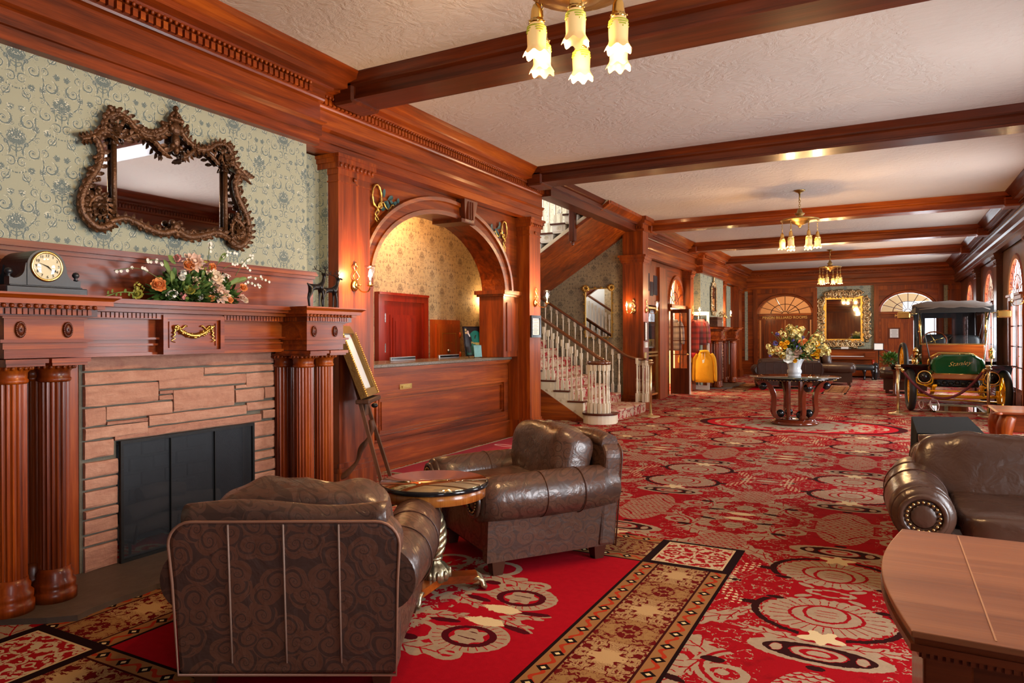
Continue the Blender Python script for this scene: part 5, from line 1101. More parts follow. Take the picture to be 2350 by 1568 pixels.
# ------------------------------------------------------------------ chandeliers
def chandelier(label, x, y, zc, zplate, zbell, rr=0.25, ph=0.26, pw=38):
    rt = thing('chandelier', label, 'chandelier', (x, y, zc), group=None)
    h = zplate - zc
    b = MB(); b.lathe([(0.085, 0), (0.08, -.012), (0.05, -.03), (0.022, -.04), (0.02, -.055)], (0, 0, 0), 20); b.build('ceiling_canopy', brass_old, rt)
    b = MB(); b.lathe([(0.011, -.05), (0.011, -.16)], (0, 0, 0), 10)
    k = 0; zz = -.17
    while zz > h + 0.17: b.torus((0, 0, 0), 0.014, 0.004, 10, 5, X=Matrix.Translation((0, 0, zz)) @ Matrix.Rotation(PI / 2 * (k % 2), 4, 'Z') @ Matrix.Rotation(PI / 2, 4, 'X') @ Matrix.Scale(1.5, 4, (0, 1, 0))); zz -= 0.033; k += 1
    b.build('stem', brass_old, rt)
    b = MB(); b.lathe([(0.014, h + .18), (0.03, h + .16), (0.045, h + .11), (0.075, h + .10), (0.07, h + .085), (0.045, h + .07), (0.07, h + .03), (0.14, h + .012), (rr * .98, h + .01), (rr + .02, h), (rr + .015, h - .012), (rr * .9, h - .015), (0.15, h - .02), (0.12, h - .05), (0.06, h - .075), (0.03, h - .085), (0.022, h - .11), (0.0, h - .13)], (0, 0, 0), 32); b.build('plate', brass_old, rt)
    for i in range(6):
        a = ph + TAU * i / 6; cx, cy_ = rr * 0.96 * math.cos(a), rr * 0.96 * math.sin(a); zb = zbell - zc
        b = MB(); z1_ = h - 0.01; z = z1_; k = i
        while z > zb + 0.26: b.torus((0, 0, 0), 0.008, 0.0026, 10, 5, X=Matrix.Translation((cx, cy_, z)) @ Matrix.Rotation(PI / 2 * (k % 2) + a, 4, 'Z') @ Matrix.Rotation(PI / 2, 4, 'X') @ Matrix.Scale(1.75, 4, (0, 1, 0))); z -= 0.0235; k += 1
        ch_ = b.build('chain', brass_old, rt)
        c = (cx, cy_, zb)
        b = MB(); b.lathe([(0.004, .262), (0.010, .25), (0.018, .245), (0.027, .22), (0.031, .18), (0.034, .168), (0.040, .165), (0.040, .155), (0.034, .15)], c, 20, flute=lambda i_, n_, z_: 1.0 if i_ % 2 else 0.93)
        for q in range(3): an = TAU * q / 3; b.sph((cx + .042 * math.cos(an), cy_ + .042 * math.sin(an), zb + .16), 0.005, 6, 4)
        cp = b.build('shade_holder', brass, ch_)
        b = MB(); n = 40; vs = []; prof = [(0.031, .158), (0.039, .145), (0.045, .125), (0.047, .10), (0.046, .07), (0.045, .045), (0.048, .032), (0.056, .018), (0.064, .004)]
        for kk, (r0, z0) in enumerate(prof):
            wv = max(0, kk - 5) / 3
            for q in range(n): an = TAU * q / n; s2 = math.cos(an * 7); vs.append((cx + (r0 + wv * .004 * s2) * math.cos(an), cy_ + (r0 + wv * .004 * s2) * math.sin(an), zb + z0 - wv * .010 * s2 * (1 if kk > 5 else 0)))
        b.add(vs, [(kk * n + q, kk * n + (q + 1) % n, (kk + 1) * n + (q + 1) % n, (kk + 1) * n + q) for kk in range(len(prof) - 1) for q in range(n)], True); sh_ = b.build('glass_shade', shade_m, ch_)
        b = MB()
        for q in range(56):
            an = TAU * q / 56; dp = abs(math.sin(an * 2)) ** 1.5
            for e in range(1 + int(3 * dp)): rr2 = 0.042 + 0.005 * min(1, (e + 1) / 3); b.sph((cx + rr2 * math.cos(an + .03 * (e % 2)), cy_ + rr2 * math.sin(an + .03 * (e % 2)), zb + .135 - e * .0115), 0.0042, 5, 3)
        b.build('grape_beads', bead_m, sh_, kind='stuff')
        b = MB(); b.sph((cx, cy_, zb + .08), (.018, .018, .026), 10, 6); b.build('bulb', bulb_soft, ch_)
        if i % 2 == 0: point('chandelier_light', (x + cx, y + cy_, zbell - 0.05), pw, WARM, 0.04)
    return rt
c1 = chandelier('nearest chandelier, cut by the top edge, with six lit amber glass bells', -1.33, 3.2, CZ, 3.13, 2.755, 0.235, -0.19)
c2 = chandelier('middle brass chandelier with six lit bells above the flower table', -1.155, 11.67, CZ, 3.19, 2.745, 0.265, 0.1)
c3 = chandelier('farthest and smallest brass chandelier, in front of the end wall mirror', -1.26, 20.2, CZ, 3.19, 2.745, 0.265, 0.3)
# ------------------------------------------------------------------ reception counter
rc = thing('reception_counter', 'long mahogany reception counter with a speckled granite top filling the arch', 'counter', (-4.75, 7.05, 0), world=True)
T = LW(-4.62)
b = MB(T); b.box(5.46, 8.50, -0.5, 0, 0.24, 1.06); b.box(5.46, 8.5, -0.5, 0.03, 0, 0.22); b.box(5.46, 8.5, -0.5, 0.045, 0.215, 0.24)
for (za, zb_, e) in ((1.055, 1.075, 0.05), (1.035, 1.056, 0.035), (1.02, 1.036, 0.02), (0.985, 0.99, 0.006)): b.box(5.46, 8.5, 0, e, za, zb_)
b.box(5.46, 8.48, 0, 0.02, 0.80, 0.985); b.box(5.46, 5.62, 0, 0.02, 0.3, 0.8); b.box(8.36, 8.48, 0, 0.02, 0.3, 0.8); b.box(5.46, 8.48, 0, 0.02, 0.24, 0.34)
b.build('body', W['y'], rc)
b = MB(T)
for (a, c, e, f, dd) in ((5.62, 8.36, .775, .80, .045), (5.62, 8.36, .34, .37, .045), (5.62, 5.65, .34, .8, .04), (8.33, 8.36, .34, .8, .04), (5.68, 8.30, .745, .755, .03), (5.68, 8.30, .395, .405, .03), (5.68, 5.69, .40, .75, .03), (8.29, 8.30, .40, .75, .03), (5.52, 8.42, .81, .83, .032)): b.box(a, c, 0.0, dd, e, f)
b.box(5.74, 8.24, 0.0, 0.012, 0.43, 0.72); b.build('panel_moulding', W['y'], rc)
b = MB(T)
for i in range(150): b.sph((5.60 + i * 0.0187, 0.022, 0.312), (0.008, 0.006, 0.008), 5, 3)
for i in range(26): b.sph((8.45, 0.022, 0.33 + i * 0.0187), (0.008, 0.006, 0.008), 5, 3)
b.build('bead_row', W['y'], rc, kind='stuff')
b = MB(T); b.bev(5.45, 8.58, -0.62, 0.06, 1.075, 1.115, 0.008); b.build('granite_top', granite, rc)
b = MB(T); b.box(6.03, 6.245, 0.02, 0.028, 0.825, 0.885); b.box(6.065, 6.21, 0.026, 0.034, 0.84, 0.87); b.build('mail_slot', brass, rc)
b = MB(T); b.box(6.075, 6.20, 0.033, 0.036, 0.846, 0.864); b.build('slot_flap', brass_old, rc)
# things on the counter
def slab(name, label, cat, x0, x1, y0, y1, z0, z1, mat):
    t_ = thing(name, label, cat, ((x0 + x1) / 2, (y0 + y1) / 2, z0), world=True); b = MB(); b.bev(x0, x1, y0, y1, z0, z1, 0.004); b.build('casing', mat, t_); return t_
lap = simple('silver_laptop_edge', S(170, 170, 175), 0.3, 0.5)
for (y0, y1, lb) in ((6.36, 6.83, 'left monitor top edge showing above the reception counter'), (7.34, 7.80, 'right monitor top edge showing above the reception counter')):
    t_ = thing('monitor', lb, 'monitor', (-4.95, (y0 + y1) / 2, 1.115), world=True)
    b = MB(); b.bev(-4.99, -4.965, y0, y1, 1.118, 1.163, 0.004); b.build('bezel', lap, t_); b = MB(); b.box(-4.964, -4.961, y0 + .012, y1 - .012, 1.13, 1.155); b.build('back_strip', black_gloss, t_)
# poster
def poster_mat():
    g = G('teal_show_poster'); x, y, z = g.coord(); p, q = x, z     # local: x -0.2..0.2, z 0..0.38
    c = g.mix(ell(p, q, 0.02, -0.0, 0.19, 0.33)[0].lt(1.0), S(34, 26, 24), S(26, 110, 96)); c = g.mix(q.lt(0.045), c, S(26, 96, 86))
    c = g.mix(ell(p, q, -0.12, 0.20, 0.06, 0.10)[0].lt(1.0).mx((p + 0.13).ab().lt(0.035) * q.lt(0.2) * q.gt(.03)), c, S(24, 24, 28)); c = g.mix(ell(p, q, -0.118, 0.305, 0.02, 0.026)[0].lt(1.0), c, S(206, 170, 148)); c = g.mix(ell(p, q, -0.10, 0.27, 0.012, 0.03, .5)[0].lt(1.0), c, S(225, 220, 215))
    c = g.mix(ell(p, q, 0.0, 0.055, 0.036, 0.036)[0].lt(1.0), c, S(228, 192, 70))
    for (a, b_) in ((-0.155, 0.34), (0.145, 0.34), (-0.155, 0.30), (0.145, 0.30)): c = g.mix(ell(p, q, a, b_, 0.016, 0.016)[0].lt(1.0), c, S(196, 160, 90))
    for k in range(5): c = g.mix((q - (0.085 + k * 0.018)).ab().lt(0.004) * p.gt(0.0) * p.lt(0.15), c, S(196, 176, 90))
    return g.bsdf(c, 0.35)
ps = thing('poster_stand', 'framed teal show poster on an easel at the right end of the reception counter', 'poster', (-4.84, 8.05, 1.115), PI / 2 - .25)
M_ = Matrix.Rotation(-0.16, 4, 'X')
b = MB(); b.box(-.2, .2, 0, .012, .02, .42, X=M_); b.build('backing', black_matte, ps)
b = MB(); 
for (a, c, e, f) in ((-.2, .2, .02, .035), (-.2, .2, .405, .42), (-.2, -.185, .02, .42), (.185, .2, .02, .42)): b.box(a, c, -.008, 0.004, e, f, X=M_)
b.build('frame', black_gloss, ps)
b = MB(); b.quad((-.185, 0, 0.0), (.185, 0, 0.0), (.185, 0, .37), (-.185, 0, .37)); po = b.build('print', poster_mat(), ps, auto=False); po.matrix_basis = M_ @ Matrix.Translation((0, -.002, .035))
tx = text('title', 'Masquerade', 0.052, Matrix.Translation((0.045, -.004, .16)) @ Matrix.Rotation(PI / 2, 4, 'X'), simple('gold_print', S(206, 172, 84), .5), None, 0.0005); tx.parent = po
b = MB(); b.tube([(0, .02, .3), (0, .16, 0.0)], .006, 6); b.tube([(-.06, -.03, .025), (-.06, -.01, 0.0)], .006, 6); b.tube([(.06, -.03, .025), (.06, -.01, 0.0)], .006, 6); b.build('easel_leg', iron, ps)
bh = thing('leaflet_holder', 'small clear acrylic holder with a printed leaflet, in front of the teal poster', 'leaflet holder', (-4.73, 7.9, 1.115), PI / 2 - .1)
b = MB(); b.box(-.085, .085, 0, .004, .0, .17, X=Matrix.Rotation(-.1, 4, 'X')); b.box(-.085, .085, -.03, .03, 0, .004); b.build('acrylic', clear, bh)
b = MB(); b.box(-.08, .08, -.004, -.001, .012, .165, X=Matrix.Rotation(-.1, 4, 'X')); b.build('leaflet', simple('teal_leaflet', S(120, 170, 165), .5, var=.5, bump=(20, .01)), bh)

# office door and safe on the back wall
T = LW(-5.6)
b = MB(T); b.box(6.84, 7.91, 0, 0.05, 0, 1.95); dr = struct('door_1', b, RD['z'], 'red mahogany office door behind the counter')
for (a, c, e, f, dd) in ((6.84, 6.95, 0, 1.95, .07), (7.80, 7.91, 0, 1.95, .07), (6.84, 7.91, 1.85, 1.95, .07), (6.84, 7.91, 1.93, 1.96, .085)):
    b = MB(T); b.box(a, c, 0, dd, e, f); b.build('casing', RD['z'], dr)
b = MB(T); b.box(7.08, 7.64, .05, .062, .2, 1.68); b.box(7.12, 7.60, .06, .075, .24, 1.64); b.box(7.16, 7.56, .07, .082, .28, 1.60); b.build('door_panel', RD['z'], dr)
for z in (1.2, 1.58): b = MB(T); b.box(6.965, 6.985, .05, .065, z, z + .11); b.build('hinge', steel, dr)
sf = thing('wall_safe', 'orange-brown grained safe door with a silver dial, set in the tan wall behind the counter', 'safe', (-5.6, 8.4, 1.0), world=True)
RO = wood('orange_grained_paint', S(150, 52, 8), S(190, 76, 14), S(212, 100, 26), 'z', .3, .4)
b = MB(T); b.box(8.04, 8.76, 0, .04, .55, 1.635); b.build('surround', RO, sf)
b = MB(T); b.box(8.11, 8.69, .04, .075, .62, 1.575); b.box(8.15, 8.65, .07, .085, .66, 1.53); b.build('safe_door', RO, sf)
b = MB(T)
for (a, c, e, f) in ((8.22, 8.58, 1.44, 1.446), (8.22, 8.58, .70, .706), (8.22, 8.226, .70, 1.446), (8.574, 8.58, .70, 1.446)): b.box(a, c, .085, .087, e, f)
b.build('gilt_line', gold, sf)
text('lettering', '• • • • • •', 0.05, Matrix.Translation((-5.513, 8.39, 1.305)) @ Matrix.Rotation(PI / 2, 4, 'Z') @ Matrix.Rotation(PI / 2, 4, 'X'), gold, sf, .001)
b = MB(); b.lathe([(.03, 0), (.03, .01), (.018, .02), (.01, .03)], (0, 0, 0), 16, X=Matrix.Translation((-5.515, 8.38, 1.19)) @ Matrix.Rotation(PI / 2, 4, 'Y')); b.build('combination_dial', steel, sf)
for z in (.80, 1.13, 1.42): b = MB(T); b.sph((8.70, .075, z), (.022, .03, .045), 8, 6); b.build('hinge', RO, sf)

# spandrel ornaments: gilt wreath with ribbons and blue-green leaves
def spandrel(s0, sg, z, label):
    rt = thing('spandrel_ornament', label, 'carving', (-4.49, s0, z), world=True); TT = LW(-4.5); b = MB()
    b.tube([TT(s0 + .07 * math.cos(TAU * i / 20), .02, z + .115 * math.sin(TAU * i / 20)) for i in range(20)], [.009 + .006 * (i % 2) for i in range(20)], 7, closed=True); b.build('wreath', gold, rt)
    b = MB()
    for k in range(2): b.tube(smooth([TT(s0 + .03 * math.sin(q * 1.3 + k * 2), .02, z - .12 - q * .028) for q in range(7)], 3), .008, 6)
    b.tube(smooth([TT(s0 + sg * (.05 + q * .05), .02, z - .08 + .035 * math.sin(q * 1.9)) for q in range(9)], 3), .009, 6)
    b.torus((0, 0, 0), .028, .008, 12, 5, X=Matrix.Translation(TT(s0 + sg * .04, .03, z - .09)) @ Matrix.Rotation(PI / 2, 4, 'Y')); b.build('ribbon', gold, rt)
    b = MB()
    for q in range(16): u = q / 15; p = TT(s0 + sg * (.10 + u * .30), .015, z - .05 + (.07 * (1 - u)) * math.sin(q * 2.1) - 0.0); petal(b, p, (.1, math.cos(q * 1.7), math.sin(q * 1.7)), (1, 0, 0), .085, .045, .1)
    b.build('leaves', simple('verdigris_leaf', S(30, 66, 62), .5), rt)
spandrel(5.52, 1, 2.81, 'gilt ribbon wreath carving in the left upper corner of the reception arch'); spandrel(8.17, -1, 2.82, 'gilt ribbon wreath carving in the right upper corner of the reception arch')

# framed notices on pillars
def notice(name, label, T, s0, s1, z0, z1, fm=black_gloss, w_=.035):
    rt = thing(name, label, 'frame', T((s0 + s1) / 2, 0, z0), world=True); b = MB(T)
    for (a, c, e, f) in ((s0, s1, z0, z0 + w_), (s0, s1, z1 - w_, z1), (s0, s0 + w_, z0, z1), (s1 - w_, s1, z0, z1)): b.box(a, c, 0, .025, e, f)
    b.build('frame', fm, rt)
    b = MB(T); b.box(s0 + w_, s1 - w_, 0, .01, z0 + w_, z1 - w_); pg = b.build('sheet', paper, rt)
    b = MB(T); n = int((z1 - z0 - 2 * w_) / .022)
    for i in range(1, n):
        m_ = R.uniform(.12, .3) * (s1 - s0); b.box(s0 + w_ + m_ * .6, s1 - w_ - m_ * .6, .01, .0112, z0 + w_ + i * .022, z0 + w_ + i * .022 + .006)
    b.build('print_lines', simple('grey_print', S(120, 118, 116), .6), pg, kind='stuff'); return rt
notice('framed_notice', 'framed white notice on the pillar right of the reception arch', LW(-4.3), 8.57, 8.87, 1.38, 1.685)
notice('framed_notice', 'narrow framed white notice on the pillar beside the brass-framed doorway', LW(-4.02), 12.82, 13.02, 1.30, 1.66, DK['z'], .02)
notice('framed_notice', 'small white notice below the narrow framed one by the brass doorway', LW(-4.02), 12.84, 13.0, 1.17, 1.27, paper, .005)
b = MB(LW(-4.02)); b.bev(12.82, 12.95, 0, .02, .82, 1.08, .004); o_ = b.build('brass_plate', brass_old); setp(o_, 'dull brass call plate under the notices on the stair pillar', 'plate')

# ------------------------------------------------------------------ easel with framed picture, seen edge-on
def bar(m_, a, b_, w_, t_, up=(1, 0, 0)):
    a, b_ = Vector(a), Vector(b_); d = (b_ - a).normalized(); u = Vector(up); u = (u - d * u.dot(d)).normalized(); s_ = d.cross(u); vs = []
    for p in (a, b_):
        for (i, j) in ((-1, -1), (1, -1), (1, 1), (-1, 1)): vs.append(p + s_ * w_ / 2 * i + u * t_ / 2 * j)
    m_.add(vs, [(0, 1, 2, 3), (7, 6, 5, 4), (0, 4, 5, 1), (1, 5, 6, 2), (2, 6, 7, 3), (3, 7, 4, 0)])
EA = math.radians(27)
ez = thing('display_easel', 'brown wooden tripod easel leaning in front of the reception pilaster', 'easel', (-4.06, 4.86, 0), EA)
for sg in (-1, 1):
    b = MB(); bar(b, (.20, sg * .20, .0), (-.235, sg * .04, 1.50), .034, .028); b.build('front_leg', BL['z'], ez)
b = MB(); b.tube(smooth([(.03, 0, .66), (.04, 0, .58), (0.0, 0, .48), (-.06, 0, .40), (-.10, 0, .28), (-.20, 0, .17), (-.27, 0, .12), (-.31, 0, .0)], 4), [.022 + .006 * math.sin(i * .7) for i in range(29)], 7); b.build('rear_leg', BL['z'], ez)
b = MB(); b.bev(-.05, .07, -.24, .24, .82, .86, .008); b.bev(-.045, .0, -.05, .05, .70, .86, .008); b.build('ledge', BL['y'], ez)
b = MB(); b.sph((.09, -.12, .80), (.03, .03, .022), 10, 6); b.build('wing_knob', iron, ez)
pc = thing('framed_picture', 'white-matted picture in an ornate old gilt frame resting on the easel, seen edge-on', 'picture', (-4.055, 4.863, .864), EA)
LA = math.atan2(.24, .62)
LM = Matrix.Translation((.0, 0, 0)) @ Matrix.Rotation(-LA, 4, 'Y')
def pf(d, v, z): p = LM @ Vector((d, v, z)); return tuple(p)
b = MB(pf); Lh = .66
for (a, c, e, f) in ((-.24, .24, 0, .07), (-.24, .24, Lh - .07, Lh), (-.24, -.17, 0, Lh), (.17, .24, 0, Lh)): b.box(-.008, .045, a, c, e, f)
fr0 = b.build('frame', simple('old_gilt_frame', S(122, 92, 46), .45, .5, bump=(60, .5), var=.3), pc)
b = MB(pf)
for k in range(34):
    for u in (-.225, .225): b.sph((.048, u, Lh * (k + .5) / 34), (.013, .012, .009), 6, 4)
b.build('frame_beading', gold, fr0, kind='stuff')
b = MB(pf); b.box(.0, .012, -.17, .17, .07, Lh - .07); b.build('mat_board', paper, pc)

# ------------------------------------------------------------------ staircase
st = thing('staircase', 'turning staircase with white turned balusters, dark handrails and patterned red runner', 'staircase', (-4.1, 11.5, 0), world=True)
Y0, Y1_ = 10.60, 12.52; RI, RUN = 0.165, 0.255; xs = lambda k: -4.10 - RUN * (k - 1)
BAL = [(.024, 0), (.024, .16), (.014, .17), (.024, .185), (.012, .20), (.016, .24), (.020, .30), (.017, .36), (.012, .40), (.020, .415), (.012, .43), (.010, .46), (.013, .60), (.016, .66), (.011, .68), (.020, .70), (.022, .71), (.022, .80)]
b = MB(); b.box(-.022, .022, -.022, .022, 0, .16); b.lathe([(r_0, z_0) for r_0, z_0 in BAL[1:-2]], (0, 0, 0), 8); b.box(-.020, .020, -.020, .020, .70, .80)
_o = b.build('baluster', white_paint); BALM = _o.data; bpy.data.objects.remove(_o)
def baluster(x, y, z, h, parent=st):
    o_ = bpy.data.objects.new('baluster', BALM); col.objects.link(o_); adopt(o_, parent); o_.location = (x, y, z); o_.scale = (1, 1, h / .80); return o_
# bullnose first step
P_ = [(-3.80 - 0.0, 10.72)] + [(-4.03 + .27 * math.cos(a), 10.52 + .25 * math.sin(a)) for a in [-PI * i / 14 for i in range(15)]] + [(-4.36, 10.72)]
P_ = [(x, y) for x, y in P_]
b = MB(); b.prism(P_, 'z', 0, .14); b.build('bullnose_riser', white_paint, st)
b = MB(); b.prism([((x + 4.06) * 1.06 - 4.06, (y - 10.6) * 1.06 + 10.6) for x, y in P_], 'z', .14, .17); b.build('bullnose_tread', DK['x'], st)
for k in range(1, 11):
    zt = RI * k; x0 = xs(k) if k > 1 else -3.88
    b = MB(); b.box(xs(k + 1) - .02, x0, Y0 + .06, Y1_ - .06, 0 if k == 1 else zt - RI - .02, zt); b.bev(xs(k + 1) - .02, x0 + .022, Y0 + .12, Y1_ - .12, zt - .03, zt + .008, .008); b.build('carpeted_step', runner_m, st)
    if k > 1:
        b = MB(); b.bev(xs(k + 1) - .01, x0 + .03, Y0 - .04, Y0 + .13, zt - .028, zt, .006); b.build('tread', DK['x'], st)
        b = MB(); b.box(xs(k + 1), x0, Y0 - .015, Y0 + .08, zt - RI, zt - .028); b.box(xs(k + 1) + .03, x0 - .06, Y0 - .024, Y0 - .01, zt - RI + .035, zt - .05); b.build('riser_panel', white_paint, st)
        b = MB(); b.tube([(xs(k) - .12 - .03 * (1 - q / 14) * math.cos(q * .8), Y0 - .02, zt - RI - .01 + .03 * (1 - q / 14) * math.sin(q * .8)) for q in range(13)], .005, 5); b.build('scroll_bracket', white_paint, st)
    if k > 1:
        for j in (0, 1, 2): baluster(x0 - .04 - j * .085, Y0 + .03, zt, .785 + RI * j * .333)
    for j in (0, 1):
        if k > 0: xx = x0 - .055 - j * .127; baluster(xx, Y1_ + .0, zt, .80 + RI * j * .5 - .02 - (0.05 if k < 3 else 0))
b = MB(); b.prism([(-4.1, .02), (xs(2), .17), (xs(11), RI * 10 - .02), (xs(11), 1.42), (-4.30, 0.0)], 'y', Y0 - .012, Y0 + .05); b.build('stringer', white_paint, st)
b = MB(); b.prism([(-4.28, .0), (xs(11), 1.45), (xs(11), 0)], 'y', Y0 - .03, Y0 + .04); b.box(xs(11), -4.45, Y0 - .045, Y0 + .02, 0, .10); b.build('skirt_panel', W['x'], st)
b = MB(); b.box(-7.55, xs(11), 10.45, 12.95, RI * 10 - .15, RI * 10); b.build('landing', DK['x'], st)
for i in range(9): a = -PI * i / 8 * 1.05 + .1; baluster(-4.04 + .165 * math.cos(a), 10.50 + .15 * math.sin(a), .17, .77)
baluster(-4.20, 10.6, .17, .77); baluster(-4.03, 10.5, .17, .77)
for i in range(7): a = -.6 + PI * 1.2 * i / 6; baluster(-3.96 + .10 * math.cos(a), 12.56 + .10 * math.sin(a), .17, .77)
def rail(pts, name='handrail', r_a=.036): b = MB(); b.tube(smooth(pts, 6), r_a, 10, flat=.8); return b.build(name, simple('polished_dark_rail', S(104, 56, 26), .18, Coat_Weight=.6), st)
b = MB(); b.tube(smooth([(-4.04 + .17 * math.cos(a), 10.50 + .155 * math.sin(a), .965) for a in [.35 - PI * 1.2 * i / 10 for i in range(11)]], 4), .034, 10); b.build('handrail', simple('polished_dark_rail_end', S(92, 46, 20), .18, Coat_Weight=.6), st)
rail([(-3.88, 10.52, .965), (-3.98, 10.62, .985), (-4.12, Y0 + .03, 1.06), (-4.35, Y0 + .03, 1.21), (-5.06, Y0 + .03, 1.665), (-6.4, Y0 + .03, 2.53)])
rail([(-3.86, 12.50, .95), (-3.96, 12.62, .955), (-4.12, 12.55, .975), (-4.33, Y1_, 1.06), (-4.66, Y1_, 1.28), (-5.84, Y1_, 2.03), (-6.4, Y1_, 2.39)])
# upper flight
up = thing('upper_stair_flight', 'upper flight of white stairs rising behind the header beam, with a dark panelled soffit', 'staircase', (-5.2, 11.8, 2.8), world=True)
sl = (3.35 - 2.754) / (-4.393 + 5.329)
def zs_(x): return 2.754 + (x + 5.329) * sl
b = MB(); b.prism([(-6.9, zs_(-6.9)), (-4.0, zs_(-4.0)), (-4.0, zs_(-4.0) + .05), (-6.9, zs_(-6.9) + .05)], 'y', 10.95, 12.94); b.prism([(-6.9, zs_(-6.9) - .02), (-4.0, zs_(-4.0) - .02), (-4.0, zs_(-4.0) + .04), (-6.9, zs_(-6.9) + .04)], 'y', 10.9, 10.98); b.build('soffit', W['x'], up)
b = MB(); b.prism([(-6.9, zs_(-6.9) + .04), (-4.0, zs_(-4.0) + .04), (-4.0, zs_(-4.0) + .12), (-6.9, zs_(-6.9) + .12)], 'y', 10.93, 10.98); b.build('stringer', white_paint, up)
for k in range(-6, 7):
    xk = -5.30 + k * .235; zk = 3.19 + k * .15
    b = MB(); b.box(xk, xk + .25, 10.96, 12.9, zk - .17, zk - .03); b.box(xk + .03, xk + .2, 10.945, 10.97, zk - .14, zk - .05); b.build('riser_panel', white_trim, up)
    b = MB(); b.bev(xk - .03, xk + .25, 10.92, 12.9, zk - .028, zk, .006); b.build('tread', DK['x'], up)
    b = MB(); b.tube([(xk + .13 + .045 * (1 - q / 14) * math.cos(q * .8), 10.935, zk - .09 + .045 * (1 - q / 14) * math.sin(q * .8)) for q in range(13)], .007, 5); b.build('scroll_bracket', white_paint, up)
    for j in (0, 1): baluster(xk + .04 + j * .115, 11.02, zk, .78 + .075 * j, up)
b = MB(); b.tube([(-6.7, 11.02, 3.12), (-4.1, 11.02, 4.78)], .035, 8); b.build('handrail', DK['x'], up)
b = MB(); b.bev(-4.69, -4.59, 10.82, 10.92, 3.0, 3.62, .004); b.lathe([(.02, 0), (.04, -.02), (.03, -.035), (.02, -.04), (.028, -.055), (.01, -.075), (0, -.085)], (-4.64, 10.87, 3.0), 12); b.build('drop_post', DK['z'], up)

# ------------------------------------------------------------------ brass framed doorway
bd = thing('brass_doorway', 'tall brass-framed glass doorway beside the stair pillar', 'doorway', (-4.3, 14.6, 0), world=True)
T = LW(-4.42)
b = MB(T)
for s_ in (14.2, 14.95): b.box(s_, s_ + .045, 0, .05, 0, 2.0)
for z in (.12, .95, 1.02, 1.97): b.box(14.2, 14.99, 0, .05, z, z + .04)
b.build('brass_frame', brass, bd)
b = MB(T); b.quad((14.24, .02, 1.06), (14.96, .02, 1.06), (14.96, .02, 1.97), (14.24, .02, 1.97)); b.quad((14.24, .02, .16), (14.96, .02, .16), (14.96, .02, .95), (14.24, .02, .95)); b.build('pane', clear, bd, auto=False)
b = MB(T); b.box(14.28, 14.90, -.30, -.28, .5, .95); b.build('amber_panel', simple('amber_panel', S(206, 128, 20), .5), bd)
b = MB(T); b.box(14.15, 15.55, -.34, -.31, 0, 2.9); b.build('inner_wall', simple('olive_wall', S(116, 104, 52), .7), bd)
b = MB(LW(-4.02)); b.bev(13.0, 13.1, 0, .03, .72, 1.0, .004)
b = MB(T); b.box(14.15, 15.3, -.08, .02, 2.05, 2.9); b.box(15.0, 15.6, -.1, .08, 0, 2.9); b.box(13.12, 14.2, -.1, .0, 0, 3.0); trim(b, W['z'], 'mahogany doorway surround')
for (a, c, e, f) in ((14.25, 14.42, 2.35, 2.72), (14.48, 14.68, 2.25, 2.55), (14.72, 15.1, 2.28, 2.70)):
    b = MB(T); b.box(a, c, .02, .028, e, f); o_ = b.build('pane', simple('dark_transom_glass', S(60, 62, 66), .12), bd)

# ------------------------------------------------------------------ shop entrance: fanlight, two open glazed doors, clothes
T = LW(); g0 = fan(T, 16.32, 17.55, 2.15, .62, -.02, None, nrib=7, w_=.022, hub=.18, mid=.5, th=.005)
wn = struct('window_8', g0, DK['z'], 'arched fanlight over the shop door'); fan_glass(T, 16.32, 17.55, 2.15, .62, -.02, wn)
trim(archivolt(T, 16.32, 17.55, 2.15, .62, .1, [(0, -.02), (0, .03), (.08, .04), (.1, 0)], None), W['y'], 'moulded shop door arch')
b = MB(T); b.box(16.2, 17.7, -.1, .10, 2.06, 2.14); b.box(16.25, 17.65, -.1, .05, 1.98, 2.06); trim(b, W['y'], 'moulded transom shelf of the shop door')
mb = MB(); mb.box(-7.2, -7.1, 14.2, 20, 0, 3.2); mb.box(-7.2, -4.75, 14.0, 14.1, 0, 3.2) if False else None; mb.box(-7.2, -4.75, 19.9, 20, 0, 3.2); mb.box(-7.2, -4.75, 15.75, 15.85, 0, 3.2); struct('wall_shop_inside', mb, simple('bright_shop_wall', S(244, 224, 180), .7))
mb = MB(); mb.box(-7.2, -4.75, 14, 20, 3.2, 3.3); struct('ceiling_shop', mb, plaster_w)
point('shop_light', (-5.6, 17.2, 2.8), 300, (1, .84, .58), .12); point('shop_light', (-5.2, 18.6, 2.6), 160, (1, .84, .58), .12)
cab = thing('shop_display', 'lit glass shop display of small bright trinkets seen through the open door', 'display', (-5.3, 16.4, 0), world=True)
b = MB(); b.box(-6.2, -5.2, 16.0, 16.4, 0, .55); b.build('cabinet', white_trim, cab)
b = MB()
for i in range(90): b.sph((R.uniform(-6.1, -5.25), R.uniform(16.05, 16.38), R.uniform(.62, 1.25)), R.uniform(.012, .028), 6, 4)
b.build('trinkets', brass, cab, kind='stuff')
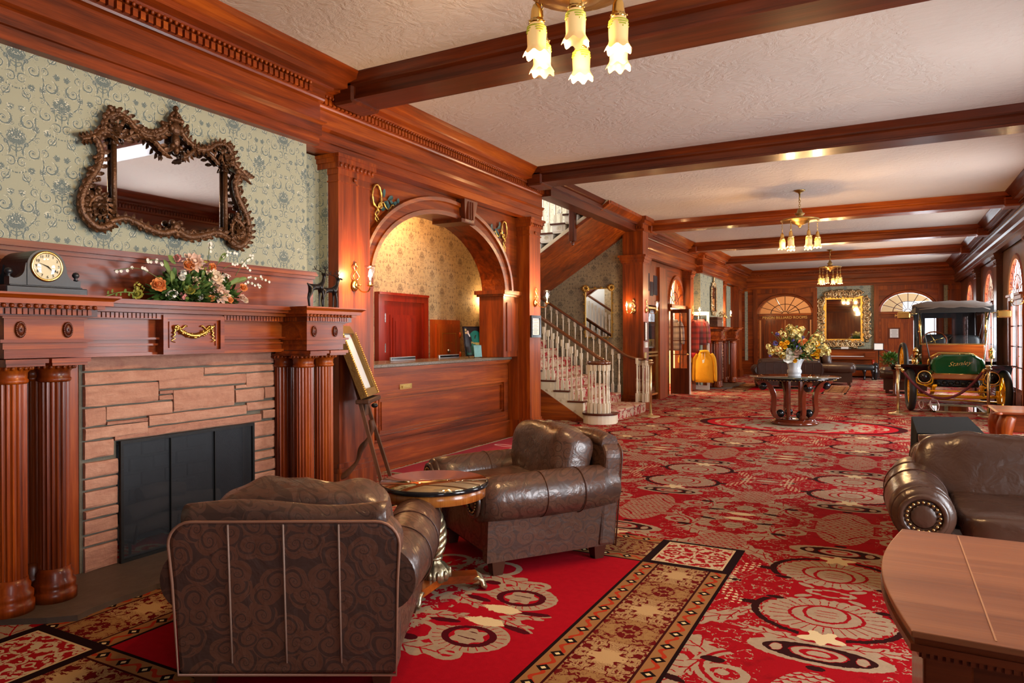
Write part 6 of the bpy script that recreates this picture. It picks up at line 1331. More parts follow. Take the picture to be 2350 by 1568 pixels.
def glazed_door(name, label, x0, x1, y, mat, z1=2.0, zb=.62, cols=2, rows=4, yaw=0.0, knob=True):
    rt = thing(name, label, 'door', (x0, y, 0), yaw); w_ = x1 - x0; b = MB(); s_ = .06
    for (a, c, e, f) in ((0, s_, .01, z1), (w_ - s_, w_, .01, z1), (0, w_, .01, zb), (0, w_, z1 - .09, z1)): b.box(a, c, -.02, .02, e, f)
    b.build('door_frame', mat, rt); b = MB()
    for k in range(1, rows): z = zb + (z1 - .09 - zb) * k / rows; b.box(s_, w_ - s_, -.012, .012, z - .009, z + .009)
    for k in range(1, cols): x = s_ + (w_ - 2 * s_) * k / cols; b.box(x - .009, x + .009, -.012, .012, zb, z1 - .09)
    b.build('glazing_bars', mat, rt)
    b = MB(); b.quad((s_, 0, zb), (w_ - s_, 0, zb), (w_ - s_, 0, z1 - .09), (s_, 0, z1 - .09)); b.build('pane', pane, rt, auto=False)
    b = MB(); b.sph((w_ - .03, -.05, .95), .025, 8, 6); b.tube([(w_ - .03, -.05, .95), (w_ - .03, 0, .95)], .01, 6); b.build('door_knob', brass, rt)
    return rt
dA = glazed_door('glazed_door', 'open dark mahogany glazed shop door with a solid lower panel', -4.50, -4.05, 16.45, DK['z'], 2.02)
b = MB(); b.box(.445, .475, -.022, .022, .01, 2.02); b.build('door_edge', white_trim, dA, 'white painted door edge')
dB = glazed_door('glazed_door', 'second open shop door, white framed, hung with plaid and mustard clothes', -4.47, -3.93, 18.0, white_trim, 2.0, .12)
# garments
def cloth(name, c, c2, plaid=True):
    g = G(name); x, y, z = g.coord()
    if not plaid: return g.bsdf(g.mix(g.noise(g.vec(x, y, z), 4, 3), c, c2), .85, 0, g.bump(g.noise(g.vec(x, y, z), 16, 2), .3, .02))
    a = (x * 7).fr().lt(.45); b_ = (z * 7).fr().lt(.45); n_ = g.noise(g.vec(x, y, z), 12, 3)
    cc = g.mix(a * .6, c, c2); cc = g.mix(b_ * .5, cc, S(36, 24, 28)); return g.bsdf(g.mix(n_ * .4, cc, c2), .85)
PLD = cloth('red_grey_plaid', S(170, 40, 42), S(120, 104, 104)); PLR = cloth('rust_red_print', S(186, 52, 34), S(120, 62, 50)); MUS = cloth('mustard_fleece', S(226, 164, 12), S(204, 140, 6), False); TAN = cloth('ochre_cotton', S(196, 136, 30), S(170, 112, 20), False); GRY = cloth('grey_print_cotton', S(140, 116, 104), S(90, 78, 76)); REDC = cloth('red_scarf', S(190, 26, 22), S(150, 16, 16), False)
def shirt(rt, mat, w_, z0, z1, sleeve=True, slen=.45, th=.05, hood=False, y=0.0, x=0.0):
    b = MB(); n = 18
    for k in range(9):
        t = k / 8; zz = z0 + (z1 - z0) * t; ww = w_ / 2 * (1.0 if t < .75 else 1.0 - (t - .75) * 1.9); tt_ = th * (.7 + .4 * math.sin(PI * min(1, t + .2)))
        for i in range(n): a = TAU * i / n; b.v.append((x + ww * math.copysign(abs(math.cos(a)) ** .7, math.cos(a)), y + (tt_ + .008 * math.sin(a * 5 + k)) * math.sin(a), zz))
    for k in range(8):
        for i in range(n): b.f.append([k * n + i, k * n + (i + 1) % n, (k + 1) * n + (i + 1) % n, (k + 1) * n + i]); b.sm.append(True); b.mi.append(0)
    b.f.append([8 * n + i for i in range(n)]); b.sm.append(True); b.mi.append(0); b.f.append(list(range(n))[::-1]); b.sm.append(True); b.mi.append(0)
    b.build('body', mat, rt)
    if sleeve:
        for sg in (-1, 1):
            b = MB(); b.tube(smooth([(x + sg * w_ * .36, y, z1 - .06), (x + sg * w_ * .52, y, z1 - .18), (x + sg * w_ * .58, y, z1 - slen * .6), (x + sg * w_ * .60, y - .01, z1 - slen)], 4), [.06, .062, .062, .062, .06, .06, .058, .058, .056, .055, .054, .05, .042], 9, flat=.8); b.build('sleeve', mat, rt)
    if hood: b = MB(); b.torus((x, y - .01, z1 + .005), .085, .035, 16, 7, X=Matrix.Identity(4)); b.sph((x, y + .03, z1 - .01), (.10, .05, .06), 10, 6); b.build('hood', mat, rt)
    b = MB(); b.tube([(x - .1, y, z1 - .01), (x, y, z1 + .04), (x + .1, y, z1 - .01)], .006, 6); b.tube(smooth([(x, y, z1 + .04), (x, y, z1 + .08), (x + .02, y, z1 + .10), (x + .03, y, z1 + .08)], 4), .004, 5); b.build('hanger', black_matte, rt)
s1 = thing('plaid_shirt', 'grey and red patterned shirt on a hanger seen through the dark glazed door', 'shirt', (-4.66, 17.75, 0)); shirt(s1, GRY, .40, 1.02, 1.80, slen=.62)
s1.location = (-4.66, 17.3, 0)
s2 = thing('plaid_shirt', 'red plaid shirt hanging with a rust printed scarf on the white-framed door', 'shirt', (-4.12, 17.9, 0)); shirt(s2, PLD, .34, 1.15, 1.80, slen=.6)
s3 = thing('printed_scarf', 'long rust-red printed wrap with a plain red hem, hanging on the white-framed door', 'garment', (-4.25, 17.70, 0)); shirt(s3, PLR, .27, .95, 1.78, sleeve=False, th=.04)
b = MB(); b.lathe([(.02, .80), (.09, .86), (.12, .96)], (0, 0, 0), 12); b.build('hem', REDC, s3)
s4 = thing('tee_shirt', 'ochre short-sleeved shirt hanging low, left of the mustard hoodie', 'shirt', (-4.46, 17.66, 0)); shirt(s4, TAN, .24, .25, 1.0, slen=.3)
s5 = thing('hoodie', 'bright mustard hooded sweatshirt on a hanger in front of the shop door', 'sweatshirt', (-3.98, 17.66, 0)); shirt(s5, MUS, .46, .22, .99, slen=.74, th=.09, hood=True)
b = MB(); b.prism([(-.03, .78), (.03, .80), (.02, .72), (-.02, .70)], 'y', -.11, -.105); b.build('price_tag', paper, s5)
for sg in (-1, 1): b = MB(); b.tube([(sg * .03, -.10, .98), (sg * .035, -.115, .80)], .004, 5); b.build('drawstring', paper, s5)

# ------------------------------------------------------------------ far wall doors, sign lettering, piano
T = FWL
for n_, (a, c), lb in ((2, (-3.90, -2.2), 'PINON BILLIARD ROOMS'), (3, (-.10, 1.45), 'MUSIC ROOM')):
    b = MB(T); b.box(a, c, -.2, .03, 2.06, 2.14); b.box(a, c, -.16, -.1, 1.92, 2.06); b.box(a, c, -.2, -.14, 2.0, 2.1)
    dr = struct('door_%d' % n_, b, W['x'], 'arched double doors with fanlight in the end wall')
    leafs = [(a + .05, (a + c) / 2 - .01), ((a + c) / 2 + .01, c - .05)] if n_ == 2 else [(a, a + .93)]
    for (x0, x1) in leafs:
        b = MB(T); b.box(x0, x1, -.16, -.11, .01, 1.95); b.box(x0 + .1, x1 - .1, -.11, -.095, 1.05, 1.8); b.box(x0 + .14, x1 - .14, -.1, -.085, 1.1, 1.75); b.box(x0 + .1, x1 - .1, -.11, -.095, .15, .9); b.box(x0 + .14, x1 - .14, -.1, -.085, .2, .85)
        lf = b.build('door_leaf', W['z'], dr)
    if n_ == 3:
        for (x0, x1) in ((1.38, 1.40),): b = MB(T); b.box(x0, x1, -.16, .3, .01, 1.95); b.build('door_leaf', W['z'], dr)
    b = fan(T, a, c, 2.14, .605, -.12, None, nrib=8, w_=.02, hub=.12, mid=.55); b.build('fanlight_bars', DK['x'], dr); fan_glass(T, a, c, 2.14, .605, -.12, dr)
    text('lettering', lb, .13 if n_ == 2 else .13, Matrix.Translation((-3.05 if n_ == 2 else .70, YF - .04, 2.0)) @ Matrix.Rotation(PI / 2, 4, 'X'), letter_gold, dr, .004)
notice('framed_notice', 'white notice framed on the music room door', lambda s, d, z: (s, YF + .085 - d, z), .12, .45, 1.26, 1.62, DK['z'], .04)
pn = thing('piano', 'upright mahogany piano with white keys against the green wallpapered end wall', 'piano', (-1.15, 25.2, 0), world=True)
b = MB(); b.bev(-2.0, -.26, 25.25, 25.75, .05, .90, .01); b.build('case', W['x'], pn)
b = MB(); b.bev(-2.04, -.22, 25.2, 25.78, .90, .93, .008); b.build('lid', DK['x'], pn)
b = MB(); b.bev(-2.0, -.26, 24.95, 25.25, .60, .68, .01); b.box(-2.0, -1.93, 24.95, 25.25, .68, .80); b.box(-.55, -.26, 24.95, 25.25, .68, .80); b.build('keybed', W['x'], pn)
me = None
for i in range(52):
    if me is None: b = MB(); b.box(0, .0235, 0, .15, 0, .02); o_ = b.build('key', paper, pn); me = o_.data
    else: o_ = bpy.data.objects.new('key', me); col.objects.link(o_); adopt(o_, pn)
    o_.location = (-1.90 + i * .0255, 24.97, .69)
for x in (-1.95, -.32): b = MB(); b.lathe([(.05, 0), (.04, .05), (.03, .1), (.045, .3), (.03, .45), (.05, .6)], (x, 25.0, 0), 10); b.build('leg', RD['z'], pn)
b = MB(); b.box(-1.25, -1.03, 25.17, 25.2, .935, 1.0); o_ = b.build('card', paper); setp(o_, 'small white card standing on the piano lid', 'card')
bn = thing('tufted_bench', 'long black buttoned leather bench with carved claw legs in front of the piano', 'bench', (-1.0, 24.3, 0), world=True)
b = MB(); b.sph((-1.0, 24.3, .38), (.78, .28, .09), 24, 10, e=.35); b.build('seat', black_leather, bn)
b = MB(); 
for i in range(9):
    for y in (24.12, 24.3): b.sph((-1.65 + i * .163, y, .465), .015, 6, 4)
b.build('buttons', black_gloss, bn, kind='stuff')
for x in (-1.68, -1.15, -.55, -.32):
    for y in (24.08, 24.5):
        b = MB(); b.lathe([(.02, 0), (.035, .02), (.03, .05), (.018, .10), (.03, .18), (.05, .25), (.06, .32)], (x, y, 0), 9); b.build('leg', black_gloss, bn)
b = MB(); b.sph((-.24, 24.3, .40), (.10, .25, .14), 10, 8); b.sph((-.24, 24.1, .2), (.07, .07, .22), 8, 6); b.build('carved_end', black_gloss, bn)
sg_ = thing('floor_sign', 'small framed white sign on a thin black stand in front of the music room door', 'sign', (-.16, 24.7, 0), world=True)
b = MB(); b.lathe([(.14, 0), (.14, .01), (.02, .02), (.012, .03), (.012, .93)], (-.16, 24.7, 0), 14); b.build('pole', iron, sg_)
Mx = Matrix.Translation((-.16, 24.66, 1.02)) @ Matrix.Rotation(-.35, 4, 'X'); b = MB(); b.box(-.14, .14, 0, .02, -.12, .12, X=Mx); pf_ = b.build('sign_frame', black_matte, sg_); b = MB(); b.box(-.12, .12, -.004, 0, -.10, .10, X=Mx); b.build('sign_sheet', paper, sg_)
b = MB(); b.tube(smooth([(-.02, 24.75, .93), (.3, 24.8, .78), (.7, 24.9, .68), (1.1, 25.1, .66)], 6), .02, 8); o_ = b.build('barrier_rope', ropem); setp(o_, 'burgundy rope swagging right from the sign stand to the music room door', 'rope')
# ------------------------------------------------------------------ leather seating
def wrinkle(seed, amp, fx, fy, fz=6.0):
    rr = random.Random(seed); ph = [rr.uniform(0, 9) for _ in range(8)]
    def f(p, d):
        k = math.sin(p.x * fx + ph[0] + 1.7 * math.sin(p.z * fz + ph[1])) * math.sin(p.z * fz * 1.3 + ph[2] + p.y * fy) + .6 * math.sin(p.x * fx * 2.3 + ph[3]) * math.sin(p.y * fy * 2 + ph[4])
        return p + Vector((d.x, d.y, d.z)) * amp * k
    return f
def leather_seat(name, label, cat, W_, loc, rz, cushions=1, lm=None, back_m=None, H=.80, D=.92, nails=True, seed=1, group=None, low=False, armh=.60, ra=.13):
    lm = lm or leather_b; back_m = back_m or lm; rt = thing(name, label, cat, loc, rz, group); nu, nv = (20, 12) if low else (48, 26)
    hw = W_ / 2; ax = hw - ra - .01            # arm centre
    bw = hw - .09 if ra < .15 else hw - .15                          # body half width under the arms
    sw = hw - .13 if ra < .15 else hw - .2
    b = MB(); b.bev(-sw, sw, -D / 2 + .06, D / 2 - .12, .09, .40, .03); b.build('base', lm, rt)
    for sg in (-1, 1):
        b = MB()   # side panel under the roll, tapering in to the floor
        b.prism([(sg * (sw - .04), .085), (sg * (sw + .02), .085), (sg * (sw + .05), armh - .16), (sg * (sw - .06), armh - .12)], 'y', -D / 2 + .03, D / 2 - .06); b.build('side_panel', lm, rt)
        arm = []; n = 9; rad = []
        for i in range(n):
            t = i / (n - 1); arm.append((sg * (ax + .02 * math.sin(PI * t)), -D / 2 - .01 + (D - .04) * t, armh - ra + .01 * t)); rad.append(ra - .004 + .010 * math.sin(PI * t))
        b = MB(); b.tube(arm, rad, 26); ar = b.build('arm', lm, rt)
        for yy in (-.10, .16):
            b = MB(); b.torus((0, 0, 0), ra + .0065, .0035, 36, 5, X=Matrix.Translation((sg * (ax + .02), yy, armh - ra + .005)) @ Matrix.Rotation(PI / 2, 4, 'X')); b.build('piping', foot_m, ar)
        X = Matrix.Translation((sg * ax, -D / 2 - .01, armh - ra)) @ Matrix.Rotation(PI / 2, 4, 'X') @ Matrix.Scale(ra / .16, 4)
        b = MB(); b.sph((0, 0, 0), (.155, .155, .05), 32, 10, X=X, fn=lambda p, d: p * (1 + .05 * math.sin(16 * math.atan2(d.y, d.x))) if (d.x ** 2 + d.y ** 2) > .3 else p); b.torus((0, 0, .04), .105, .018, 28, 7, X=X); fc = b.build('arm_front', leather_d, ar)
        if nails:
            b = MB()
            for k in range(20): a = TAU * k / 20; b.sph((.078 * math.cos(a), .078 * math.sin(a), .055), .0085, 7, 5, X=X)
            b.build('nail_heads', nail, fc)
            b = MB(); b.sph((0, 0, .045), (.066, .066, .012), 18, 6, X=X); b.build('arm_rosette', leather_d, fc)
    # back frame: leaning slab with rounded upper corners
    poly = [(-bw + .0, .09), (bw - .0, .09), (bw + .01, .46)] + [(bw - .07 + .09 * math.cos(a), H - .13 + .09 * math.sin(a)) for a in [PI / 2 * i / 6 for i in range(7)]] + [(-bw + .07 + .09 * math.cos(a), H - .13 + .09 * math.sin(a)) for a in [PI / 2 + PI / 2 * i / 6 for i in range(7)]] + [(-bw - .01, .46)]
    Xb = Matrix.Translation((0, D / 2 - .14, 0)) @ Matrix.Shear('XZ', 4, (0, 0)) @ Matrix.Rotation(0.07, 4, 'X').inverted()
    b = MB(); b.prism(poly, 'y', -.02, .10, X=Xb); bk = b.build('back_panel', back_m, rt, bevel=.018)
    b = MB(); b.tube([Vector(Xb @ Vector((x, .10, z))) for x, z in poly], .006, 6, closed=True); b.build('piping', simple('worn_piping', S(140, 96, 74), .5) if seed == 1 else foot_m, bk)
    for k in range(1, 4 * (1 if W_ < 1.5 else 2)):
        x = -bw + (2 * bw) * k / (4 * (1 if W_ < 1.5 else 2)); b = MB(); b.tube([Vector(Xb @ Vector((x, .102, .14))), Vector(Xb @ Vector((x, .103, .45))), Vector(Xb @ Vector((x, .102, H - .05)))], .0045, 5); b.build('seam', simple('pale_seam_leather_%d' % seed, S(150, 118, 100), .6) if seed == 1 else foot_m, bk)
    b = MB(); b.tube([Vector(Xb @ Vector((x, .035, H - .045 + .012 * math.sin(x * 9)))) for x in [(-bw + .03) + (2 * bw - .06) * i / 20 for i in range(21)]], [.06] * 21, 14); b.build('back_roll', lm, rt)
    cw = 2 * (ax - ra + .01) / cushions
    for k in range(cushions):
        cx = -(ax - ra + .01) + cw * (k + .5)
        b = MB(); b.sph((cx, -.10, .42), (cw / 2 - .004, D / 2 - .08, .095), nu, nv, e=.42, fn=wrinkle(seed + k, .006, 9, 9)); b.build('seat_cushion', leather_d if not low else lm, rt)
        Xc = Matrix.Translation((cx * 1.12, D / 2 - .27, H - .175)) @ Matrix.Rotation(-.22, 4, 'X')
        b = MB(); b.sph((0, 0, 0), (cw / 2 * 1.12 + (.09 if cushions == 1 else .09), .135, .225), nu, nv, X=Xc, e=.5, fn=wrinkle(seed * 3 + k, .011, 14, 6, 9)); bc = b.build('back_cushion', lm, rt)
    for sx in (-1, 1):
        for sy in (-1, 1):
            x, y = sx * (sw - .03), sy * (D / 2 - .12) - .01; b = MB(); h = .10
            b.add([(x - .03, y - .03, 0), (x + .03, y - .03, 0), (x + .03, y + .03, 0), (x - .03, y + .03, 0), (x - .045, y - .045, h), (x + .045, y - .045, h), (x + .045, y + .045, h), (x - .045, y + .045, h)], [(0, 1, 2, 3), (7, 6, 5, 4), (0, 4, 5, 1), (1, 5, 6, 2), (2, 6, 7, 3), (3, 7, 4, 0)]); b.build('foot', foot_m, rt)
    return rt
leather_seat('armchair', 'near leather armchair with its seamed embossed back turned to the viewer, facing the fire', 'armchair', 1.03, (-2.27, 2.38, 0), math.radians(208), 1, leather_b, leather_back, H=.74, D=.98, armh=.57, seed=1)
leather_seat('armchair', 'leather armchair by the round gilt-legged table, open side facing the near fireplace', 'armchair', 1.04, (-2.10, 4.07, 0), math.radians(-36), 1, leather_b, leather_b, H=.77, D=.94, armh=.58, seed=2)
leather_seat('sofa', 'brown leather sofa with a nail-trimmed arm behind the walnut desk at the right', 'sofa', 1.96, (.99, 4.62, 0), 0, 2, leather_d, leather_b, H=.77, D=.98, seed=5, armh=.63, ra=.151)
leather_seat('sofa', 'dark leather sofa with its back to us, left behind the flower table', 'sofa', 1.72, (-2.30, 19.75, 0), PI + .28, 2, leather_far, leather_far, H=.74, D=.95, nails=False, seed=7, low=True)
leather_seat('armchair', 'dark leather armchair behind the flower table, in front of the piano bench', 'armchair', 1.10, (-1.25, 21.6, 0), PI * .52, 1, leather_far, leather_far, H=.86, D=.95, nails=False, seed=8, low=True)
leather_seat('armchair', 'dark leather armchair left of the antique car, half hidden behind the fern', 'armchair', 1.05, (.42, 19.2, 0), -PI * .5, 1, leather_far, leather_far, H=.86, D=.95, nails=False, seed=9, low=True)

# ------------------------------------------------------------------ round pedestal table
pt = thing('pedestal_table', 'round glass-topped table on a gilt barley-twist pedestal between the two leather armchairs', 'table', (-2.19, 3.18, 0), .3)
b = MB(); b.lathe([(.27, .52), (.283, .525), (.283, .575), (.275, .58)], (0, 0, 0), 48); b.build('apron', VENF, pt)
b = MB(); b.lathe([(.28, .578), (.298, .582), (.30, .592), (.297, .602), (.290, .605)], (0, 0, 0), 48); b.build('black_rim', black_gloss, pt)
g = G('mirror_polished_tabletop'); tp_m = g.bsdf((0.62, 0.47, 0.24, 1), .04, 0.95, None, Coat_Weight=1.0, Coat_Roughness=.02)
b = MB(); b.lathe([(.0, .604), (.291, .604), (.291, .607), (.0, .6072)], (0, 0, 0), 48); b.build('glass_top', tp_m, pt)
gb = simple('gilded_bronze_twist', (.44, .36, .22, 1), .28, .9, bump=(60, .2), var=.3)
b = MB()
for k in range(4):
    pts = []; rr_ = []
    for i in range(41): t = i / 40; a = TAU * 1.9 * t + TAU * k / 4; ro_ = .018 + .030 * math.sin(PI * min(1, t * 1.15 + .08)) * (1.0 - .2 * t); pts.append((ro_ * math.cos(a), ro_ * math.sin(a), .18 + .33 * t)); rr_.append(.010 + .016 * math.sin(PI * min(1, t + .06)))
    b.tube(pts, rr_, 8)
b.lathe([(.05, .50), (.062, .515), (.05, .525)], (0, 0, 0), 20); b.lathe([(.03, .17), (.045, .175), (.045, .185), (.03, .2)], (0, 0, 0), 20); b.build('twisted_column', gb, pt)
b = MB(); b.lathe([(.05, .05), (.085, .065), (.092, .09), (.085, .12), (.06, .15), (.035, .165), (.04, .175)], (0, 0, 0), 36, flute=lambda i, n, z: 1.0 if i % 3 else .90)
for k in range(12): a = TAU * k / 12; b.sph((.084 * math.cos(a), .084 * math.sin(a), .10), (.014, .014, .028), 7, 5)
b.build('acanthus_bulb', gb, pt)
for k in range(3):
    a = math.radians(-90 + 120 * k - 17 + 8); X = Matrix.Rotation(a, 4, 'Z')
    b = MB(); b.add([(0.0, -.055, .045), (.22, -.045, .045), (.235, -.045, .05), (.235, .045, .05), (.22, .045, .045), (0, .055, .045), (0, -.055, .085), (.235, -.045, .085), (.235, .045, .085), (0, .055, .085)], [(0, 1, 2, 7, 6), (5, 9, 8, 3, 4), (0, 5, 4, 1), (1, 4, 3, 2), (2, 3, 8, 7), (6, 7, 8, 9)], X=X); lg = b.build('leg', W['x'], pt)
    b = MB()
    for q in range(4): yy = -.033 + q * .022; b.tube([Vector(X @ Vector(p)) for p in ((.20, yy, .06), (.235, yy * 1.1, .068), (.258, yy * 1.2, .05), (.262, yy * 1.25, .025), (.282, yy * 1.3, .012))], [.012, .015, .015, .013, .012], 8)
    b.build('paw_foot', gb, lg)

# ------------------------------------------------------------------ walnut desk at lower right
dk = thing('desk', 'walnut veneered desk with bowed ends and panelled sides at the lower right corner', 'desk', (.75, 2.22, 0), world=True)
pl_ = [(.05, 2.67)] + [(.05 - .06 * math.sin(PI * i / 12), 2.67 - .91 * i / 12) for i in range(1, 12)] + [(.05, 1.76), (1.55, 1.72)] + [(1.55 + .06 * math.sin(PI * i / 12), 1.72 + .95 * i / 12) for i in range(1, 12)] + [(1.55, 2.67)]
b = MB(); b.prism(pl_, 'z', .735, .75); b.build('top', TOP, dk, bevel=.003)
off = lambda e: [(.80 + (x - .80) * (1 + e), 2.21 + (y - 2.21) * (1 + e * 1.5)) for x, y in pl_]
b = MB(); b.prism(off(-.008), 'z', .722, .735); b.prism(off(.002), 'z', .706, .722); b.prism(off(-.02), 'z', .69, .706); b.build('moulded_edge', DK['x'], dk)
b = MB()
for i in range(100): b.box(.07 + i * .015, .077 + i * .015, 1.765, 1.78, .692, .704)
b.build('reeded_band', DK['x'], dk, kind='stuff')
g = G('veneer_crossband'); 
b = MB(); b.box(.205, .2075, 1.78, 2.65, .7501, .7506); b.build('stringing_line', simple('pale_stringing', S(176, 124, 84), .4), dk)
b = MB(); b.prism([(.48, 2.64), (.62, 2.35), (.95, 2.20), (1.0, 2.64)], 'z', .7501, .7504); b.build('flame_inlay', VENF, dk)
b = MB(); b.box(.075, 1.52, 1.84, 2.58, .06, .69); b.build('carcass', DK['x'], dk)
for (a, c) in ((.075, .17), (.60, .68), (1.02, 1.1), (1.42, 1.5)): b = MB(); b.bev(a, c, 1.815, 1.84, .06, .69, .005); b.build('stile', DK['x'], dk)
for (a, c) in ((.19, .58), (.70, 1.0), (1.12, 1.40)): b = MB(); b.bev(a, c, 1.825, 1.845, .12, .62, .01); b.bev(a + .05, c - .05, 1.818, 1.835, .17, .57, .008); b.build('raised_panel', DK['x'], dk)
b = MB(); b.bev(.06, 1.54, 1.80, 2.62, .0, .07, .01); b.build('plinth', DK['x'], dk)

# black draped table and small cabriole table
bt = thing('draped_table', 'table under a floor-length black cloth behind the right sofa', 'table', (.40, 6.0, 0), world=True)
b = MB(); b.box(.24, .56, 5.40, 6.50, .70, .738); b.build('tabletop', black_matte, bt)
vs = []; per = [(.19, 5.36), (.58, 5.36), (.58, 6.56), (.19, 6.4)]
ring_ = []
for k in range(4):
    (xa, ya), (xb, yb_) = per[k], per[(k + 1) % 4]
    for i in range(14): t = i / 14; ring_.append((xa + (xb - xa) * t, ya + (yb_ - ya) * t))
b = MB(); n = len(ring_); lv = [(.745, 0), (.74, .006), (.5, .02), (.2, .05), (.004, .07)]
for z, e in lv:
    for i, (x, y) in enumerate(ring_): fo = e * (1 + .35 * math.sin(i * 1.35)); dx, dy = x - .385, y - 5.95; l = math.hypot(dx, dy); b.v.append((x + (dx / l) * fo, y + (dy / l) * fo, z))
for k in range(len(lv) - 1):
    for i in range(n): b.f.append([k * n + i, k * n + (i + 1) % n, (k + 1) * n + (i + 1) % n, (k + 1) * n + i]); b.sm.append(k > 0); b.mi.append(0)
b.f.append(list(range(n))[::-1]); b.sm.append(False); b.mi.append(0); o_ = b.build('black_cloth', black_cloth); setp(o_, 'plain black cloth hanging to the floor over the table behind the sofa', 'tablecloth')
sd = thing('side_table', 'small reddish wooden table with a scalloped top and cabriole legs at the right edge', 'table', (1.25, 7.35, 0), world=True)
b = MB(); b.bev(.83, 1.75, 7.02, 7.70, .725, .75, .01)
for (x, y) in ((.83, 7.02), (.83, 7.70)): b.sph((x, y, .737), (.04, .04, .014), 10, 5)
b.build('top', W['x'], sd)
b = MB(); b.bev(.90, 1.7, 7.08, 7.64, .58, .725, .006); b.build('apron', W['x'], sd)
for (x, y, sx) in ((.92, 7.10, -1), (.92, 7.62, -1), (1.68, 7.10, 1), (1.68, 7.62, 1)):
    b = MB(); b.tube(smooth([(x, y, .72), (x + sx * .035, y - .01, .60), (x + sx * .03, y, .45), (x - sx * .01, y, .22), (x, y, .08), (x + sx * .04, y, .02)], 4), [.055, .06, .062, .064, .062, .058, .052, .046, .042, .038, .034, .03, .026, .025, .025, .026, .03, .034, .036, .034, .03], 10); b.build('leg', W['z'], sd)

# ------------------------------------------------------------------ centre table with vase of flowers
ct = thing('centre_table', 'round glass table on curved scrolled mahogany legs with black ball feet, on the oval medallion', 'table', (-1.25, 11.75, 0))
PL = simple('polished_mahogany', S(104, 40, 20), .15, Coat_Weight=.7)
b = MB(); b.lathe([(.34, 0), (.36, .02), (.355, .045), (.33, .06), (.30, .065), (.30, .08), (.26, .09), (.0, .09)], (0, 0, 0), 40); b.build('base', PL, ct)
for k in range(4):
    a = PI / 4 * 0 + TAU * k / 4 + YAW; X = Matrix.Rotation(a, 4, 'Z')
    path = [(.22, .10), (.30, .13), (.335, .22), (.325, .34), (.33, .46), (.37, .56), (.44, .63), (.53, .665), (.575, .64)]
    pts = [Vector(X @ Vector((x, 0, z))) for x, z in path]; P_ = smooth(pts, 4); b = MB(); sv_ = Vector(X @ Vector((0, 1, 0)))
    for w2, th in ((.045, .036),):
        n = len(P_)
        for i, p in enumerate(P_):
            t = (P_[min(i + 1, n - 1)] - P_[max(i - 1, 0)]).normalized(); nr = sv_.cross(t)
            for (u, v_) in ((-1, -1), (1, -1), (1, 1), (-1, 1)): b.v.append(tuple(p + sv_ * w2 * u * .75 + nr * th * v_))
        for i in range(n - 1):
            for q in range(4): b.f.append([i * 4 + q, i * 4 + (q + 1) % 4, i * 4 + 4 + (q + 1) % 4, i * 4 + 4 + q]); b.sm.append(False); b.mi.append(0)
        b.f += [[3, 2, 1, 0], [n * 4 - 4, n * 4 - 3, n * 4 - 2, n * 4 - 1]]; b.sm += [False] * 2; b.mi += [0] * 2
    lg = b.build('leg', PL, ct, bevel=.008)
    b = MB(); b.sph(X @ Vector((.50, 0, .60)), .065, 16, 10); b.build('ball', black_gloss, lg); b = MB(); b.sph(X @ Vector((.225, 0, .165)), .065, 16, 10); b.build('ball', black_gloss, lg)
for k in range(4): a = TAU * k / 4 + PI / 4; b = MB(); b.bev(-.02, .02, -.02, .02, .09, .70, .005, X=Matrix.Translation((.12 * math.cos(a), .12 * math.sin(a), 0))); b.build('inner_post', PL, ct)
b = MB(); b.lathe([(.0, .695), (.50, .70), (.60, .705), (.605, .72), (.60, .735), (0, .735)], (0, 0, 0), 56); tt_ = b.build('under_top', black_gloss, ct)
b = MB()
for i in range(70): a = TAU * i / 70; b.sph((.60 * math.cos(a), .60 * math.sin(a), .708), .007, 5, 3)
b.build('bead_row', gold, tt_, kind='stuff')
b = MB(); b.lathe([(0, .738), (.665, .738), (.67, .744), (.665, .75), (0, .75)], (0, 0, 0), 64); b.build('glass_top', simple('dark_reflecting_glass', (.03, .045, .04, 1), .03, .0, Specular_IOR_Level=1.0, Coat_Weight=1.0, Coat_Roughness=.02), ct)
vz = thing('vase', 'fluted white ceramic vase on the round glass table', 'vase', (-1.25, 11.75, .75))
b = MB(); b.lathe([(.095, 0), (.10, .015), (.09, .035), (.105, .05), (.11, .08), (.105, .10), (.092, .115), (.098, .16), (.118, .22), (.145, .265), (.152, .275), (.14, .272), (.11, .21), (.09, .14), (.09, .06), (0, .05)], (0, 0, 0), 40, flute=lambda i, n, z: 1 + .02 * math.cos(i * TAU / 5) if z > .13 else 1.0); b.build('body', simple('white_glazed_ceramic', S(205, 205, 208), .2, bump=(14, .25)), vz)
cf = thing('flower_arrangement', 'large loose bouquet of cream, yellow and blue flowers in the white vase', 'flowers', (-1.25, 11.75, 1.02))
leaves('foliage', LEAFM, (0, 0, .12), 1.0, 500, .09, cf, (.34, .25, .16), up=.4); leaves('light_foliage', LEAFL, (0, 0, .18), 1.0, 220, .08, cf, (.40, .25, .20), up=.4)
RT = lambda u, z, d=-.15: (u * _R.x - d * _F.x * -1, u * _R.y + d * _F.y, z)
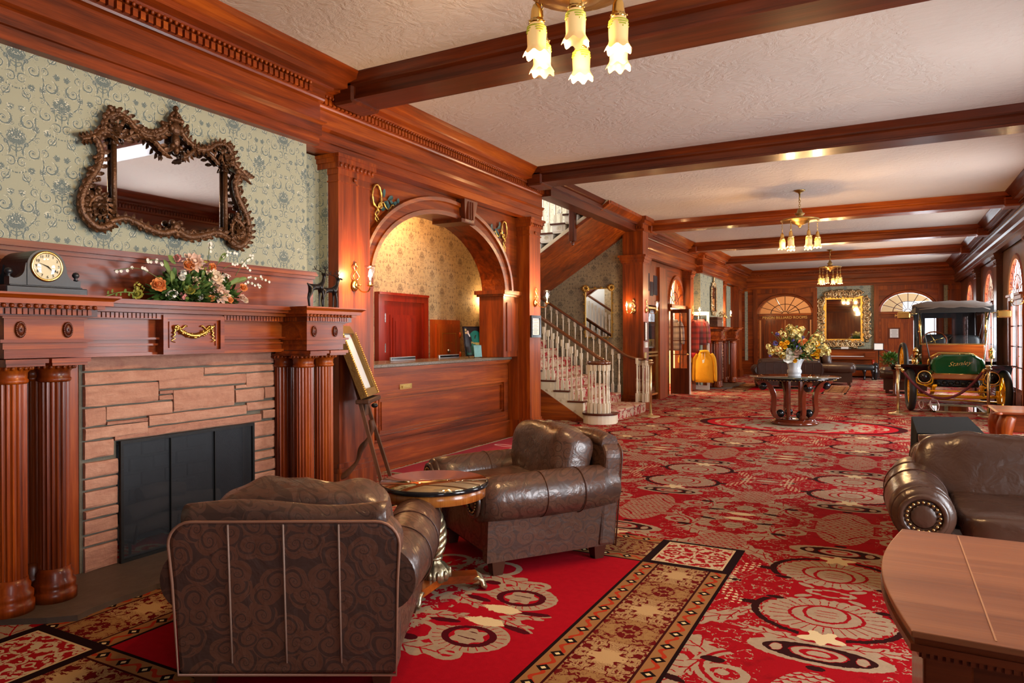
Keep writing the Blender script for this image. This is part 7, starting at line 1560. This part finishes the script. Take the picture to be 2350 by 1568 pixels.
FM = [('C', -.06, .43, .10), ('C', .0, .38, .11), ('C', .30, .33, .085), ('C', .38, .31, .07), ('C', .34, .36, .06), ('C', -.42, .12, .07), ('C', -.33, .14, .08), ('C', -.26, .09, .075), ('C', -.46, .20, .06), ('C', .12, .13, .10), ('C', .18, .20, .09), ('C', .40, .18, .075), ('C', .45, .11, .07), ('C', .36, .10, .06), ('C', .25, .25, .06), ('C', -.20, .38, .06), ('C', -.25, .41, .045), ('C', -.10, .50, .06), ('C', .08, .47, .06),
      ('B', .04, .25, .055), ('B', .10, .28, .04), ('B', -.30, .16, .05), ('W', -.17, .02, .09), ('W', -.13, .10, .075), ('K', -.02, .13, .07), ('K', -.05, .08, .06), ('W', .20, .14, .05),
      ('Y', -.26, .24, .04), ('Y', -.22, .20, .045), ('Y', -.18, .26, .04), ('Y', .22, .09, .045), ('Y', .28, .05, .045), ('Y', .30, .12, .05), ('Y', .28, .24, .05), ('Y', -.25, .04, .035), ('Y', -.06, -.02, .04), ('Y', .08, .08, .035), ('Y', -.11, .13, .03), ('Y', -.40, .13, .03), ('Y', .02, .19, .03),
      ('V', -.30, .39, .04), ('V', -.36, .25, .045), ('V', -.03, .20, .07), ('V', .10, .34, .035), ('V', -.44, .06, .03), ('V', .26, .26, .03), ('V', .04, .14, .04), ('V', -.08, .29, .03)]
mats_ = dict(C=BUTTER, B=PEACH, W=WHITEP, K=BLUSH, Y=YEL, V=BLUEP)
for k, u, z, r_2 in FM:
    p = RT(u, z, -.16 if z < .3 else -.08)
    if k in 'CV': cluster('blossom_cluster', mats_[k], p, r_2 * .8, 26, r_2 * .32, cf)
    else: rose('flower', mats_[k], p, r_2, (-_F.x * 1 + R.uniform(-.3, .3), -_F.y, .3), cf, 3, 6)
for i in range(16):
    u = R.uniform(-.38, .4); P0 = RT(u * .2, .0, 0); P1 = RT(u, .30 + .2 * (1 - abs(u)) * R.uniform(.7, 1.2), R.uniform(-.15, .1)); b = MB(); b.tube(smooth([P0, ((P0[0] + P1[0]) / 2, (P0[1] + P1[1]) / 2, P1[2] * .6), P1], 4), .004, 5); b.sph(P1, .014, 6, 5); b.build('stem', STEM, cf)

# ------------------------------------------------------------------ rope barriers
def stanchion(label, x, y, h=.93):
    rt = thing('stanchion', label, 'stanchion', (x, y, 0)); b = MB(); b.lathe([(.16, 0), (.158, .012), (.12, .02), (.05, .032), (.03, .045), (.024, .06)], (0, 0, 0), 24); b.build('base', brass_satin, rt)
    b = MB(); b.lathe([(.024, .05), (.024, h - .08)], (0, 0, 0), 14); b.build('pole', brass_satin, rt); b = MB(); b.lathe([(.034, h - .09), (.034, h - .02), (.04, h - .015), (.04, h), (.02, h + .008)], (0, 0, 0), 16); b.torus((0, 0, h - .05), .05, .006, 16, 5); b.build('cap', brass_satin, rt); return rt
stanchion('slim brass post standing alone at the foot of the stairs', -3.56, 11.72, .98)
stanchion('brass post at the front left of the antique car', .21, 14.05, .86); stanchion('brass post at the front right of the antique car, beside the small reddish wooden table', 1.55, 14.2, .86)
b = MB(); P_ = [(.26, 14.05, .80)] + [(.26 + 1.24 * t, 14.05 + .15 * t, .80 - .52 * 4 * t * (1 - t) * (.98)) for t in [i / 16 for i in range(1, 16)]] + [(1.50, 14.2, .80)]
b.tube(P_, .022, 10); o_ = b.build('barrier_rope', ropem); setp(o_, 'burgundy velvet rope swagging between brass posts in front of the car', 'rope')
for p, q in ((P_[0], P_[1]), (P_[-1], P_[-2])): b = MB(); b.tube([p, (Vector(p) + Vector(q)) / 2], .028, 10); b.build('rope_end', brass, o_)

# ------------------------------------------------------------------ red mat in front of the counter
b = MB(); b.box(-4.52, -3.55, 5.72, 8.62, .001, .008); mt = b.build('entrance_mat', mat_red); setp(mt, 'crimson carpet mat with pale cursive script in front of the reception counter', 'mat')
b = MB(); b.box(-4.54, -3.53, 5.70, 5.72, .001, .010); b.box(-4.54, -4.52, 5.7, 8.64, .001, .010); b.box(-4.54, -3.53, 8.62, 8.64, .001, .01); b.box(-3.55, -3.53, 5.7, 8.64, .001, .01); b.build('binding', simple('pale_binding', S(150, 140, 116), .9), mt)
script = [[(6.72, .62), (6.62, .74), (6.46, .72), (6.44, .58), (6.60, .48), (6.70, .34), (6.58, .16), (6.28, .14), (6.02, .24), (6.0, .36), (6.2, .40)], [(6.80, .16), (6.92, .5), (6.98, .78)], [(6.80, .52), (7.1, .54)], [(7.22, .42), (7.1, .40), (7.04, .24), (7.16, .14), (7.26, .34), (7.24, .14), (7.36, .2), (7.42, .4), (7.42, .16), (7.5, .38), (7.6, .38), (7.58, .16), (7.7, .2), (7.82, .7), (7.76, .82), (7.70, .6), (7.74, .16), (7.86, .2), (7.96, .36), (7.9, .44), (7.84, .26), (7.94, .14), (8.08, .3), (8.12, .42), (8.12, .2), (8.24, .16), (8.34, .42), (8.26, .0), (8.14, -.06), (8.2, .06), (8.5, .3)]]
for s_ in script:
    b = MB(); b.tube(smooth([(-3.75 - z * .8, y, .009) for y, z in s_], 5), .014, 6, flat=.15); b.build('script_stroke', simple('pale_script_yarn', S(216, 176, 180), .9), mt)

# ------------------------------------------------------------------ antique car
cx = 1.13; Yf = 14.75
car = thing('antique_car', 'green antique open touring car with yellow wheels and frame under a grey canvas top', 'car', (cx, Yf + 1.5, 0), world=True)
def wheel(x, y, r, w_, parent, steer=0.0, name='wheel', z=None):
    z = r if z is None else z
    X = Matrix.Translation((x, y, z)) @ Matrix.Rotation(steer, 4, 'Z') @ Matrix.Rotation(PI / 2, 4, 'Y')
    b = MB(); b.tube([Vector((math.cos(TAU * i / 40) * (r - w_ / 2), math.sin(TAU * i / 40) * (r - w_ / 2), 0)) for i in range(40)], w_ / 2, 12, X=X, closed=True); ty = b.build('tyre', rubber, parent)
    b = MB(); b.torus((0, 0, 0), r - w_ * 1.05, .018, 36, 8, X=X)
    for k in range(12): a = TAU * k / 12; b.tube([X @ Vector((.03 * math.cos(a), .03 * math.sin(a), 0)), X @ Vector(((r - w_) * math.cos(a), (r - w_) * math.sin(a), 0))], [.016, .011], 7)
    b.build('spokes', car_yellow, ty)
    b = MB(); b.lathe([(.05, -.04), (.055, -.03), (.055, .03), (.04, .06), (.03, .09), (0, .095)], (0, 0, 0), 16, X=X); b.build('hub', car_yellow, ty); return ty
for (x, y, st_) in ((cx - .71, Yf, .10), (cx + .71, Yf, .10), (cx - .68, Yf + 2.55, 0), (cx + .68, Yf + 2.55, 0)): wheel(x, y, .385, .115, car, st_)
for k in (0, 1): wheel(cx - .80 - k * .0, Yf + 1.25 + k * .11, .36, .085, car, PI / 2 * 0 + .15, z=.88)
b = MB(); b.tube([(cx - .66, Yf, .30), (cx - .4, Yf, .28), (cx + .4, Yf, .28), (cx + .66, Yf, .30)], .028, 8); b.tube([(cx - .62, Yf + .1, .22), (cx + .62, Yf + .1, .20)], .013, 6)
for sx in (-1, 1): b.tube([(cx + sx * .62, Yf, .40), (cx + sx * .64, Yf, .18)], .035, 8)
b.build('front_axle', car_yellow, car)
b = MB(); b.tube([(cx - .6, Yf + 2.55, .385), (cx + .6, Yf + 2.55, .385)], .035, 8); b.build('rear_axle', car_yellow, car)
for sx in (-1, 1):
    b = MB(); b.bev(cx + sx * .36 - .025, cx + sx * .36 + .025, Yf - .32, Yf + 2.9, .42, .49, .005); b.tube(smooth([(cx + sx * .36, Yf - .42, .50), (cx + sx * .36, Yf - .25, .40), (cx + sx * .36, Yf, .33), (cx + sx * .36, Yf + .3, .40)], 4), .022, 7); b.tube([(cx + sx * .33, Yf - .38, .50), (cx + sx * .40, Yf - .1, .32)], .022, 6); b.build('frame_rail', car_yellow, car)
b = MB(); b.tube([(cx - .42, Yf - .36, .40), (cx + .42, Yf - .36, .40)], .016, 6); b.build('cross_bar', car_yellow, car)
b = MB(); b.bev(cx - .40, cx + .40, Yf - .30, Yf - .22, .60, .72, .02); b.build('copper_apron', simple('polished_copper', (.80, .42, .16, 1), .18, 1.0), car)
b = MB(); b.bev(cx - .34, cx + .34, Yf - .2, Yf + .4, .46, .62, .03)
for i in range(7): b.sph((cx - .28 + i * .095, Yf - .21, .52 + .02 * (i % 2)), (.045, .02, .04), 8, 5)
b.build('machinery', iron, car)
# bonnet: rounded coffin nose with a flat bevelled top
sec = [(-.36, .70), (-.40, .76), (-.41, .88), (-.375, .97), (-.24, 1.05), (.24, 1.05), (.375, .97), (.41, .88), (.40, .76), (.36, .70)]
b = MB(); rows = [(Yf - .34, .86, .955), (Yf - .30, .95, .985), (Yf - .24, 1.0, 1.0), (Yf + .55, 1.02, 1.02)]
for (y, sx, sz) in rows:
    for (a, z) in sec: b.v.append((cx + a * sx, y, .70 + (z - .70) * sz))
n = len(sec)
for k in range(3):
    for i in range(n): b.f.append([k * n + i, k * n + (i + 1) % n, (k + 1) * n + (i + 1) % n, (k + 1) * n + i]); b.sm.append(False); b.mi.append(0)
b.f += [list(range(n))[::-1], [3 * n + i for i in range(n)]]; b.sm += [False, False]; b.mi += [0, 0]
hd = b.build('bonnet', car_green, car, bevel=.02)
b = MB(); b.tube([(cx + a * 1.01, Yf + .45, .70 + (z - .70) * 1.03) for a, z in sec], .012, 6, closed=True); b.tube([(cx - .36, Yf - .34, .70), (cx + .36, Yf - .34, .70)], .010, 6); b.tube([(cx - .24, Yf - .3, 1.052), (cx + .24, Yf - .3, 1.052)], .008, 6); b.build('brass_trim', brass, hd)
text('script', 'Stanley', .105, Matrix.Translation((cx + .02, Yf - .352, .885)) @ Matrix.Rotation(-.12, 4, 'Y') @ Matrix.Rotation(PI / 2, 4, 'X') @ Matrix.Scale(1.15, 4, (1, 0, 0)), gold, hd, .002, shear=.6, offset=-.002)
# headlamps
for sx in (-1, 1):
    xh, yh, zh = cx + sx * .50, Yf - .30, .64; X = Matrix.Translation((xh, yh, zh)) @ Matrix.Rotation(PI / 2, 4, 'X')
    b = MB(); b.lathe([(.04, -.16), (.085, -.12), (.10, -.04), (.10, .02), (.118, .03), (.118, .045), (.10, .05), (.096, .04), (.05, .0), (0, -.02)], (0, 0, 0), 28, X=X); hl = b.build('headlamp', brass, car)
    b = MB(); b.lathe([(0, .046), (.088, .044), (.088, .048), (0, .05)], (0, 0, 0), 24, X=X); b.build('reflector', black_gloss, hl); b = MB(); b.sph((0, 0, .0), .018, 8, 6, X=X); b.build('burner', steel, hl)
    b = MB(); b.tube(smooth([(xh - .12, yh, zh), (xh - .115, yh, zh - .10), (xh, yh, zh - .14), (xh + .115, yh, zh - .10), (xh + .12, yh, zh)], 4), .011, 6); b.tube([(xh, yh, zh - .14), (cx + sx * .40, Yf - .1, .45)], .02, 6); b.build('lamp_bracket', car_yellow, hl)
    # mudguards
    b = MB(); P_ = [(Yf - .12, .76), (Yf + .02, .84), (Yf + .22, .80), (Yf + .55, .56), (Yf + .75, .50), (Yf + 1.7, .48), (Yf + 1.95, .60), (Yf + 2.3, .84), (Yf + 2.7, .86), (Yf + 3.0, .66)]
    P_ = [(Yf - .30, .86), (Yf - .1, .86)] + P_[2:]
    for i in range(len(P_) - 1):
        (ya, za), (yb_, zb_) = P_[i], P_[i + 1]; xi, xo = cx + sx * .42, cx + sx * .86
        b.add([(xi, ya, za), (xo, ya, za), (xo, yb_, zb_), (xi, yb_, zb_), (xi, ya, za - .015), (xo, ya, za - .015), (xo, yb_, zb_ - .015), (xi, yb_, zb_ - .015)], [(0, 1, 2, 3), (7, 6, 5, 4), (1, 5, 6, 2), (0, 3, 7, 4), (0, 4, 5, 1), (3, 2, 6, 7)])
    b.build('mudguard', black_gloss, car)
    # brass side lamps and horn
    b = MB(); xl = cx + sx * .60; yl = Yf + .62; b.lathe([(.03, 0), (.05, .02), (.05, .12), (.06, .13), (.03, .18), (.015, .2)], (xl, yl, .95), 14); b.sph((xl, yl - .05, 1.02), .035, 10, 6); b.tube([(xl, yl, .95), (xl, yl + .1, .8)], .012, 6); b.build('side_lamp', brass, car)
    b = MB(); b.tube([(cx + sx * .52, Yf + .72, 1.2), (cx + sx * .53, Yf + .72, 1.83)], .022, 8); b.sph((cx + sx * .53, Yf + .71, 1.45), .03, 8, 6); b.build('windscreen_post', brass, car)
    xm = cx + sx * .80; b = MB(); b.bev(xm - .11, xm + .11, Yf + .66, Yf + .70, 1.70, 1.84, .02); b.tube([(cx + sx * .53, Yf + .72, 1.80), (xm, Yf + .7, 1.79)], .009, 6); b.build('side_mirror', brass, car)
b = MB(); b.bev(cx - .50, cx + .50, Yf + .60, Yf + .68, .70, 1.20, .02); b.build('wooden_dash', W['x'], car)
b = MB(); b.box(cx - .52, cx + .52, Yf + .70, Yf + .712, 1.20, 1.225); b.box(cx - .52, cx + .52, Yf + .70, Yf + .712, 1.84, 1.86); b.build('windscreen_frame', brass, car)
b = MB(); b.quad((cx - .5, Yf + .705, 1.22), (cx + .5, Yf + .705, 1.22), (cx + .5, Yf + .705, 1.84), (cx - .5, Yf + .705, 1.84)); b.build('windscreen', tinted, car, auto=False)
b = MB(); b.torus((0, 0, 0), .20, .014, 28, 7, X=Matrix.Translation((cx - .28, Yf + .95, 1.28)) @ Matrix.Rotation(1.0, 4, 'X')); b.build('steering_wheel', W['x'], car); b = MB(); b.tube([(cx - .28, Yf + .95, 1.28), (cx - .28, Yf + .65, 1.0)], .014, 6)
for k in range(4): a = TAU * k / 4 + .4; b.tube([(cx - .28, Yf + .95, 1.28), Matrix.Translation((cx - .28, Yf + .95, 1.28)) @ Matrix.Rotation(1.0, 4, 'X') @ Vector((.19 * math.cos(a), .19 * math.sin(a), 0))], .007, 5)
b.build('steering_column', brass, car)
b = MB(); b.bev(cx - .52, cx + .52, Yf + .68, Yf + 2.8, .48, .62, .03); b.bev(cx - .56, cx + .56, Yf + 1.2, Yf + 2.8, .6, .85, .04); b.build('body', car_green, car)
for y in (1.35, 2.35):
    for x in (-.27, .27): b = MB(); b.sph((cx + x, Yf + y, .93), (.27, .26, .10), 16, 8, e=.5); b.sph((cx + x, Yf + y + .22, 1.15), (.27, .09, .24), 16, 8, e=.5); b.build('seat', black_leather, car)
# canvas top
b = MB(); rows = [(Yf + .35, 1.90, .55), (Yf + .42, 1.985, .60), (Yf + 1.2, 2.05, .62), (Yf + 2.1, 2.05, .62), (Yf + 2.85, 1.98, .60), (Yf + 3.0, 1.90, .58)]; n = 11
for (y, z, hw_) in rows:
    for i in range(n): t = -1 + 2 * i / (n - 1); b.v.append((cx + t * hw_, y, z - .05 * abs(t) ** 4 + .012 * math.sin(i * 2.1 + y * 3)))
for k in range(5):
    for i in range(n - 1): b.f.append([k * n + i, k * n + i + 1, (k + 1) * n + i + 1, (k + 1) * n + i]); b.sm.append(True); b.mi.append(0)
tp = b.build('canvas_top', canvas, car, auto=False); sd_ = tp.modifiers.new('s', 'SOLIDIFY'); sd_.thickness = .02
b = MB(); b.box(cx - .60, cx + .60, Yf + .36, Yf + .39, 1.80, 1.90); 
for sx in (-1, 1): b.box(cx + sx * .60 - .01, cx + sx * .60 + .01, Yf + .38, Yf + 2.95, 1.80, 1.92); b.tube([(cx + sx * .57, Yf + .42, 1.88), (cx + sx * .50, Yf + 1.9, .9)], .014, 6); b.tube([(cx + sx * .57, Yf + 2.8, 1.88), (cx + sx * .50, Yf + 1.9, .9)], .014, 6)
b.build('valance', simple('dark_canvas', S(38, 36, 36), .8), car)
b = MB(); 
for (a, c, e, f) in ((-.56, .56, 1.75, 1.92), (-.56, .56, 1.0, 1.40), (-.56, -.35, 1.4, 1.75), (.15, .56, 1.4, 1.75)): b.box(cx + a, cx + c, Yf + 2.85, Yf + 2.87, e, f)
b.build('rear_curtain', simple('dark_rear_curtain', S(34, 34, 38), .7), car)
for sx in (-1, 1): b = MB(); b.tube([(cx + sx * .55, Yf + .40, 1.86), (cx + sx * .38, Yf - .22, .78)], .011, 6); b.build('stay_strap', black_leather if sx < 0 else steel, car)
b = MB(); b.tube([(cx - .62, Yf + .7, .8), (cx - .62, Yf + .68, .95)], .05, 12); b.torus((0, 0, 0), .045, .008, 14, 5, X=Matrix.Translation((cx - .62, Yf + .6, .82)) @ Matrix.Rotation(PI / 2, 4, 'X')); b.build('brass_horn', brass, car)
dp = thing('drip_tray', 'flat mirrored tray with a rough gilt edge on the carpet under the antique car', 'tray', (cx + .05, Yf + .5, 0), world=True)
b = MB(); b.box(cx - .32, cx + .42, Yf - .1, Yf + 1.2, .004, .014); b.build('mirror_plate', mirror_glass, dp); b = MB()
for (a, c, e, f) in ((-.38, .48, -.16, -.1), (-.38, .48, 1.2, 1.26), (-.38, -.32, -.16, 1.26), (.42, .48, -.16, 1.26)): b.bev(cx + a, cx + c, Yf + e, Yf + f, .001, .03, .006)
b.build('tray_frame', gilt_dark, dp)
b = MB()
for k in range(3): b.torus((0, 0, 0), .11, .012, 20, 6, X=Matrix.Translation((cx - .62 + k * .14, Yf - .05, .12)) @ Matrix.Rotation(1.2, 4, 'X') @ Matrix.Rotation(.4 * k, 4, 'Y'))
b.build('coiled_pipe', simple('pink_copper_pipe', (.7, .45, .38, 1), .3, 1), car)
# fern on a stand beside the car
fn = thing('potted_fern', 'bright green fern on a dark wooden stand left of the antique car', 'plant', (.20, 18.15, 0))
b = MB(); b.lathe([(.16, 0), (.16, .02), (.03, .05), (.025, .55), (.12, .58), (.12, .60)], (0, 0, 0), 14); b.build('stand', DK['z'], fn)
b = MB(); b.lathe([(.06, .60), (.09, .68), (.10, .72), (.07, .72)], (0, 0, 0), 16); b.build('pot', bronze_black, fn)
leaves('fronds', simple('fern_green', S(66, 120, 28), .6, var=.3), (-.06, 0, .84), 1.0, 420, .06, fn, (.26, .22, .16), .5, up=.2)
# mantel flowers and branch vase on the far mantel, picture leaning
vf = thing('far_mantel_vase', 'glass vase of pale dried branches on the far mantel', 'vase', (-3.92, 19.5, 1.62)); b = MB(); b.lathe([(.05, 0), (.06, .08), (.045, .16), (.05, .18)], (0, 0, 0), 14); b.build('glass', clear, vf); leaves('dried_blossom', petal_mat('dried_straw', S(176, 150, 100)), (0, 0, .28), 1.0, 200, .03, vf, (.12, .30, .16), .8, up=.3)
bx = thing('carved_chest', 'brown carved wooden box on the left of the far mantel', 'box', (-3.95, 18.85, 1.62)); b = MB(); b.bev(-.12, .12, -.3, .3, 0, .2, .01); b.bev(-.13, .13, -.31, .31, .2, .26, .02); b.build('chest', BL['y'], bx)

# left far corner panelling, baseboards
b = MB(LW()); b.box(-4.6, 4.95, -.1, .03, 0, .2); 
o_ = struct('baseboard_left', MB(LW()).box(-4.6, 1.2, -.1, -.05, 0, .22), W['y'])
struct('baseboard_far', MB(LW()).box(21.2, 25.8, 0, .03, 0, .22), W['y'])
struct('baseboard_end', MB(FWL).box(-2.05, -.3, -.07, -.03, 0, .3), W['x'])
# cove of plinth behind sofa etc: nothing else stands there
